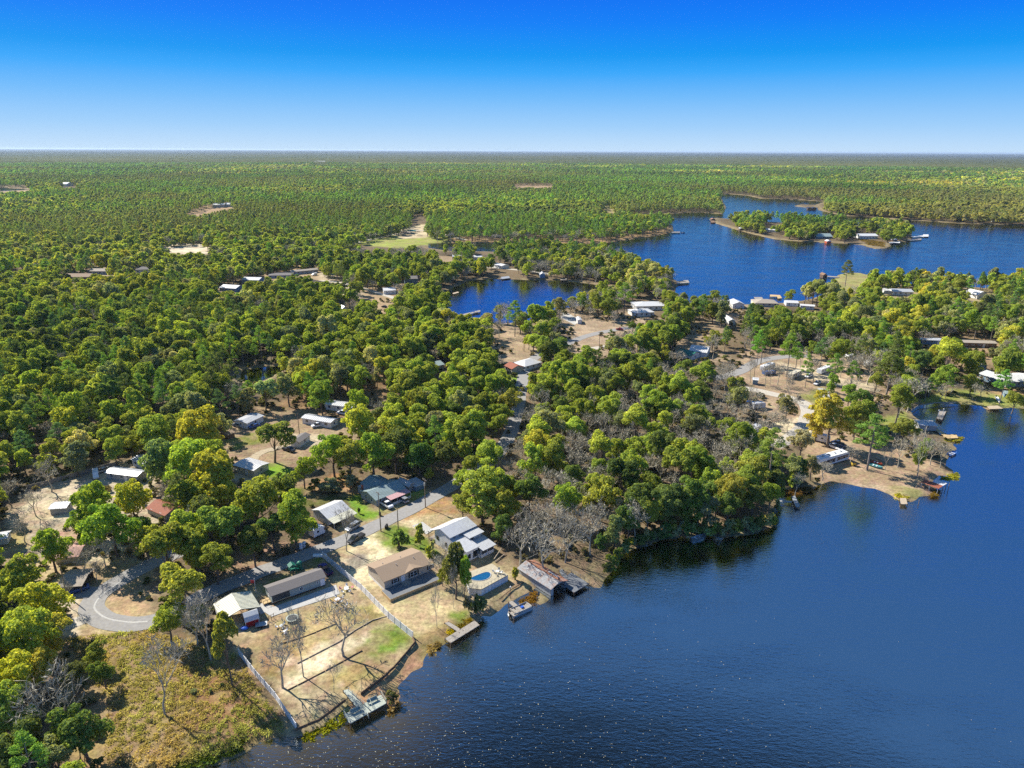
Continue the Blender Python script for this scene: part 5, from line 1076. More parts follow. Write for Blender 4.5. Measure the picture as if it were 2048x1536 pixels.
# ================================================================== YARD THINGS
def thing(name, label, cat, at, z=0, rz=0, group=None): g_ = G(*at, z); return empty(name, (g_[0], g_[1], z), rz, label, cat, group)
e = thing('play_slide', 'dark green plastic play slide and climber behind the trailer', 'play set', (585,1146), rz=.6)
g = MB(); g.box(-.8, .8, -.8, .8, 1.2, 1.3, 'green_plastic'); g.build('platform', e)
for x, y in ((-.75, -.75), (.75, -.75), (-.75, .75), (.75, .75)): g = MB(); g.bar((x, y, 0), (x, y, 2.4), .09, 'green_plastic', 6); g.build('post', e)
g = MB(); g.prism([(-.95, 2.35), (0, 3.0), (.95, 2.35)], 'y', -.9, .9, 'green_plastic'); g.build('canopy', e)
g = MB(); g.quadslab([(.8, -.4, 1.3), (3.0, -.4, .2), (3.0, .4, .2), (.8, .4, 1.3)], .08, 'green_plastic'); g.build('slide', e)
e = thing('play_tower', 'second dark green play climber beside the slide', 'play set', (600,1139), rz=.3)
g = MB(); g.bar((0, 0, 0), (0, 0, 1.8), .7, 'green_plastic', 8, .5); g.ball((0, 0, 1.9), .8, .8, .6, 'green_plastic'); g.build('climber', e); g = MB(); g.box(-.2, .2, -.75, -.6, .2, .9, 'black_plastic'); g.build('opening', e)
e = thing('flag_pole', 'white garden pole with a small red flag beside the trailer', 'flagpole', (512,1186)); g = MB(); g.bar((0, 0, 0), (0, 0, 4.2), .06, 'trim_white', 6); g.build('pole', e); g = MB(); g.box(-1.0, -.07, -.02, .02, 2.9, 3.7, 'flag_red'); g.build('flag', e)
def jumble(label, at, cols, s=1.0, cat='garden furniture', name='garden_furniture', n=5):
    """a set of plastic chairs round a low table"""
    e = thing(name, label, cat, at, rz=random.random()*3)
    g = MB(); g.box(-.5*s, .5*s, -.4*s, .4*s, .55, .6, cols[0])
    for x in (-.42, .42):
        for y in (-.32, .32): g.bar((x*s, y*s, 0), (x*s, y*s, .55), .03, cols[0], 4)
    g.build('table', e)
    for i in range(n):
        a = i*6.283/n; X = Matrix.Translation((math.cos(a)*1.15*s, math.sin(a)*1.15*s, 0)) @ Matrix.Rotation(a, 4, 'Z'); c = cols[i % len(cols)]; g = MB()
        g.box(-.25, .25, -.25, .25, .38, .44, c, X); g.box(.22, .28, -.25, .25, .44, .9, c, X)
        for x in (-.22, .22):
            for y in (-.22, .22): g.bar((x, y, 0), (x, y, .38), .025, c, 4, X=X)
        g.build('chair', e)
jumble('white and pink garden chairs near the end of the trailer', (693,1180), ['white_vinyl', 'pink_plastic', 'white_vinyl'], 1.3)
jumble('white garden chairs and seat on the brown lawn edge', (675,1202), ['white_vinyl', 'white_vinyl', 'yellow_paint'], 1.2)
jumble('cluster of pale pots and chairs beside the tall leafless tree', (690,1216), ['pale_log', 'white_vinyl', 'yellow_paint'], .8)
jumble('blue-grey deck chair and white seats on the dry lawn', (563,1255), ['galvanised', 'white_vinyl'], .9, n=3)
jumble('row of small white garden seats behind the deck chair', (569,1266), ['white_vinyl', 'pale_log'], .6, n=3)
jumble('dark chairs with pink seat under the leafless tree', (596,1257), ['dark_wood', 'pink_plastic', 'black_plastic'], .8, n=3)
jumble('outdoor table and loungers on the pool terrace', (0, 0), ['white_vinyl', 'galvanised'], .9, n=4)
q_ = G(995,1146, zt); bpy.data.objects[[o.name for o in bpy.data.objects if o.get('label', '').startswith('outdoor table')][0]].location = (q_[0], q_[1], zt+.01)
e = thing('trampoline', 'small grey-green trampoline on the dry lawn', 'trampoline', (585,1240))
g = MB(); g.bar((0, 0, .6), (0, 0, .66), 1.5, 'dock_green_grey', 16); g.build('frame', e); g = MB(); g.bar((0, 0, .662), (0, 0, .68), 1.15, 'screen_dark', 16); g.build('mat', e)
for k in range(4): a = k*1.57+.7; g = MB(); g.bar((1.3*math.cos(a), 1.3*math.sin(a), 0), (1.3*math.cos(a), 1.3*math.sin(a), .6), .05, 'galvanised', 4); g.build('leg', e)
e = thing('tarp_bundle', 'bright blue tarpaulin bundle at the foot of the red barn shed', 'tarp', (489,1259)); g = MB(); g.ball((0, 0, .4), 1.0, .6, .42, 'blue_plastic', 9, 6, .12); g.build('tarp', e); g = MB(); g.bar((-.9, -.2, .5), (.9, .1, .6), .03, 'wire_black', 4); g.build('rope', e)
e = thing('trailer_ramp', 'flat blue-grey utility trailer beside the red barn shed', 'trailer', (523,1252), rz=.3); g = MB(); g.box(-1.3, 1.3, -.8, .8, .5, .58, 'galvanised'); g.build('bed', e)
for s in (-1, 1): g = MB(); g.bar((0, s*.85, .3), (0, s*.98, .3), .3, 'rubber', 10); g.build('wheel', e)
g = MB(); g.bar((1.3, 0, .5), (2.4, 0, .4), .05, 'galvanised', 4); g.build('hitch', e)
e = thing('jon_boat', 'pale upturned skiff beside the road end of the white fence', 'boat', (640,1112)); g = MB(); g.prism([(-.6, 0), (-.45, .45), (.45, .45), (.6, 0)], 'x', -1.8, 1.8, 'white_vinyl'); g.build('hull', e); g = MB(); g.box(-1.75, 1.75, -.05, .05, .45, .5, 'trim_white'); g.build('keel', e)
for lab, at, c in (('dark wheeled bin by the leaning road pole', (772,1058), 'black_plastic'), ('second dark bin beside the wheeled bin', (774,1055), 'black_plastic'), ('dark bin at the lawn corner by the driveway', (760,1031), 'black_plastic'), ('white tank beside the shaded verge of the road', (602,1097), 'white_paint'), ('second white tank beside the shaded verge', (609,1094), 'white_paint'), ('yellow compact loader beside the striped motorhome', (1706,931), 'yellow_paint'), ('dark grill on the campground junction', (1598,799), 'black_plastic')):
    e = thing('wheeled_bin' if 'bin' in lab else 'water_tank' if 'tank' in lab else 'loader' if 'loader' in lab else 'grill', lab, 'bin' if 'bin' in lab else 'tank' if 'tank' in lab else 'loader' if 'loader' in lab else 'grill', at)
    if 'tank' in lab: g = MB(); g.bar((0, 0, 0), (0, 0, 1.5), .55, c, 10); g.build('body', e); g = MB(); g.ball((0, 0, 1.5), .55, .55, .25, c); g.build('lid', e)
    else:
        k = 2.2 if 'loader' in lab or 'grill' in lab else 1; g = MB(); g.prism([(-.28*k, .1), (-.34*k, 1.0*min(k, 1.3)), (.34*k, 1.0*min(k, 1.3)), (.28*k, .1)], 'x', -.3*k, .3*k, c); g.build('body', e); g = MB(); g.box(-.33*k, .33*k, -.37*k, .37*k, 1.0*min(k, 1.3)+.003, 1.08*min(k, 1.3), c if k == 1 else 'black_plastic'); g.build('lid', e)
        for s in (-1, 1): g = MB(); g.bar((.2, s*.3*k-.05, .13*k), (.2, s*.3*k+.05, .13*k), .13*k, 'rubber', 8); g.build('wheel', e)
# split rail piece and lamp by the pool lawn
e = thing('lamp_post', 'slender lamp post on the lawn between the pool terrace and landing', 'lamp post', (1021,1198)); g = MB(); g.bar((0, 0, 0), (0, 0, 3.3), .06, 'dark_wood', 5); g.build('pole', e); g = MB(); g.ball((0, 0, 3.45), .22, .22, .25, 'trim_white'); g.build('lamp', e)
for lab, a, b in (('pale timber beams laid on edge beside the white stepped house', (990,1125), (1010,1110)), ('second pair of pale timber beams near the fallen leafless tree', (988,1120), (1003,1106)), ('fallen pale trunk leaning into the little bay', (1751,818), (1772,808)), ('long driftwood log on the brown yard by the red boat', (1750,915), (1775,928))):
    a = G(*a); b = G(*b); g = MB(); g.bar((0, 0, .25), (b[0]-a[0], b[1]-a[1], .35 if 'fallen' not in lab else 1.5), .16, 'pale_log', 6, .1); o = g.build('log'); o.location = (a[0], a[1], 0); tag(o, lab, 'log')
for lab, a, b in (('wooden rail fence at the road verge by the small sheds', (824,1001), (838,995)), ('black metal clothes frame beside the concrete path', (538,1243), (548,1237))):
    a = G(*a); b = G(*b); d = b-a; e = empty('rail_fence' if 'fence' in lab else 'clothes_frame', (a[0], a[1], 0), math.atan2(d[1], d[0]), lab, 'fence' if 'fence' in lab else 'clothes frame'); L = float(np.hypot(*d))
    for k in range(3): g = MB(); g.bar((L*k/2, 0, 0), (L*k/2, 0, 1.5), .06, 'brown_wood', 5); g.build('post', e)
    for z in (.7, 1.3): g = MB(); g.bar((0, 0, z), (L, 0, z), .04, 'brown_wood', 5); g.build('rail', e)
# far recreation ground shelters
for lab, px_, py_, m_ in (('green-roofed picnic shelter on the recreation ground', 880, 477, 'green_metal_roof'), ('long green-roofed picnic shelter left of the sandy fork', 822, 466, 'green_metal_roof'), ('brown picnic shelter near the sandy fork', 810, 470, 'brown_shingle'), ('white tent-like shelter near the northern point', 1300, 458, 'white_metal_roof')):
    e = thing('picnic_shelter', lab, 'shelter', (px_, py_)); g = MB(); g.prism([(-7, 2.6), (0, 4.4), (7, 2.6)], 'y', -4, 4, m_); g.build('roof', e)
    for x in (-6, 0, 6):
        for y in (-3.5, 3.5): g = MB(); g.bar((x, y, 0), (x, y, 2.7 if x else 4.2), .15, 'pole_wood', 4); g.build('post', e)
# ================================================================== TREES
def cards(c, nrm, size, asp=1.0):
    """leaf clump quads at c facing nrm (vectorised)"""
    n = len(c); nrm = nrm/np.linalg.norm(nrm, axis=1)[:, None]
    up = rng.normal(size=(n, 3)); u = np.cross(nrm, up); u /= np.linalg.norm(u, axis=1)[:, None]+1e-9; v = np.cross(nrm, u)
    s = (size*(0.6+0.8*rng.random(n)))[:, None] if np.isscalar(size) else size[:, None]
    a = u*s*.5; b = v*s*.5*asp
    k = 0.35+0.3*rng.random((n, 1))
    V = np.stack([c-a-b*k, c+a*k-b, c+a+b*k, c-a*k+b], 1).reshape(-1, 3)
    return V, np.arange(4*n).reshape(-1, 4)
def oak_crown(R, H, n, size, nl, flat=0.72, base=0.30, spread=0.62):
    L = []; nlead = int(rng.integers(2, 6)); a0 = rng.random()*6.28; leads = []
    for k in range(nlead):
        a = a0+k*6.28/nlead+rng.normal()*.4; q = R*rng.uniform(.22, .55); lr = R*rng.uniform(.42, .62); z = H*rng.uniform(base+.14, .80)
        leads.append((np.array([q*math.cos(a), q*math.sin(a), z]), lr))
    leads.append((np.array([rng.normal()*.12*R, rng.normal()*.12*R, H*.80]), R*.42))
    for c, lr in leads: L.append((c, lr*.62))
    while len(L) < nl:
        c, lr = leads[rng.integers(len(leads))]; d = rng.normal(size=3); d /= np.linalg.norm(d)
        if d[2] < -0.6: continue
        r = R*rng.uniform(.13, .27); p_ = c+d*(lr-r*.45)*rng.uniform(.75, 1.12)*np.array([1, 1, 1.12])
        if p_[2] < H*base or p_[2] > H: continue
        L.append((p_, r))
    C = np.array([l[0] for l in L]); RR = np.array([l[1] for l in L])
    wgt = RR**2; idx = rng.choice(nl, n*3, p=wgt/wgt.sum())
    d = rng.normal(size=(n*3, 3)); d /= np.linalg.norm(d, axis=1)[:, None]; d[:, 2] = np.where(d[:, 2] < -.3, -d[:, 2], d[:, 2])
    rad = RR[idx]*(0.72+0.42*rng.random(n*3))
    p = C[idx]+d*rad[:, None]*np.array([1, 1, flat])
    inside = np.zeros(n*3, bool)
    for c, r in L:
        q = (p-c)/np.array([1, 1, flat]); inside |= (np.linalg.norm(q, axis=1) < r*0.74)
    p = p[~inside][:n]; d = d[~inside][:n]
    nr = d+rng.normal(size=d.shape)*0.62+np.array([0, 0, .25])
    V, F = cards(p, nr, size)
    return V, F, C, RR
def tube(pts, rads, n=5):
    pts = [np.array(p, float) for p in pts]; V = []; F = []
    for i, p in enumerate(pts):
        d = pts[min(i+1, len(pts)-1)]-pts[max(i-1, 0)]; d /= np.linalg.norm(d)+1e-9
        a = np.cross(d, [0, 0, 1.0]) if abs(d[2]) < .9 else np.cross(d, [1.0, 0, 0]); a /= np.linalg.norm(a); b = np.cross(d, a)
        for k in range(n):
            t = 2*math.pi*k/n; V.append(p+(a*math.cos(t)+b*math.sin(t))*rads[i])
    for i in range(len(pts)-1):
        for k in range(n): F.append((i*n+k, i*n+(k+1) % n, (i+1)*n+(k+1) % n, (i+1)*n+k))
    return np.array(V), np.array(F)
def join(parts):
    V = []; F = []; o = 0
    for v, f in parts: V.append(v); F.append(f+o); o += len(v)
    return np.concatenate(V), np.concatenate(F)
def oak_trunk(H, R, C, RR, r0=0.32):
    top = np.array([rng.normal()*.3, rng.normal()*.3, H*.62]); fork = np.array([rng.normal()*.15, rng.normal()*.15, H*.26])
    parts = [tube([(0, 0, -.3), (0, 0, .3), fork*.6, fork, (fork+top)/2, top], [r0*1.5, r0*1.05, r0, r0*.85, r0*.5, r0*.12], 6)]
    for i in rng.permutation(len(C))[:9]:
        c = C[i]; mid = fork*.5+c*.5+np.array([0, 0, -H*.05]); s = fork+(top-fork)*rng.random()*.5
        parts.append(tube([s, mid, c], [r0*.42, r0*.28, r0*.07], 4))
    return join(parts)
def pine_crown(R, H, n, size, nb):
    C = []; RR = []
    for i in range(nb):
        t = i/(nb-1); z = H*(0.46+0.52*t); rr = R*(1-t**1.6)*(.55+.45*rng.random())+.25; a = i*2.4+rng.normal()*.5
        C.append([rr*math.cos(a), rr*math.sin(a), z+rng.normal()*.4+rr*.12]); RR.append(R*(.20+.14*rng.random())*(1.15-.3*t))
    C = np.array(C); RR = np.array(RR); w = RR**2; idx = rng.choice(nb, n, p=w/w.sum())
    d = rng.normal(size=(n, 3)); d /= np.linalg.norm(d, axis=1)[:, None]
    p = C[idx]+d*(RR[idx]*(.55+.5*rng.random(n)))[:, None]*np.array([1, 1, .62])
    V, F = cards(p, d+rng.normal(size=d.shape)*.6+np.array([0, 0, .3]), size, 0.45)
    return V, F, C, RR
def pine_trunk(H, C, r0=.22):
    parts = [tube([(0, 0, -.3), (0, 0, .4), (.1, 0, H*.4), (.15, .1, H*.75), (.1, .1, H*.98)], [r0*1.4, r0, r0*.85, r0*.5, r0*.1], 6)]
    for c in C[::2]: parts.append(tube([(.12, .05, c[2]-.7), c*np.array([.5, .5, 1])-np.array([0, 0, .4]), c], [.07, .05, .02], 3))
    return join(parts)
def bare_tree(H, r0=.26, spread=1.0, depth=5, trunk=.3, lean=(0, 0), seed=0, twig=3):
    rg = np.random.default_rng(seed); parts = []; tw = []
    def grow(p, d, L, r, lev):
        q = p+d*L*.5+rg.normal(size=3)*L*.04; e = p+d*L+rg.normal(size=3)*L*.07
        parts.append(tube([p, q, e], [r, r*.82, r*.62], 5 if lev < 2 else 3))
        if lev >= depth:
            for _ in range(twig):
                td = d+rg.normal(size=3)*.75; td[2] += .25; td /= np.linalg.norm(td); tl = L*(.7+.8*rg.random()); s = p+(e-p)*rg.random(); w_ = np.cross(td, rg.normal(size=3)); w_ /= np.linalg.norm(w_)
                tw.append((s-w_*.016, s+w_*.016, s+td*tl*.55+w_*.018+rg.normal(size=3)*.08, s+td*tl))
                for _ in range(2):
                    t2 = td+rg.normal(size=3)*.7; t2 /= np.linalg.norm(t2); s2 = s+td*tl*(.3+.5*rg.random()); w2_ = np.cross(t2, rg.normal(size=3)); w2_ /= np.linalg.norm(w2_)
                    tw.append((s2-w2_*.010, s2+w2_*.010, s2+t2*tl*.3+w2_*.012, s2+t2*tl*.6))
            return
        nb = 2 if lev == 0 else (3 if rg.random() < .6 else 2)
        if lev == 0: nb = 3
        a0 = rg.random()*6.28
        for i in range(nb):
            a = a0+i*6.283/nb+rg.normal()*.35; ax = np.cross(d, [math.cos(a), math.sin(a), .1]); ax /= np.linalg.norm(ax); k = (.42+.38*rg.random())*spread
            nd = d*math.cos(k)+np.cross(ax, d)*math.sin(k); nd[2] += .12; nd /= np.linalg.norm(nd)
            grow(e if (i or lev == 0) else q, nd, L*(.66+.2*rg.random()), r*(.62 if lev else .55), lev+1)
    d0 = np.array([lean[0], lean[1], 1.0]); d0 /= np.linalg.norm(d0)
    grow(np.array([0, 0, -.2]), d0, H*trunk, r0, 0)
    V, F = join(parts); T = np.array(tw).reshape(-1, 3); FT = np.arange(len(T)).reshape(-1, 4)
    return (V, F), (T, FT)
def scale_h(V, H):
    return V*(H/V[:, 2].max())
PROTO = {'oak': [], 'pine': [], 'bare': [], 'shrub': []}
def two(name, crown, trunk, leafm, barkm):
    """separate meshes for parts and one joined mesh"""
    mc = mesh_np(name+'_crown', crown[0], crown[1], [MATS[leafm]]); mt = mesh_np(name+'_trunk', trunk[0], trunk[1], [MATS[barkm]], smooth=True)
    V, F = join([crown, trunk]); mi = np.concatenate([np.zeros(len(crown[1])), np.ones(len(trunk[1]))])
    mj = mesh_np(name, V, F, [MATS[leafm], MATS[barkm]], mi)
    return mc, mt, mj
OAKS = []
for i in range(9):
    Rr, Hh = 6.0, [13.0, 12, 14, 13, 12, 14.5, 13, 11, 13.5][i]
    V, F, C, RR = oak_crown(Rr, Hh, 5200, .42, int(rng.integers(34, 54)), spread=.70, flat=.85, base=[.18, .12, .22, .1, .2, .26, .15, .05, .15][i])
    OAKS.append(two('oak_tree', (V, F), oak_trunk(Hh, Rr, C, RR), 'leaves', 'bark')+(Rr, Hh))
PINES = []
for i in range(6):
    Rr, Hh = 3.6, [18.0, 20, 17, 19, 16, 21][i]
    V, F, C, RR = pine_crown(Rr, Hh, 3400, .42, int(rng.integers(26, 42)))
    PINES.append(two('pine_tree', (V, F), pine_trunk(Hh, C), 'needles', 'grey_bark')+(Rr, Hh))
BARES = []
for i in range(7):
    a, b = bare_tree(12, spread=[1, .8, 1.15, .9, 1.2, .7, 1][i], depth=5, seed=11+i, trunk=[.28, .34, .22, .3, .2, .36, .25][i])
    k = 12/max(a[0][:, 2].max(), b[0][:, 2].max()); a = (a[0]*k, a[1]); b = (b[0]*k, b[1]); rr = np.percentile(np.hypot(b[0][:, 0], b[0][:, 1]), 95)
    mc = mesh_np('bare_twigs', b[0], b[1], [MATS['pale_bark']]); mt = mesh_np('bare_trunk', a[0], a[1], [MATS['pale_bark']], smooth=True)
    V, F = join([a, b]); mj = mesh_np('bare_tree', V, F, [MATS['pale_bark']])
    BARES.append((mc, mt, mj, rr, 12.0))
SHRUBS = []
for i in range(4):
    V, F, C, RR = oak_crown(1.5, 2.2, 1100, .26, 26, base=-.22)
    t = join([tube([(0, 0, -.1), (.1*k, .1, .6), (.5*math.cos(k*2.), .5*math.sin(k*2.), 1.3)], [.05, .04, .02], 3) for k in range(4)])
    SHRUBS.append(two('shrub', (V, F), t, 'leaves', 'bark')+(1.5, 2.2))
OAKL = []; PINEL = []; OAKM = []; PINEM = []; BAREL = []
for i in range(5):
    V, F, C, RR = oak_crown(6, 12, 1500, .75, 30, flat=.85, base=.15); V2, F2 = oak_trunk(12, 6, C, RR)
    OAKM.append(two('oak_mid', (V, F), (V2, F2), 'leaves', 'bark')[2])
    V, F, C, RR = pine_crown(3.6, 18, 900, .8, 26); OAKL_t = pine_trunk(18, C)
    PINEM.append(two('pine_mid', (V, F), OAKL_t, 'needles', 'grey_bark')[2])
for i in range(4):
    V, F, C, RR = oak_crown(6, 12, 300, 1.7, 16, flat=.85, base=.1); OAKL.append(mesh_np('oak_far', V, F, [MATS['leaves']]))
    V, F, C, RR = pine_crown(3.6, 18, 170, 2.0, 16); t = tube([(0, 0, 0), (0, 0, 16)], [.2, .08], 3); V, F = join([(V, F), t]); PINEL.append(mesh_np('pine_far', V, F, [MATS['needles']]))
TINT = {'y': (0.385, 0.405, 0.070), 'g': (0.263, 0.319, 0.062), 'd': (0.151, 0.202, 0.056), 'o': (0.246, 0.280, 0.134), 'a': (0.470, 0.420, 0.080), 'l': (0.310, 0.370, 0.070), 'p': (0.190, 0.308, 0.056), 'q': (0.134, 0.224, 0.078), 'r': (0.560, 0.101, 0.022),
        'b': (1, 1, 1), 'v': (0.392, 0.403, 0.190)}
TW = {'y': 'yellow-green', 'g': 'mid-green', 'd': 'dark green', 'o': 'grey-green', 'a': 'amber-tinged', 'l': 'lime-green', 'p': 'bright green', 'q': 'blue-green', 'r': 'fiery red', 'b': 'pale grey', 'v': 'olive'}
HAND = []   # kind, x, y, R, H, tintcode
def T(kind, cx, cy, W, code, hf=None, base=None, hpx=None):
    """tree by the middle of its crown (pixels) and crown width; or by its base and height"""
    if base is not None:
        g = G(*base); dp = depth_of(g[0], g[1]); Rm = W/2*dp/F_PX
        Hm = hpx*dp/F_PX/0.80
    else:
        Hm = 12.0
        for _ in range(4):
            g = G(cx, cy, Hm*.62); dp = depth_of(g[0], g[1], Hm*.62); Rm = W/2*dp/F_PX
            Hm = max(3, min(22, Rm*2*(hf or {'oak': 1.15, 'pine': 2.3, 'bare': 1.15, 'shrub': .8}[kind])))
    HAND.append([kind, float(g[0]), float(g[1]), float(Rm), float(Hm), code])
for a in [('oak',40,1165,100,'g'),('oak',95,1205,110,'y'),('oak',45,1270,130,'y'),('oak',100,1265,90,'a'),('oak',25,1350,110,'y'),('oak',75,1330,90,'y'),('oak',15,1430,110,'g'),('oak',60,1470,90,'d'),('oak',25,1520,120,'d'),('oak',110,1520,90,'o'),
          ('oak',150,1350,60,'d'),('oak',190,1310,50,'g'),('oak',205,1345,55,'d'),
          ('oak',362,1185,120,'y'),('oak',335,1240,80,'g'),('oak',395,1235,60,'g'),('oak',325,1100,105,'g'),('oak',390,1090,95,'g'),('oak',290,1080,60,'l'),('oak',445,1060,110,'g'),('oak',505,1085,80,'d'),('oak',430,1120,80,'g'),
          ('oak',510,1005,110,'g'),('oak',450,995,80,'y'),('oak',587,1030,110,'g'),('oak',560,985,85,'d'),('oak',545,1060,70,'d'),
          ('oak',375,925,100,'y'),('oak',432,950,118,'y'),('oak',318,920,95,'o'),('oak',405,862,100,'y'),('oak',440,845,50,'v'),('oak',310,868,75,'l'),('oak',92,925,48,'l'),('oak',150,915,60,'o'),
          ('oak',185,1005,110,'g'),('oak',262,1000,95,'y'),('oak',222,1045,110,'g'),('oak',160,1040,60,'g'),('oak',100,1090,88,'g'),('oak',280,1055,60,'d'),('shrub',163,1076,24,'d'),
          ('oak',545,878,88,'g',.95),('oak',606,940,58,'g'),('oak',665,900,85,'g'),('oak',700,915,80,'l'),('oak',745,900,95,'g'),('oak',790,893,85,'d'),('oak',840,912,70,'d'),('pine',870,870,45,'p'),('oak',890,912,66,'d'),('oak',810,870,90,'y'),('oak',725,850,90,'y'),
          ('oak',965,985,100,'l'),('oak',925,1010,60,'g'),('oak',1010,1010,80,'g'),('oak',1060,985,80,'d'),('oak',1005,1050,60,'d'),
          ('oak',1130,1000,80,'g'),('oak',1200,985,90,'g'),('oak',1270,1010,90,'d'),('oak',1340,1000,90,'d'),('oak',1400,1000,90,'d'),('oak',1460,985,90,'g'),('oak',1510,945,90,'g'),('pine',1545,905,62,'p'),('oak',1605,885,58,'v'),('oak',1590,930,55,'o'),('oak',1492,872,56,'y'),
          ('oak',1664,832,95,'y'),('oak',1635,850,50,'a'),('oak',1810,862,56,'g'),('oak',1575,812,46,'o'),('oak',1732,805,62,'d'),('oak',1700,785,40,'g'),
          ('pine',1783,733,62,'d'),('oak',1884,749,50,'g'),('oak',1843,723,45,'q'),('oak',1897,711,72,'y'),('oak',2017,727,70,'g'),('pine',2009,765,32,'p'),('oak',2030,800,40,'g'),('oak',1945,735,40,'g'),
          ('pine',1527,682,34,'p'),('pine',1580,700,40,'p'),('pine',1672,732,32,'p'),('pine',1695,540,26,'d'),('oak',1845,545,18,'d'),
          ('pine',1030,628,34,'p'),('oak',1075,630,52,'g'),('oak',1090,690,50,'l'),('oak',1120,610,34,'o'),('oak',1055,662,22,'d'),('pine',1250,590,40,'p'),
          ('oak',1010,805,60,'g'),('oak',985,775,60,'g'),('oak',940,840,60,'g'),('oak',1075,890,70,'y'),('oak',1330,845,55,'y'),('oak',1420,850,38,'g'),
          ('oak',720,800,50,'l'),('oak',642,790,62,'g'),('oak',575,775,58,'o'),('oak',528,785,56,'v'),('oak',765,735,50,'y'),('oak',322,620,12,'a'),('oak',112,556,16,'r'),('oak',487,545,14,'a'),
          ]: T(*a)
for kind, bx, by, W, hpx, code in [('pine',1734,940,64,98,'p'),('oak',465,1372,62,135,'g'),('oak',912,1198,62,100,'d'),('oak',930,1208,34,90,'g'),('oak',885,1172,26,35,'l'),('shrub',800,1096,42,34,'d'),('shrub',840,1094,24,40,'g'),('shrub',866,1110,20,26,'v'),('shrub',857,1115,16,20,'l'),
        ('shrub',718,1027,9,10,'d'),('shrub',282,1192,9,8,'d'),('shrub',1030,1160,20,22,'l'),('oak',395,1150,40,60,'g'),('shrub',1585,972,40,22,'l'),('shrub',660,985,60,22,'o'),('shrub',700,972,40,20,'v'),('shrub',630,980,30,20,'d'),
        ('shrub',580,1050,22,20,'d'),('shrub',938,1222,30,28,'o'),('shrub',952,1228,34,34,'d'),('shrub',965,1222,26,24,'o'),('shrub',1060,1065,26,24,'d'),('oak',860,975,22,34,'g')]:
    T(kind, 0, 0, W, code, base=(bx, by), hpx=hpx)
for bx, by, W, hpx in [(143,1468,160,150),(330,1430,135,170),(422,1320,120,140),(395,1290,70,80),(565,1375,95,115),(607,1353,50,155),(687,1312,110,125),(668,1385,34,70),(874,1255,26,88),(907,1217,20,90),(693,1102,62,95),(72,1032,50,56),(50,1085,50,50),
        (330,1015,55,50),(352,1018,60,55),(372,1020,50,48),(172,1150,60,55),(212,1135,60,60),(195,1165,40,45),(140,1215,30,60),(75,1020,20,30),
        (1040,1130,90,95),(1085,1150,110,100),(1130,1125,90,95),(1180,1110,80,90),(1090,1085,80,85),(1195,1085,70,80),(1270,1085,60,85),(1240,1075,50,70),(1045,1085,60,70),(948,1232,40,70),(880,1160,50,50),(893,1140,40,50),
        (1834,953,62,92),(1795,935,50,60),(1750,852,46,44),(1815,822,62,70),(1790,815,30,60),(1574,805,26,55),(1626,762,40,44),(1555,770,36,42),(1735,770,60,62),(1760,760,50,56),(1700,770,30,50),(1944,800,32,34),(1960,795,30,26),(1540,770,20,45),(1880,800,40,30),
        (1480,905,60,60),(1520,880,50,45),(1450,860,50,50),(1500,830,46,50),(1430,800,46,55),(1400,810,40,45),(1395,905,50,45),(1300,900,50,45),(1250,820,44,40),(1290,740,46,40),(1360,900,44,46),(1000,660,40,52),(1190,930,60,60),(1160,960,60,60),(1015,650,26,44),(1120,1060,60,70),
        (1590,990,40,45),(1900,790,44,28),(1850,1000,0,0),(620,720,40,26),(1240,700,30,34),(1645,960,40,35),(1700,930,30,40),(1575,870,36,36),(1545,860,40,36),(1425,720,40,44),(1490,700,36,40),(1350,740,40,40),(1650,715,34,34),(1720,715,36,36)]:
    if W: T('bare', 0, 0, W, 'b', base=(bx, by), hpx=hpx)
for bx, by, W, hpx, code in [(1228,1098,56,60,'o'),(1256,1083,60,62,'d'),(1292,1070,62,66,'g'),(1330,1062,60,66,'d'),(1372,1058,64,70,'d'),(1412,1060,60,66,'o'),(1452,1058,60,64,'d'),(1500,1045,60,66,'d'),(1535,1028,50,56,'g'),(1545,1000,46,54,'d'),(1275,1055,60,60,'g'),(1350,1040,60,60,'d'),(1430,1035,60,60,'d'),(1620,960,40,44,'o'),(1600,965,36,40,'d'),(1200,1105,30,34,'d')]:
    T('oak', 0, 0, W, code, base=(bx, by), hpx=hpx)
for i_ in range(46):
    t_ = i_/45; xx = 1215+t_*345; yy = np.interp(xx, [1215,1240,1260,1330,1390,1440,1507,1545,1560], [1148,1112,1096,1074,1068,1072,1061,1048,1000])
    T('shrub', 0, 0, random.uniform(16, 34), random.choice('dodgv'), base=(xx, yy-random.uniform(0, 6)), hpx=random.uniform(12, 26))
for bx, by, W, hpx, code in [(1513,735,30,60,'p'),(1590,745,26,52,'p'),(1610,775,24,55,'p'),(1660,795,34,40,'g'),(1700,780,30,48,'p'),(1640,735,28,50,'q'),(1745,800,40,44,'g'),(1540,700,40,36,'g'),(1668,690,40,40,'d'),(1730,700,44,40,'y'),(1800,690,40,40,'d')]: T('pine' if code in 'pq' else 'oak', 0, 0, W, code, base=(bx, by), hpx=hpx)
for bx, by, W, hpx in [(1500,765,24,50),(1530,775,26,46),(1600,735,30,40),(1680,755,30,44),(1715,760,34,48),(1590,830,34,40),(1560,850,30,40),(1660,770,24,40),(1770,940,30,50),(1860,930,40,50),(1880,935,36,44),(1700,800,34,44)]: T('bare', 0, 0, W, 'b', base=(bx, by), hpx=hpx)
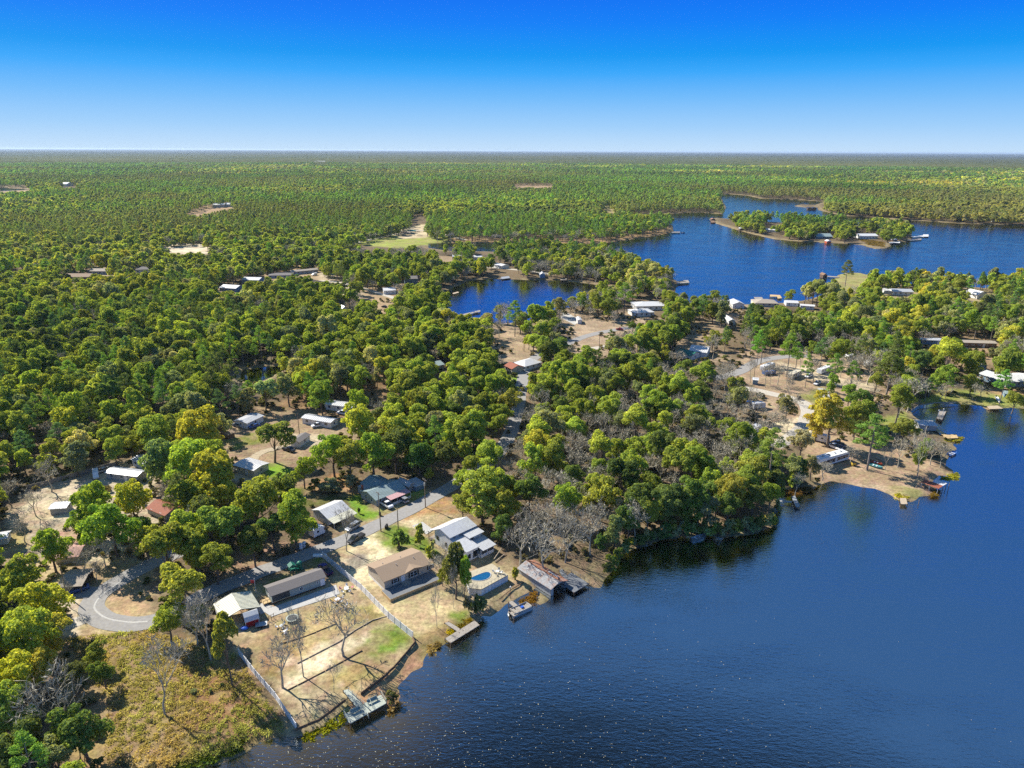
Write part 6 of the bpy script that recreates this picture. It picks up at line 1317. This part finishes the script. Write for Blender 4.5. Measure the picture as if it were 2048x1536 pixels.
# places the photograph shows open (pixel outlines): no crown of the scattered woods may cover them
def box(x0, y0, x1, y1): return [(x0, y0), (x1, y0), (x1, y1), (x0, y1)]
OPEN = [
 [(640,1085),(630,1040),(632,1010),(690,1000),(715,955),(800,945),(850,970),(905,1000),(930,1040),(985,1060),(990,1110),(1060,1140),(1180,1140),(1180,1180),(960,1300),(590,1500),(470,1310),(500,1262),(440,1240),(440,1195),(520,1160),(560,1115),(640,1095)],
 [(130,1275),(300,1262),(400,1290),(470,1310),(590,1480),(560,1536),(215,1536),(215,1400)],
 [(110,1150),(190,1140),(270,1140),(290,1180),(305,1255),(170,1290),(130,1200)],
 [(30,1030),(60,990),(130,965),(190,940),(285,935),(280,965),(160,985),(140,1035),(110,1050),(30,1120),(75,1120),(75,1150),(0,1150),(0,1050)],
 box(300,1008,352,1040), box(262,912,300,940), [(110,1080),(175,1070),(180,1130),(110,1130)],
 [(445,865),(470,832),(520,830),(600,822),(700,850),(690,862),(620,900),(600,930),(585,965),(545,970),(480,960),(480,915),(450,890)],
 [(585,965),(640,950),(715,960),(720,1000),(690,1000),(640,1000),(570,985)], box(655,800,722,826), box(735,770,785,790), box(870,722,892,738),
 [(900,580),(935,562),(1000,558),(1120,560),(1195,569),(1160,585),(1130,590),(1095,600),(1062,600),(1047,628),(1000,606),(960,616),(935,628),(900,612)],
 [(1235,487),(1340,466),(1350,430),(1440,428),(1500,468),(1700,495),(1785,500),(1830,482),(1842,448),(2048,455),(2048,518),(1960,545),(1930,537),(1850,533),(1740,538),(1700,530),(1640,553),(1600,568),(1560,585),(1490,595),(1440,588),(1400,590),(1378,580),(1360,530),(1290,515)],
 [(1442,390),(1500,392),(1650,402),(1640,425),(1655,431),(1560,420),(1500,420),(1452,425)], box(860,486,880,500), box(958,487,985,506), 
 [(1440,444),(1500,462),(1600,475),(1700,478),(1780,480),(1780,494),(1740,497),(1640,485),(1540,478),(1470,460)], box(1530,464,1570,474), box(1632,464,1665,478), box(1712,462,1756,478),
 box(330,488,415,503), [(700,488),(770,470),(830,458),(870,476),(925,487),(850,489),(760,494)], [(825,430),(850,425),(850,455),(825,460)], [(365,428),(420,410),(465,408),(465,416),(400,428)],
 box(176,535,225,547), box(272,535,300,545), box(126,548,180,556), box(25,528,40,540), box(435,563,480,585), box(485,555,522,566), box(535,545,582,555), box(582,534,640,547), [(600,552),(640,552),(700,562),(700,570),(620,563)],
 box(725,575,755,605), box(765,578,795,590), box(755,606,782,620), box(808,555,835,568), box(683,611,698,624), box(880,508,905,520), box(945,508,965,518), box(985,526,1006,538),
 box(925,600,960,632), [(985,680),(1000,665),(1035,650),(1048,690),(1060,705),(1010,700)], [(1012,712),(1085,712),(1085,740),(1050,748),(1012,745)], [(1030,745),(1052,745),(1050,768),(1032,768)], box(1032,778,1046,830), box(1020,845,1042,868),
 [(1125,630),(1160,622),(1200,645),(1250,642),(1240,655),(1195,668),(1215,690),(1170,700),(1140,680),(1150,660),(1125,645)], box(1245,597,1325,635), [(1270,600),(1300,580),(1310,600)], box(1350,680,1422,718), box(1460,597,1492,620), box(1508,598,1565,612), box(1570,602,1630,618), box(1455,632,1475,650),
 [(1480,745),(1490,728),(1510,712),(1560,702),(1620,708),(1700,735),(1765,765),(1750,790),(1700,800),(1660,795),(1640,815),(1610,850),(1640,880),(1700,890),(1760,900),(1830,930),(1900,950),(1900,990),(1780,990),(1640,960),(1620,925),(1560,885),(1535,850),(1600,835),(1570,800),(1510,790)],
 box(1845,672,1895,690), box(1928,672,1995,698), [(1955,742),(2048,742),(2048,780),(1990,775)], [(1850,830),(1870,800),(1920,785),(1990,790),(2048,800),(2048,815),(1850,815)], [(1750,845),(1830,820),(1850,845),(1920,880),(1840,870),(1780,865)],
 box(1765,575,1832,592), box(1935,577,1985,597), box(1960,722,1985,740), box(1640,612,1656,622),
 [(1450,1075),(1550,1045),(1545,1000),(1490,1010)], [(1180,1140),(1240,1115),(1235,1150),(1180,1180)], box(1545,985,1610,1015), [(1660,545),(1735,538),(1730,560),(1680,575)],
 box(1690,433,1740,438), [(1210,412),(1235,420),(1225,426),(1205,420)], box(1030,368,1105,374), box(0,372,58,382), box(480,733,565,758), box(122,368,150,374), box(630,326,650,330), box(1530,440,1560,450),
 box(0,1073,20,1092), box(95,1003,138,1032), box(290,700,300,705), box(985,528,1030,545), box(1440,690,1480,712), box(1380,640,1440,655),
]
LIT = [[(700,985),(715,950),(800,940),(850,970),(905,985),(905,1010),(985,1055),(985,1110),(1010,1150),(960,1180),(860,1180),(700,1110),(650,1060),(640,1020)],
 [(30,1030),(60,990),(130,970),(160,990),(130,1035),(30,1060)], [(460,880),(600,820),(690,850),(640,880),(590,900),(600,950),(520,965),(470,960)], [(590,965),(660,955),(660,985),(600,990)], [(1510,790),(1480,750),(1510,715),(1620,712),(1750,765),(1740,790),(1650,790),(1600,800),(1610,860),(1560,885)], [(1640,890),(1700,890),(1830,930),(1880,960),(1800,990),(1660,960)], [(1850,800),(1950,785),(2000,800),(2048,805),(2048,770),(1960,750)],
 [(1000,660),(1050,650),(1060,700),(1010,700)], [(1130,640),(1240,640),(1210,690),(1150,700)]]
OPENA = [np.array(o, float) for o in OPEN]
def sight(x, y, R_, H_, tall=True):
    """True where a crown would cover an open place"""
    bad = np.zeros(len(x), bool)
    n = np.hypot(x, y); ux, uy = y/n, -x/n
    for k, (sx, hz_) in enumerate([(0, .98), (0, .65), (-.75, .62), (.75, .62), (0, .3), (-.5, .88), (.5, .88)]):
        px, py = PX(x+ux*sx*R_, y+uy*sx*R_, H_*hz_)
        for o in OPENA:
            lo = o.min(0); hi = o.max(0); q = np.where((px > lo[0]) & (px < hi[0]) & (py > lo[1]) & (py < hi[1]) & ~bad)[0]
            if len(q): bad[q[inpoly(np.stack([px[q], py[q]], 1), o)]] = True
    return bad
def ring_points(r0, r1, s, half=46):
    """jittered grid of spacing s within the ring sector"""
    W = r1*math.sin(math.radians(half)); xs = np.arange(-W, W, s); ys = np.arange(0, r1, s)
    X, Y = np.meshgrid(xs, ys); X = X+((np.arange(len(ys)) % 2)*s*.5)[:, None]
    X = X.ravel()+rng.uniform(-.38, .38, X.size)*s; Y = Y.ravel()+rng.uniform(-.38, .38, Y.size)*s
    d = np.hypot(X, Y); a = np.degrees(np.abs(np.arctan2(X, Y))); k = (d >= r0) & (d < r1) & (a < half)
    return X[k], Y[k]
SC_ = []
for r0, r1, s in [(85, 700, 7.0), (700, 1500, 8.6), (1500, 3000, 12), (3000, 5200, 20)]:
    X, Y = ring_points(r0, r1, s); Pn = np.stack([X, Y], 1)
    w = water_sd(Pn, 20); k = w < np.where(np.hypot(X, Y) < 400, -1.2, -2.2)
    X, Y, w = X[k], Y[k], w[k]
    d = np.hypot(X, Y)
    pn = vnoise(X, Y, 190, 61)*.6+vnoise(X, Y, 60, 62)*.4
    far = np.clip((d-600)/500, 0, 1); px_, py_ = PX(X, Y, np.zeros_like(X))
    thr = .70-.26*far+np.where((px_ > 1350) & (far > .5), .10, 0)
    thr -= np.where((px_ < 550) & (py_ > 640) & (py_ < 900), .10, 0)
    pf = vnoise(X, Y, 430, 66)*.65+vnoise(X, Y, 150, 67)*.35; pn = pn*(1-far)+pf*far; rw_ = .45-.25*far
    ispine = (1-pn)*(1-rw_)+rw_*rng.random(len(X)) > thr-.05*far
    bp = vnoise(X, Y, 45, 63); bprob = np.where(bp > .58, .40, .09)*(d < 900); bprob *= np.where((px_ < 700), .35, 1.0); bprob = np.where((px_ > 1050) & (px_ < 1600) & (py_ > 760), bprob*1.7+.06, bprob)
    bprob = np.where((px_ > 940) & (px_ < 1560) & (py_ > 830), bprob+.27, bprob)
    isbare = rng.random(len(X)) < bprob
    kind = np.where(isbare, 2, np.where(ispine, 1, 0))
    R_ = np.where(kind == 0, rng.uniform(3.9, 7.2, len(X)), np.where(kind == 1, rng.uniform(2.7, 4.4, len(X)), rng.uniform(4.0, 6.3, len(X))))
    H_ = np.where(kind == 0, R_*rng.uniform(1.7, 2.3, len(X))+1, np.where(kind == 1, rng.uniform(11, 19, len(X)), R_*2.3))
    sc = s/7.6; scf = 1+(sc-1)*.85; R_ = R_*scf; H_ = H_*(1+(sc-1)*.25)
    # the thin understorey near the shore
    nearsh = (w > -7) & (d < 700); H_ = np.where(nearsh, H_*.85, H_); R_ = np.where(nearsh, R_*.85, R_)
    bad = sight(X, Y, R_, H_)
    if r0 < 700:
        for hh in (.45, .75):
            sx_, sy_ = X-SUN.x*H_*hh/math.tan(EL), Y-SUN.y*H_*hh/math.tan(EL); qx, qy = PX(sx_, sy_, np.zeros_like(X)); qq = np.stack([qx, qy], 1)
            for o in LIT: bad |= inpoly(qq, np.array(o, float)) & (kind != 2)
    for rw, wd in ROADS:
        pass
    hx = np.array([[h[1], h[2], h[3]] for h in HAND])
    if r0 < 700:
        for q in hx: bad |= np.hypot(X-q[0], Y-q[1]) < (q[2]*.62+R_*.45)
        for fx, fy, fr in FOOT: bad |= np.hypot(X-fx, Y-fy) < fr+R_*.6
        for rw, wd in ROADS:
            q = rw[::3]; lo = q.min(0)-8; hi = q.max(0)+8; kk = np.where((X > lo[0]) & (X < hi[0]) & (Y > lo[1]) & (Y < hi[1]))[0]
            if len(kk): bad[kk] |= (np.hypot(X[kk, None]-q[None, :, 0], Y[kk, None]-q[None, :, 1]).min(1) < wd/2+1.0)
    k = ~bad
    SC_.append((X[k], Y[k], R_[k], H_[k], kind[k]))
X = np.concatenate([a[0] for a in SC_]); Y = np.concatenate([a[1] for a in SC_]); R_ = np.concatenate([a[2] for a in SC_]); H_ = np.concatenate([a[3] for a in SC_]); K_ = np.concatenate([a[4] for a in SC_])
D_ = np.hypot(X, Y)
# colour of each tree
fr_ = np.clip((D_-600)/600, 0, 1); tn = (vnoise(X, Y, 130, 71)*.5+vnoise(X, Y, 38, 72)*.3+rng.random(len(X))*.45)*(1-fr_)+(vnoise(X, Y, 380, 73)*.65+vnoise(X, Y, 110, 74)*.35+rng.random(len(X))*.3)*fr_
oc = np.array(list('dggylyva')); 
def pick_oak(t, u):
    return 'd' if t < .40 else 'g' if t < .66 else ('o' if u < .3 else 'l') if t < .84 else ('v' if u < .4 else 'y') if t < 1.04 else 'a'
U = rng.random(len(X))
codes = [pick_oak(t, u) if k == 0 else ('p' if u < .45 else 'q' if u < .7 else 'd') if k == 1 else 'b' for t, u, k in zip(tn, U, K_)]
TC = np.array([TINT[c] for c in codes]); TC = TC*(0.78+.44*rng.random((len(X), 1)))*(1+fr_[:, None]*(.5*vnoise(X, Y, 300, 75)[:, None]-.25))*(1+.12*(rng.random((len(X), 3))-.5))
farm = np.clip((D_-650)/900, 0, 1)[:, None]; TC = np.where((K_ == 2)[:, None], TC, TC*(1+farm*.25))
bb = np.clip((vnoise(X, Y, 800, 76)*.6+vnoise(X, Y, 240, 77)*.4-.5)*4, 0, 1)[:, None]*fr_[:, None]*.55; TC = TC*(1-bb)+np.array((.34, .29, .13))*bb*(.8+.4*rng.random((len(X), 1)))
print('scattered', len(X), [int((K_ == i).sum()) for i in range(3)], 'near700', int((D_ < 700).sum()))
order = np.argsort(D_)
LIM = {0: 300, 1: 290, 2: 290}
for h in HAND: LIM[{'oak': 0, 'pine': 1, 'bare': 2, 'shrub': 3}[h[0]]] = LIM.get({'oak': 0, 'pine': 1, 'bare': 2, 'shrub': 3}[h[0]], 999)-1
inframe = np.array([0 <= 1]*len(X)); pxx, pyy = PX(X, Y, H_*.5); inframe = (pxx > -60) & (pxx < 2108) & (pyy < 1600) & (pyy > 0)
single = np.zeros(len(X), bool); cnt = {0: 0, 1: 0, 2: 0}
for i in order:
    k = int(K_[i])
    if inframe[i] and cnt[k] < LIM[k]: single[i] = True; cnt[k] += 1
# ------------------------------------------------------------------ individual trees
usedl = {}
def tree_label(kind, code, x, y, R_, H_):
    size = ('broad' if R_ > 5.6 else 'small' if R_ < 4.2 else 'rounded') if kind == 'oak' else ('tall' if H_ > 15 else 'young') if kind == 'pine' else ('spreading' if R_ > 4.4 else 'slim') if kind == 'bare' else 'low'
    noun = {'oak': 'leafy tree', 'pine': 'pine', 'bare': 'leafless tree', 'shrub': 'bush'}[kind]
    if kind == 'bare': head = f"{size} grey {noun}"
    else: head = f"{size} {TW[code]} {noun}"
    ds = sorted(((math.hypot(a-x, b-y), ph, a, b) for ph, a, b in LM))[:9]
    def rel(dv, a, b):
        r1 = math.hypot(x, y); r2 = math.hypot(a, b)
        if dv < 14: return 'beside'
        if abs(r1-r2) > dv*.72: return 'behind' if r1 > r2 else 'in front of'
        return 'left of' if math.atan2(x, y) < math.atan2(a, b) else 'right of'
    def nw(s_): return len(s_.split())
    cand = []
    for dv, ph, a, b in ds[:4]: cand.append(f"{head} {rel(dv, a, b)} {ph}")
    for i1 in range(5):
        for i2 in range(9):
            if i1 != i2: cand.append(f"{head} {rel(ds[i1][0], ds[i1][2], ds[i1][3])} {ds[i1][1]}, {rel(ds[i2][0], ds[i2][2], ds[i2][3])} {ds[i2][1]}")
    cand = [c for c in cand if 4 <= nw(c) <= 16]
    for c in cand:
        if c not in usedl: usedl[c] = 1; return c
    c = cand[0]; usedl[c] += 1; return c
LIB = {'oak': OAKS, 'pine': PINES, 'bare': BARES, 'shrub': SHRUBS}
NAMES = {'oak': 'leafy_tree', 'pine': 'pine_tree', 'bare': 'bare_tree', 'shrub': 'bush'}
GRP = {'oak': 'leafy trees of the lakeside woods', 'pine': 'pines among the woods', 'bare': 'leafless trees in the woods', 'shrub': 'bushes in the yards'}
def place_tree(kind, x, y, R_, H_, code, tint=None, vi=None):
    lib = LIB[kind]; i = vi if vi is not None else random.randrange(len(lib)); mc, mt, mj, r0, h0 = lib[i]
    tint = tint if tint is not None else tuple(c*random.uniform(.88, 1.14) for c in TINT[code])
    lab = tree_label(kind, code, x, y, R_, H_); d = math.hypot(x, y)
    wz = -0.0
    s = (R_/r0, R_/r0*random.uniform(.9, 1.1), H_/h0); rz = random.uniform(0, 6.28)
    if R_*F_PX/d > 21:
        e = empty(NAMES[kind], (x, y, wz), rz, lab, 'bush' if kind == 'shrub' else 'tree', GRP[kind]); e.scale = s
        for nm, me_ in (('trunk', mt), ('twigs' if kind == 'bare' else 'crown', mc)):
            o = bpy.data.objects.new(nm, me_); COL.objects.link(o); o.parent = e; o['tint'] = tint
    else:
        o = bpy.data.objects.new(NAMES[kind], mj); COL.objects.link(o); o.location = (x, y, wz); o.rotation_euler = (0, 0, rz); o.scale = s; o['tint'] = tint
        tag(o, lab, 'bush' if kind == 'shrub' else 'tree', GRP[kind])
for h in HAND: place_tree(*h)
for i in order:
    if single[i]:
        kd = ('oak', 'pine', 'bare')[K_[i]]
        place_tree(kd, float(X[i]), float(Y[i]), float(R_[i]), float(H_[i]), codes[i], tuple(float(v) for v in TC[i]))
# brush field of low bushes: too many to count
# ------------------------------------------------------------------ the rest of the woods: one object per kind
def scatter_object(name, pts, rot, scl, tint, vid, protos, label=None):
    me = bpy.data.meshes.new(name); me.vertices.add(len(pts)); me.vertices.foreach_set('co', np.asarray(pts, np.float32).ravel())
    for an, ty, arr in (('rot', 'FLOAT_VECTOR', rot), ('scl', 'FLOAT_VECTOR', scl), ('tint', 'FLOAT_VECTOR', tint)):
        a = me.attributes.new(an, ty, 'POINT'); a.data.foreach_set('vector', np.asarray(arr, np.float32).ravel())
    a = me.attributes.new('vid', 'INT', 'POINT'); a.data.foreach_set('value', np.asarray(vid, np.int32))
    o = bpy.data.objects.new(name, me); COL.objects.link(o)
    pc = bpy.data.collections.new(name+'_models')
    for i, pm in enumerate(protos):
        q = bpy.data.objects.new('%s_model_%02d' % (name, i), pm); pc.objects.link(q)
    ng = bpy.data.node_groups.new(name, 'GeometryNodeTree'); ng.interface.new_socket('Geometry', in_out='INPUT', socket_type='NodeSocketGeometry'); ng.interface.new_socket('Geometry', in_out='OUTPUT', socket_type='NodeSocketGeometry')
    N = ng.nodes; L = ng.links; gi = N.new('NodeGroupInput'); go = N.new('NodeGroupOutput'); ip = N.new('GeometryNodeInstanceOnPoints'); ci = N.new('GeometryNodeCollectionInfo')
    ci.inputs['Collection'].default_value = pc; ci.inputs['Separate Children'].default_value = True; ci.inputs['Reset Children'].default_value = True
    def attr(n_, ty):
        a = N.new('GeometryNodeInputNamedAttribute'); a.data_type = ty; a.inputs['Name'].default_value = n_; return a.outputs['Attribute']
    L.new(gi.outputs[0], ip.inputs['Points']); L.new(ci.outputs[0], ip.inputs['Instance']); ip.inputs['Pick Instance'].default_value = True
    L.new(attr('vid', 'INT'), ip.inputs['Instance Index']); L.new(attr('rot', 'FLOAT_VECTOR'), ip.inputs['Rotation']); L.new(attr('scl', 'FLOAT_VECTOR'), ip.inputs['Scale']); L.new(ip.outputs[0], go.inputs[0])
    md = o.modifiers.new('scatter', 'NODES'); md.node_group = ng
    tag(o, kind='stuff'); return o
rest = ~single
def woods(name, k, near, farp, r0, h0):
    q = np.where(rest & (K_ == k))[0]; n = len(q)
    z = np.zeros(n); vid = np.where(D_[q] < 620, rng.integers(0, len(near[0]), n), np.where(D_[q] < 1100, len(near[0])+rng.integers(0, len(near[1]), n), len(near[0])+len(near[1])+rng.integers(0, len(farp), n)))
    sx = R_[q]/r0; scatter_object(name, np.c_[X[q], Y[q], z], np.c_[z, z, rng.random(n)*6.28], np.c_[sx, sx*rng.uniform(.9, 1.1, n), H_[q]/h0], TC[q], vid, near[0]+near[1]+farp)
woods('leafy_woods', 0, ([o[2] for o in OAKS], OAKM), OAKL, 6.0, 12.0)
woods('pine_woods', 1, ([o[2] for o in PINES], PINEM), PINEL, 3.6, 18.0)
q = np.where(rest & (K_ == 2))[0]; n = len(q); z = np.zeros(n)
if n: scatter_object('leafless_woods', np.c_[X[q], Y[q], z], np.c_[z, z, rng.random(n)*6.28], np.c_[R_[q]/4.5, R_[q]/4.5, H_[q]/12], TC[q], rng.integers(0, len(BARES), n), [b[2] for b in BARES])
# undergrowth on the forest floor and in the brush field
def brush():
    Xs, Ys = ring_points(88, 520, 3.6); w = water_sd(np.stack([Xs, Ys], 1), 10)
    px_, py_ = PX(Xs, Ys, np.zeros_like(Xs)); pp = np.stack([px_, py_], 1)
    field = inpoly(pp, OPENA[1]); inopen = np.zeros(len(Xs), bool)
    for o in OPENA: inopen |= inpoly(pp, o)
    k = (w < -.5) & ((field & (rng.random(len(Xs)) < .26)) | (~inopen & (rng.random(len(Xs)) < .45)))
    for fx, fy, fr in FOOT: k &= np.hypot(Xs-fx, Ys-fy) > fr
    for rw, wd in ROADS:
        q = rw[::3]; k &= np.array([(np.hypot(a-q[:, 0], b-q[:, 1]).min() > wd/2+.8) if kk else False for a, b, kk in zip(Xs, Ys, k)])
    Xs, Ys = Xs[k], Ys[k]; field = field[k]; n = len(Xs)
    # the field gets a denser second layer of low tufts
    s = np.where(field, rng.uniform(.15, .42, n)*(1+(rng.random(n) < .08)*1.2), rng.uniform(.5, 1.25, n)); t = vnoise(Xs, Ys, 12, 91)[:, None]
    tint = np.where(field[:, None], np.array((.30, .26, .15))*(1-t)+np.array((.22, .29, .09))*t, np.array((.12, .15, .045))*(1-t)+np.array((.22, .18, .10))*t)*(.6+.8*rng.random((n, 1)))
    sd_ = np.zeros(n); return scatter_object('undergrowth', np.c_[Xs, Ys, sd_], np.c_[sd_, sd_, rng.random(n)*6.28], np.c_[s, s, s*rng.uniform(.5, 1.0, n)], tint, rng.integers(0, 4, n), [b[2] for b in SHRUBS])
brush()
def tufts():
    n0 = 4200; f = GP(OPEN[1]); lo, hi = f.min(0), f.max(0); Xs = rng.uniform(lo[0], hi[0], n0); Ys = rng.uniform(lo[1], hi[1], n0); Pn = np.stack([Xs, Ys], 1)
    k = inpoly(Pn, f) & (water_sd(Pn, 10) < -.3); Xs, Ys = Xs[k], Ys[k]; n = len(Xs); g_ = [cards(np.c_[rng.normal(size=(26, 2))*.35, rng.random(26)*.5], rng.normal(size=(26, 3))*np.array([1, 1, .3]), .2, 1.5) for _ in range(4)]
    t = vnoise(Xs, Ys, 9, 95)[:, None]; tint = (np.array((.36, .27, .17))*(1-t)+np.array((.26, .30, .12))*t)*(.6+.7*rng.random((n, 1))); z = np.zeros(n); s = rng.uniform(.5, 1.3, n)
    s = s*.8; scatter_object('dry_grass', np.c_[Xs, Ys, z], np.c_[z, z, rng.random(n)*6.28], np.c_[s, s, s], tint, rng.integers(0, 4, n), [mesh_np('tuft', v, f_, [MATS['leaves']]) for v, f_ in g_])
tufts()
# ------------------------------------------------------------------ the farthest forest: a canopy sheet with its own relief
def canopy():
    rad = np.concatenate([geom(5000, 14000, 1.004), geom(14000, 80000, 1.012)[1:]]); an = np.radians(np.arange(-47, 47.01, .22)); cx, cy = polar(rad, an); n = cx.size; d = np.hypot(cx, cy).ravel(); cx, cy = cx.ravel(), cy.ravel()
    z = 7+rng.random(n)*9+vnoise(cx, cy, 90, 101)*4+(vnoise(cx, cy, 6000, 9)-.3)*26*np.clip((d-9000)/15000, 0, 1)+vnoise(cx, cy, 2500, 102)*14*np.clip((d-6000)/6000, 0, 1)
    z[:len(an)] = 1
    a = (np.arange(len(rad)-1)[:, None]*len(an)+np.arange(len(an)-1)[None]).ravel(); F = np.stack([a, a+len(an), a+len(an)+1, a+1], 1)
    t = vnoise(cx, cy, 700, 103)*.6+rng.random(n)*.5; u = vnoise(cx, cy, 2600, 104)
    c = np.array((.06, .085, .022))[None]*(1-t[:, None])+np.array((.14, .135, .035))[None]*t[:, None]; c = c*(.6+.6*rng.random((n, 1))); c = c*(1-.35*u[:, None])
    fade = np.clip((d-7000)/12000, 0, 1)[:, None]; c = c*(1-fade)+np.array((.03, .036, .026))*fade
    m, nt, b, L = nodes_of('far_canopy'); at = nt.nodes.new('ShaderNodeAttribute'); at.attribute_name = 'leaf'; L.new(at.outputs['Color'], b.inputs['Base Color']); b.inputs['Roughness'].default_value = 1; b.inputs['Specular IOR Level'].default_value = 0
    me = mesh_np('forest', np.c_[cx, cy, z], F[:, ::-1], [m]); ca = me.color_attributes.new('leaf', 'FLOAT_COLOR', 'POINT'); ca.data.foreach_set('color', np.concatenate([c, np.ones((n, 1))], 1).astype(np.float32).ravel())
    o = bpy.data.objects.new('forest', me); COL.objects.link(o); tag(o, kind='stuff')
canopy()
# ================================================================== MARSH GRASS, SUN GLINTS AS PALE QUADS
def marsh():
    polys = [([(905,1250),(922,1243),(947,1238),(938,1252),(920,1262)], (.24, .19, .02)), ([(893,1262),(908,1260),(915,1266),(900,1275)], (.42, .36, .02)), ([(1040,1202),(1072,1186),(1072,1208),(1060,1216),(1046,1214)], (.22, .13, .03)), ([(595,1478),(640,1460),(695,1428),(700,1440),(640,1472),(600,1490)], (.26, .27, .02)),
             ([(1530,1034),(1548,1032),(1552,1046),(1534,1046)], (.30, .30, .02)), ([(1788,993),(1800,990),(1818,998),(1800,1003)], (.36, .34, .03)), ([(1880,955),(1914,948),(1916,958),(1885,960)], (.36, .36, .05)), ([(1888,880),(1925,876),(1920,884),(1892,886)], (.34, .32, .05)),
             ([(1868,985),(1876,980),(1878,992),(1862,995)], (.2, .14, .03)), ([(770,1425),(800,1405),(806,1412),(776,1434)], (.3, .2, .08)), ([(855,1300),(885,1283),(888,1290),(860,1310)], (.26, .2, .09)), ([(1560,985),(1625,975),(1628,985),(1565,992)], (.2, .12, .04)), ([(1712,478),(1770,486),(1765,495),(1740,492)], (.18, .13, .04)), ([(350,1500),(470,1480),(500,1500),(400,1540),(330,1550)], (.10, .15, .03)), ([(330,1430),(420,1480),(500,1480),(480,1500),(330,1520)], (.14, .17, .03))]
    g_ = [cards(np.c_[rng.normal(size=(26, 2))*.35, rng.random(26)*.6], rng.normal(size=(26, 3))*np.array([1, 1, .3]), .34, 1.3) for _ in range(4)]
    XX = []; TT = []
    for p, c in polys:
        f = GP(p, WL); lo, hi = f.min(0), f.max(0); area = np.prod(hi-lo); n = int(min(900, area*3.0)); q = np.c_[rng.uniform(lo[0], hi[0], n), rng.uniform(lo[1], hi[1], n)]; q = q[inpoly(q, f)]; XX.append(q); TT.append(np.array(c)[None]*(.6+.7*rng.random((len(q), 1))))
    q = np.concatenate(XX); t = np.concatenate(TT); n = len(q); z = np.full(n, WL); s = rng.uniform(.5, 1.2, n); k = np.hypot(q[:, 0], q[:, 1]) > 500; s = np.where(k, s*2.5, s); o = np.zeros(n)
    zz = np.where(water_sd(q, 10) > 0, WL, WL+.35); scatter_object('marsh_grass', np.c_[q, zz], np.c_[o, o, rng.random(n)*6.28], np.c_[s, s, s*.6], t, rng.integers(0, 4, n), [mesh_np('marsh_tuft', v, f_, [MATS['leaves']]) for v, f_ in g_])
marsh()

def floating_leaves():  # sun glints on the near lake, imitated by small pale quads
    n0 = 5200; px_ = rng.uniform(500, 2100, n0); py_ = 1120+450*np.sqrt(rng.random(n0)); g_ = G(px_, py_, WL); sd_ = water_sd(g_, 12)
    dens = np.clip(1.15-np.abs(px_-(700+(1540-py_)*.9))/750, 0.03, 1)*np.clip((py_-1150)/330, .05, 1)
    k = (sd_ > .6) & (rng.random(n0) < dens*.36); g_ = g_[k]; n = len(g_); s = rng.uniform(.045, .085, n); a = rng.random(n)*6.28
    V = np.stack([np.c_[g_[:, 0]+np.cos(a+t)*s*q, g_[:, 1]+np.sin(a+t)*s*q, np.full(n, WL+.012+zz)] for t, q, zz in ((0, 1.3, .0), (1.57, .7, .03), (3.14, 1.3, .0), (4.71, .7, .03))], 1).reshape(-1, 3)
    m = mat('pale_glint', (.62, .60, .42), rough=.5, var=.3, scale=.6, spec=.5)
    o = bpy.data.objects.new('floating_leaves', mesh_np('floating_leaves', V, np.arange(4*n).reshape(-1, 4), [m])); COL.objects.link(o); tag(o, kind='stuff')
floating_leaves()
# ================================================================== the air
def haze():
    S = 91000.0; me = MB(); me.box(-S, S, -S, S, -12.0, 112.0)
    o = me.build('haze'); m = bpy.data.materials.new('haze'); m.use_nodes = True; nt = m.node_tree; nt.nodes.clear()
    v = nt.nodes.new('ShaderNodeVolumePrincipled'); v.inputs['Color'].default_value = (.62, .80, 1.0, 1); v.inputs['Density'].default_value = 2.8e-5; v.inputs['Anisotropy'].default_value = 0.2
    out = nt.nodes.new('ShaderNodeOutputMaterial'); nt.links.new(v.outputs[0], out.inputs['Volume']); o.data.materials.clear(); o.data.materials.append(m); tag(o, kind='stuff')
haze()
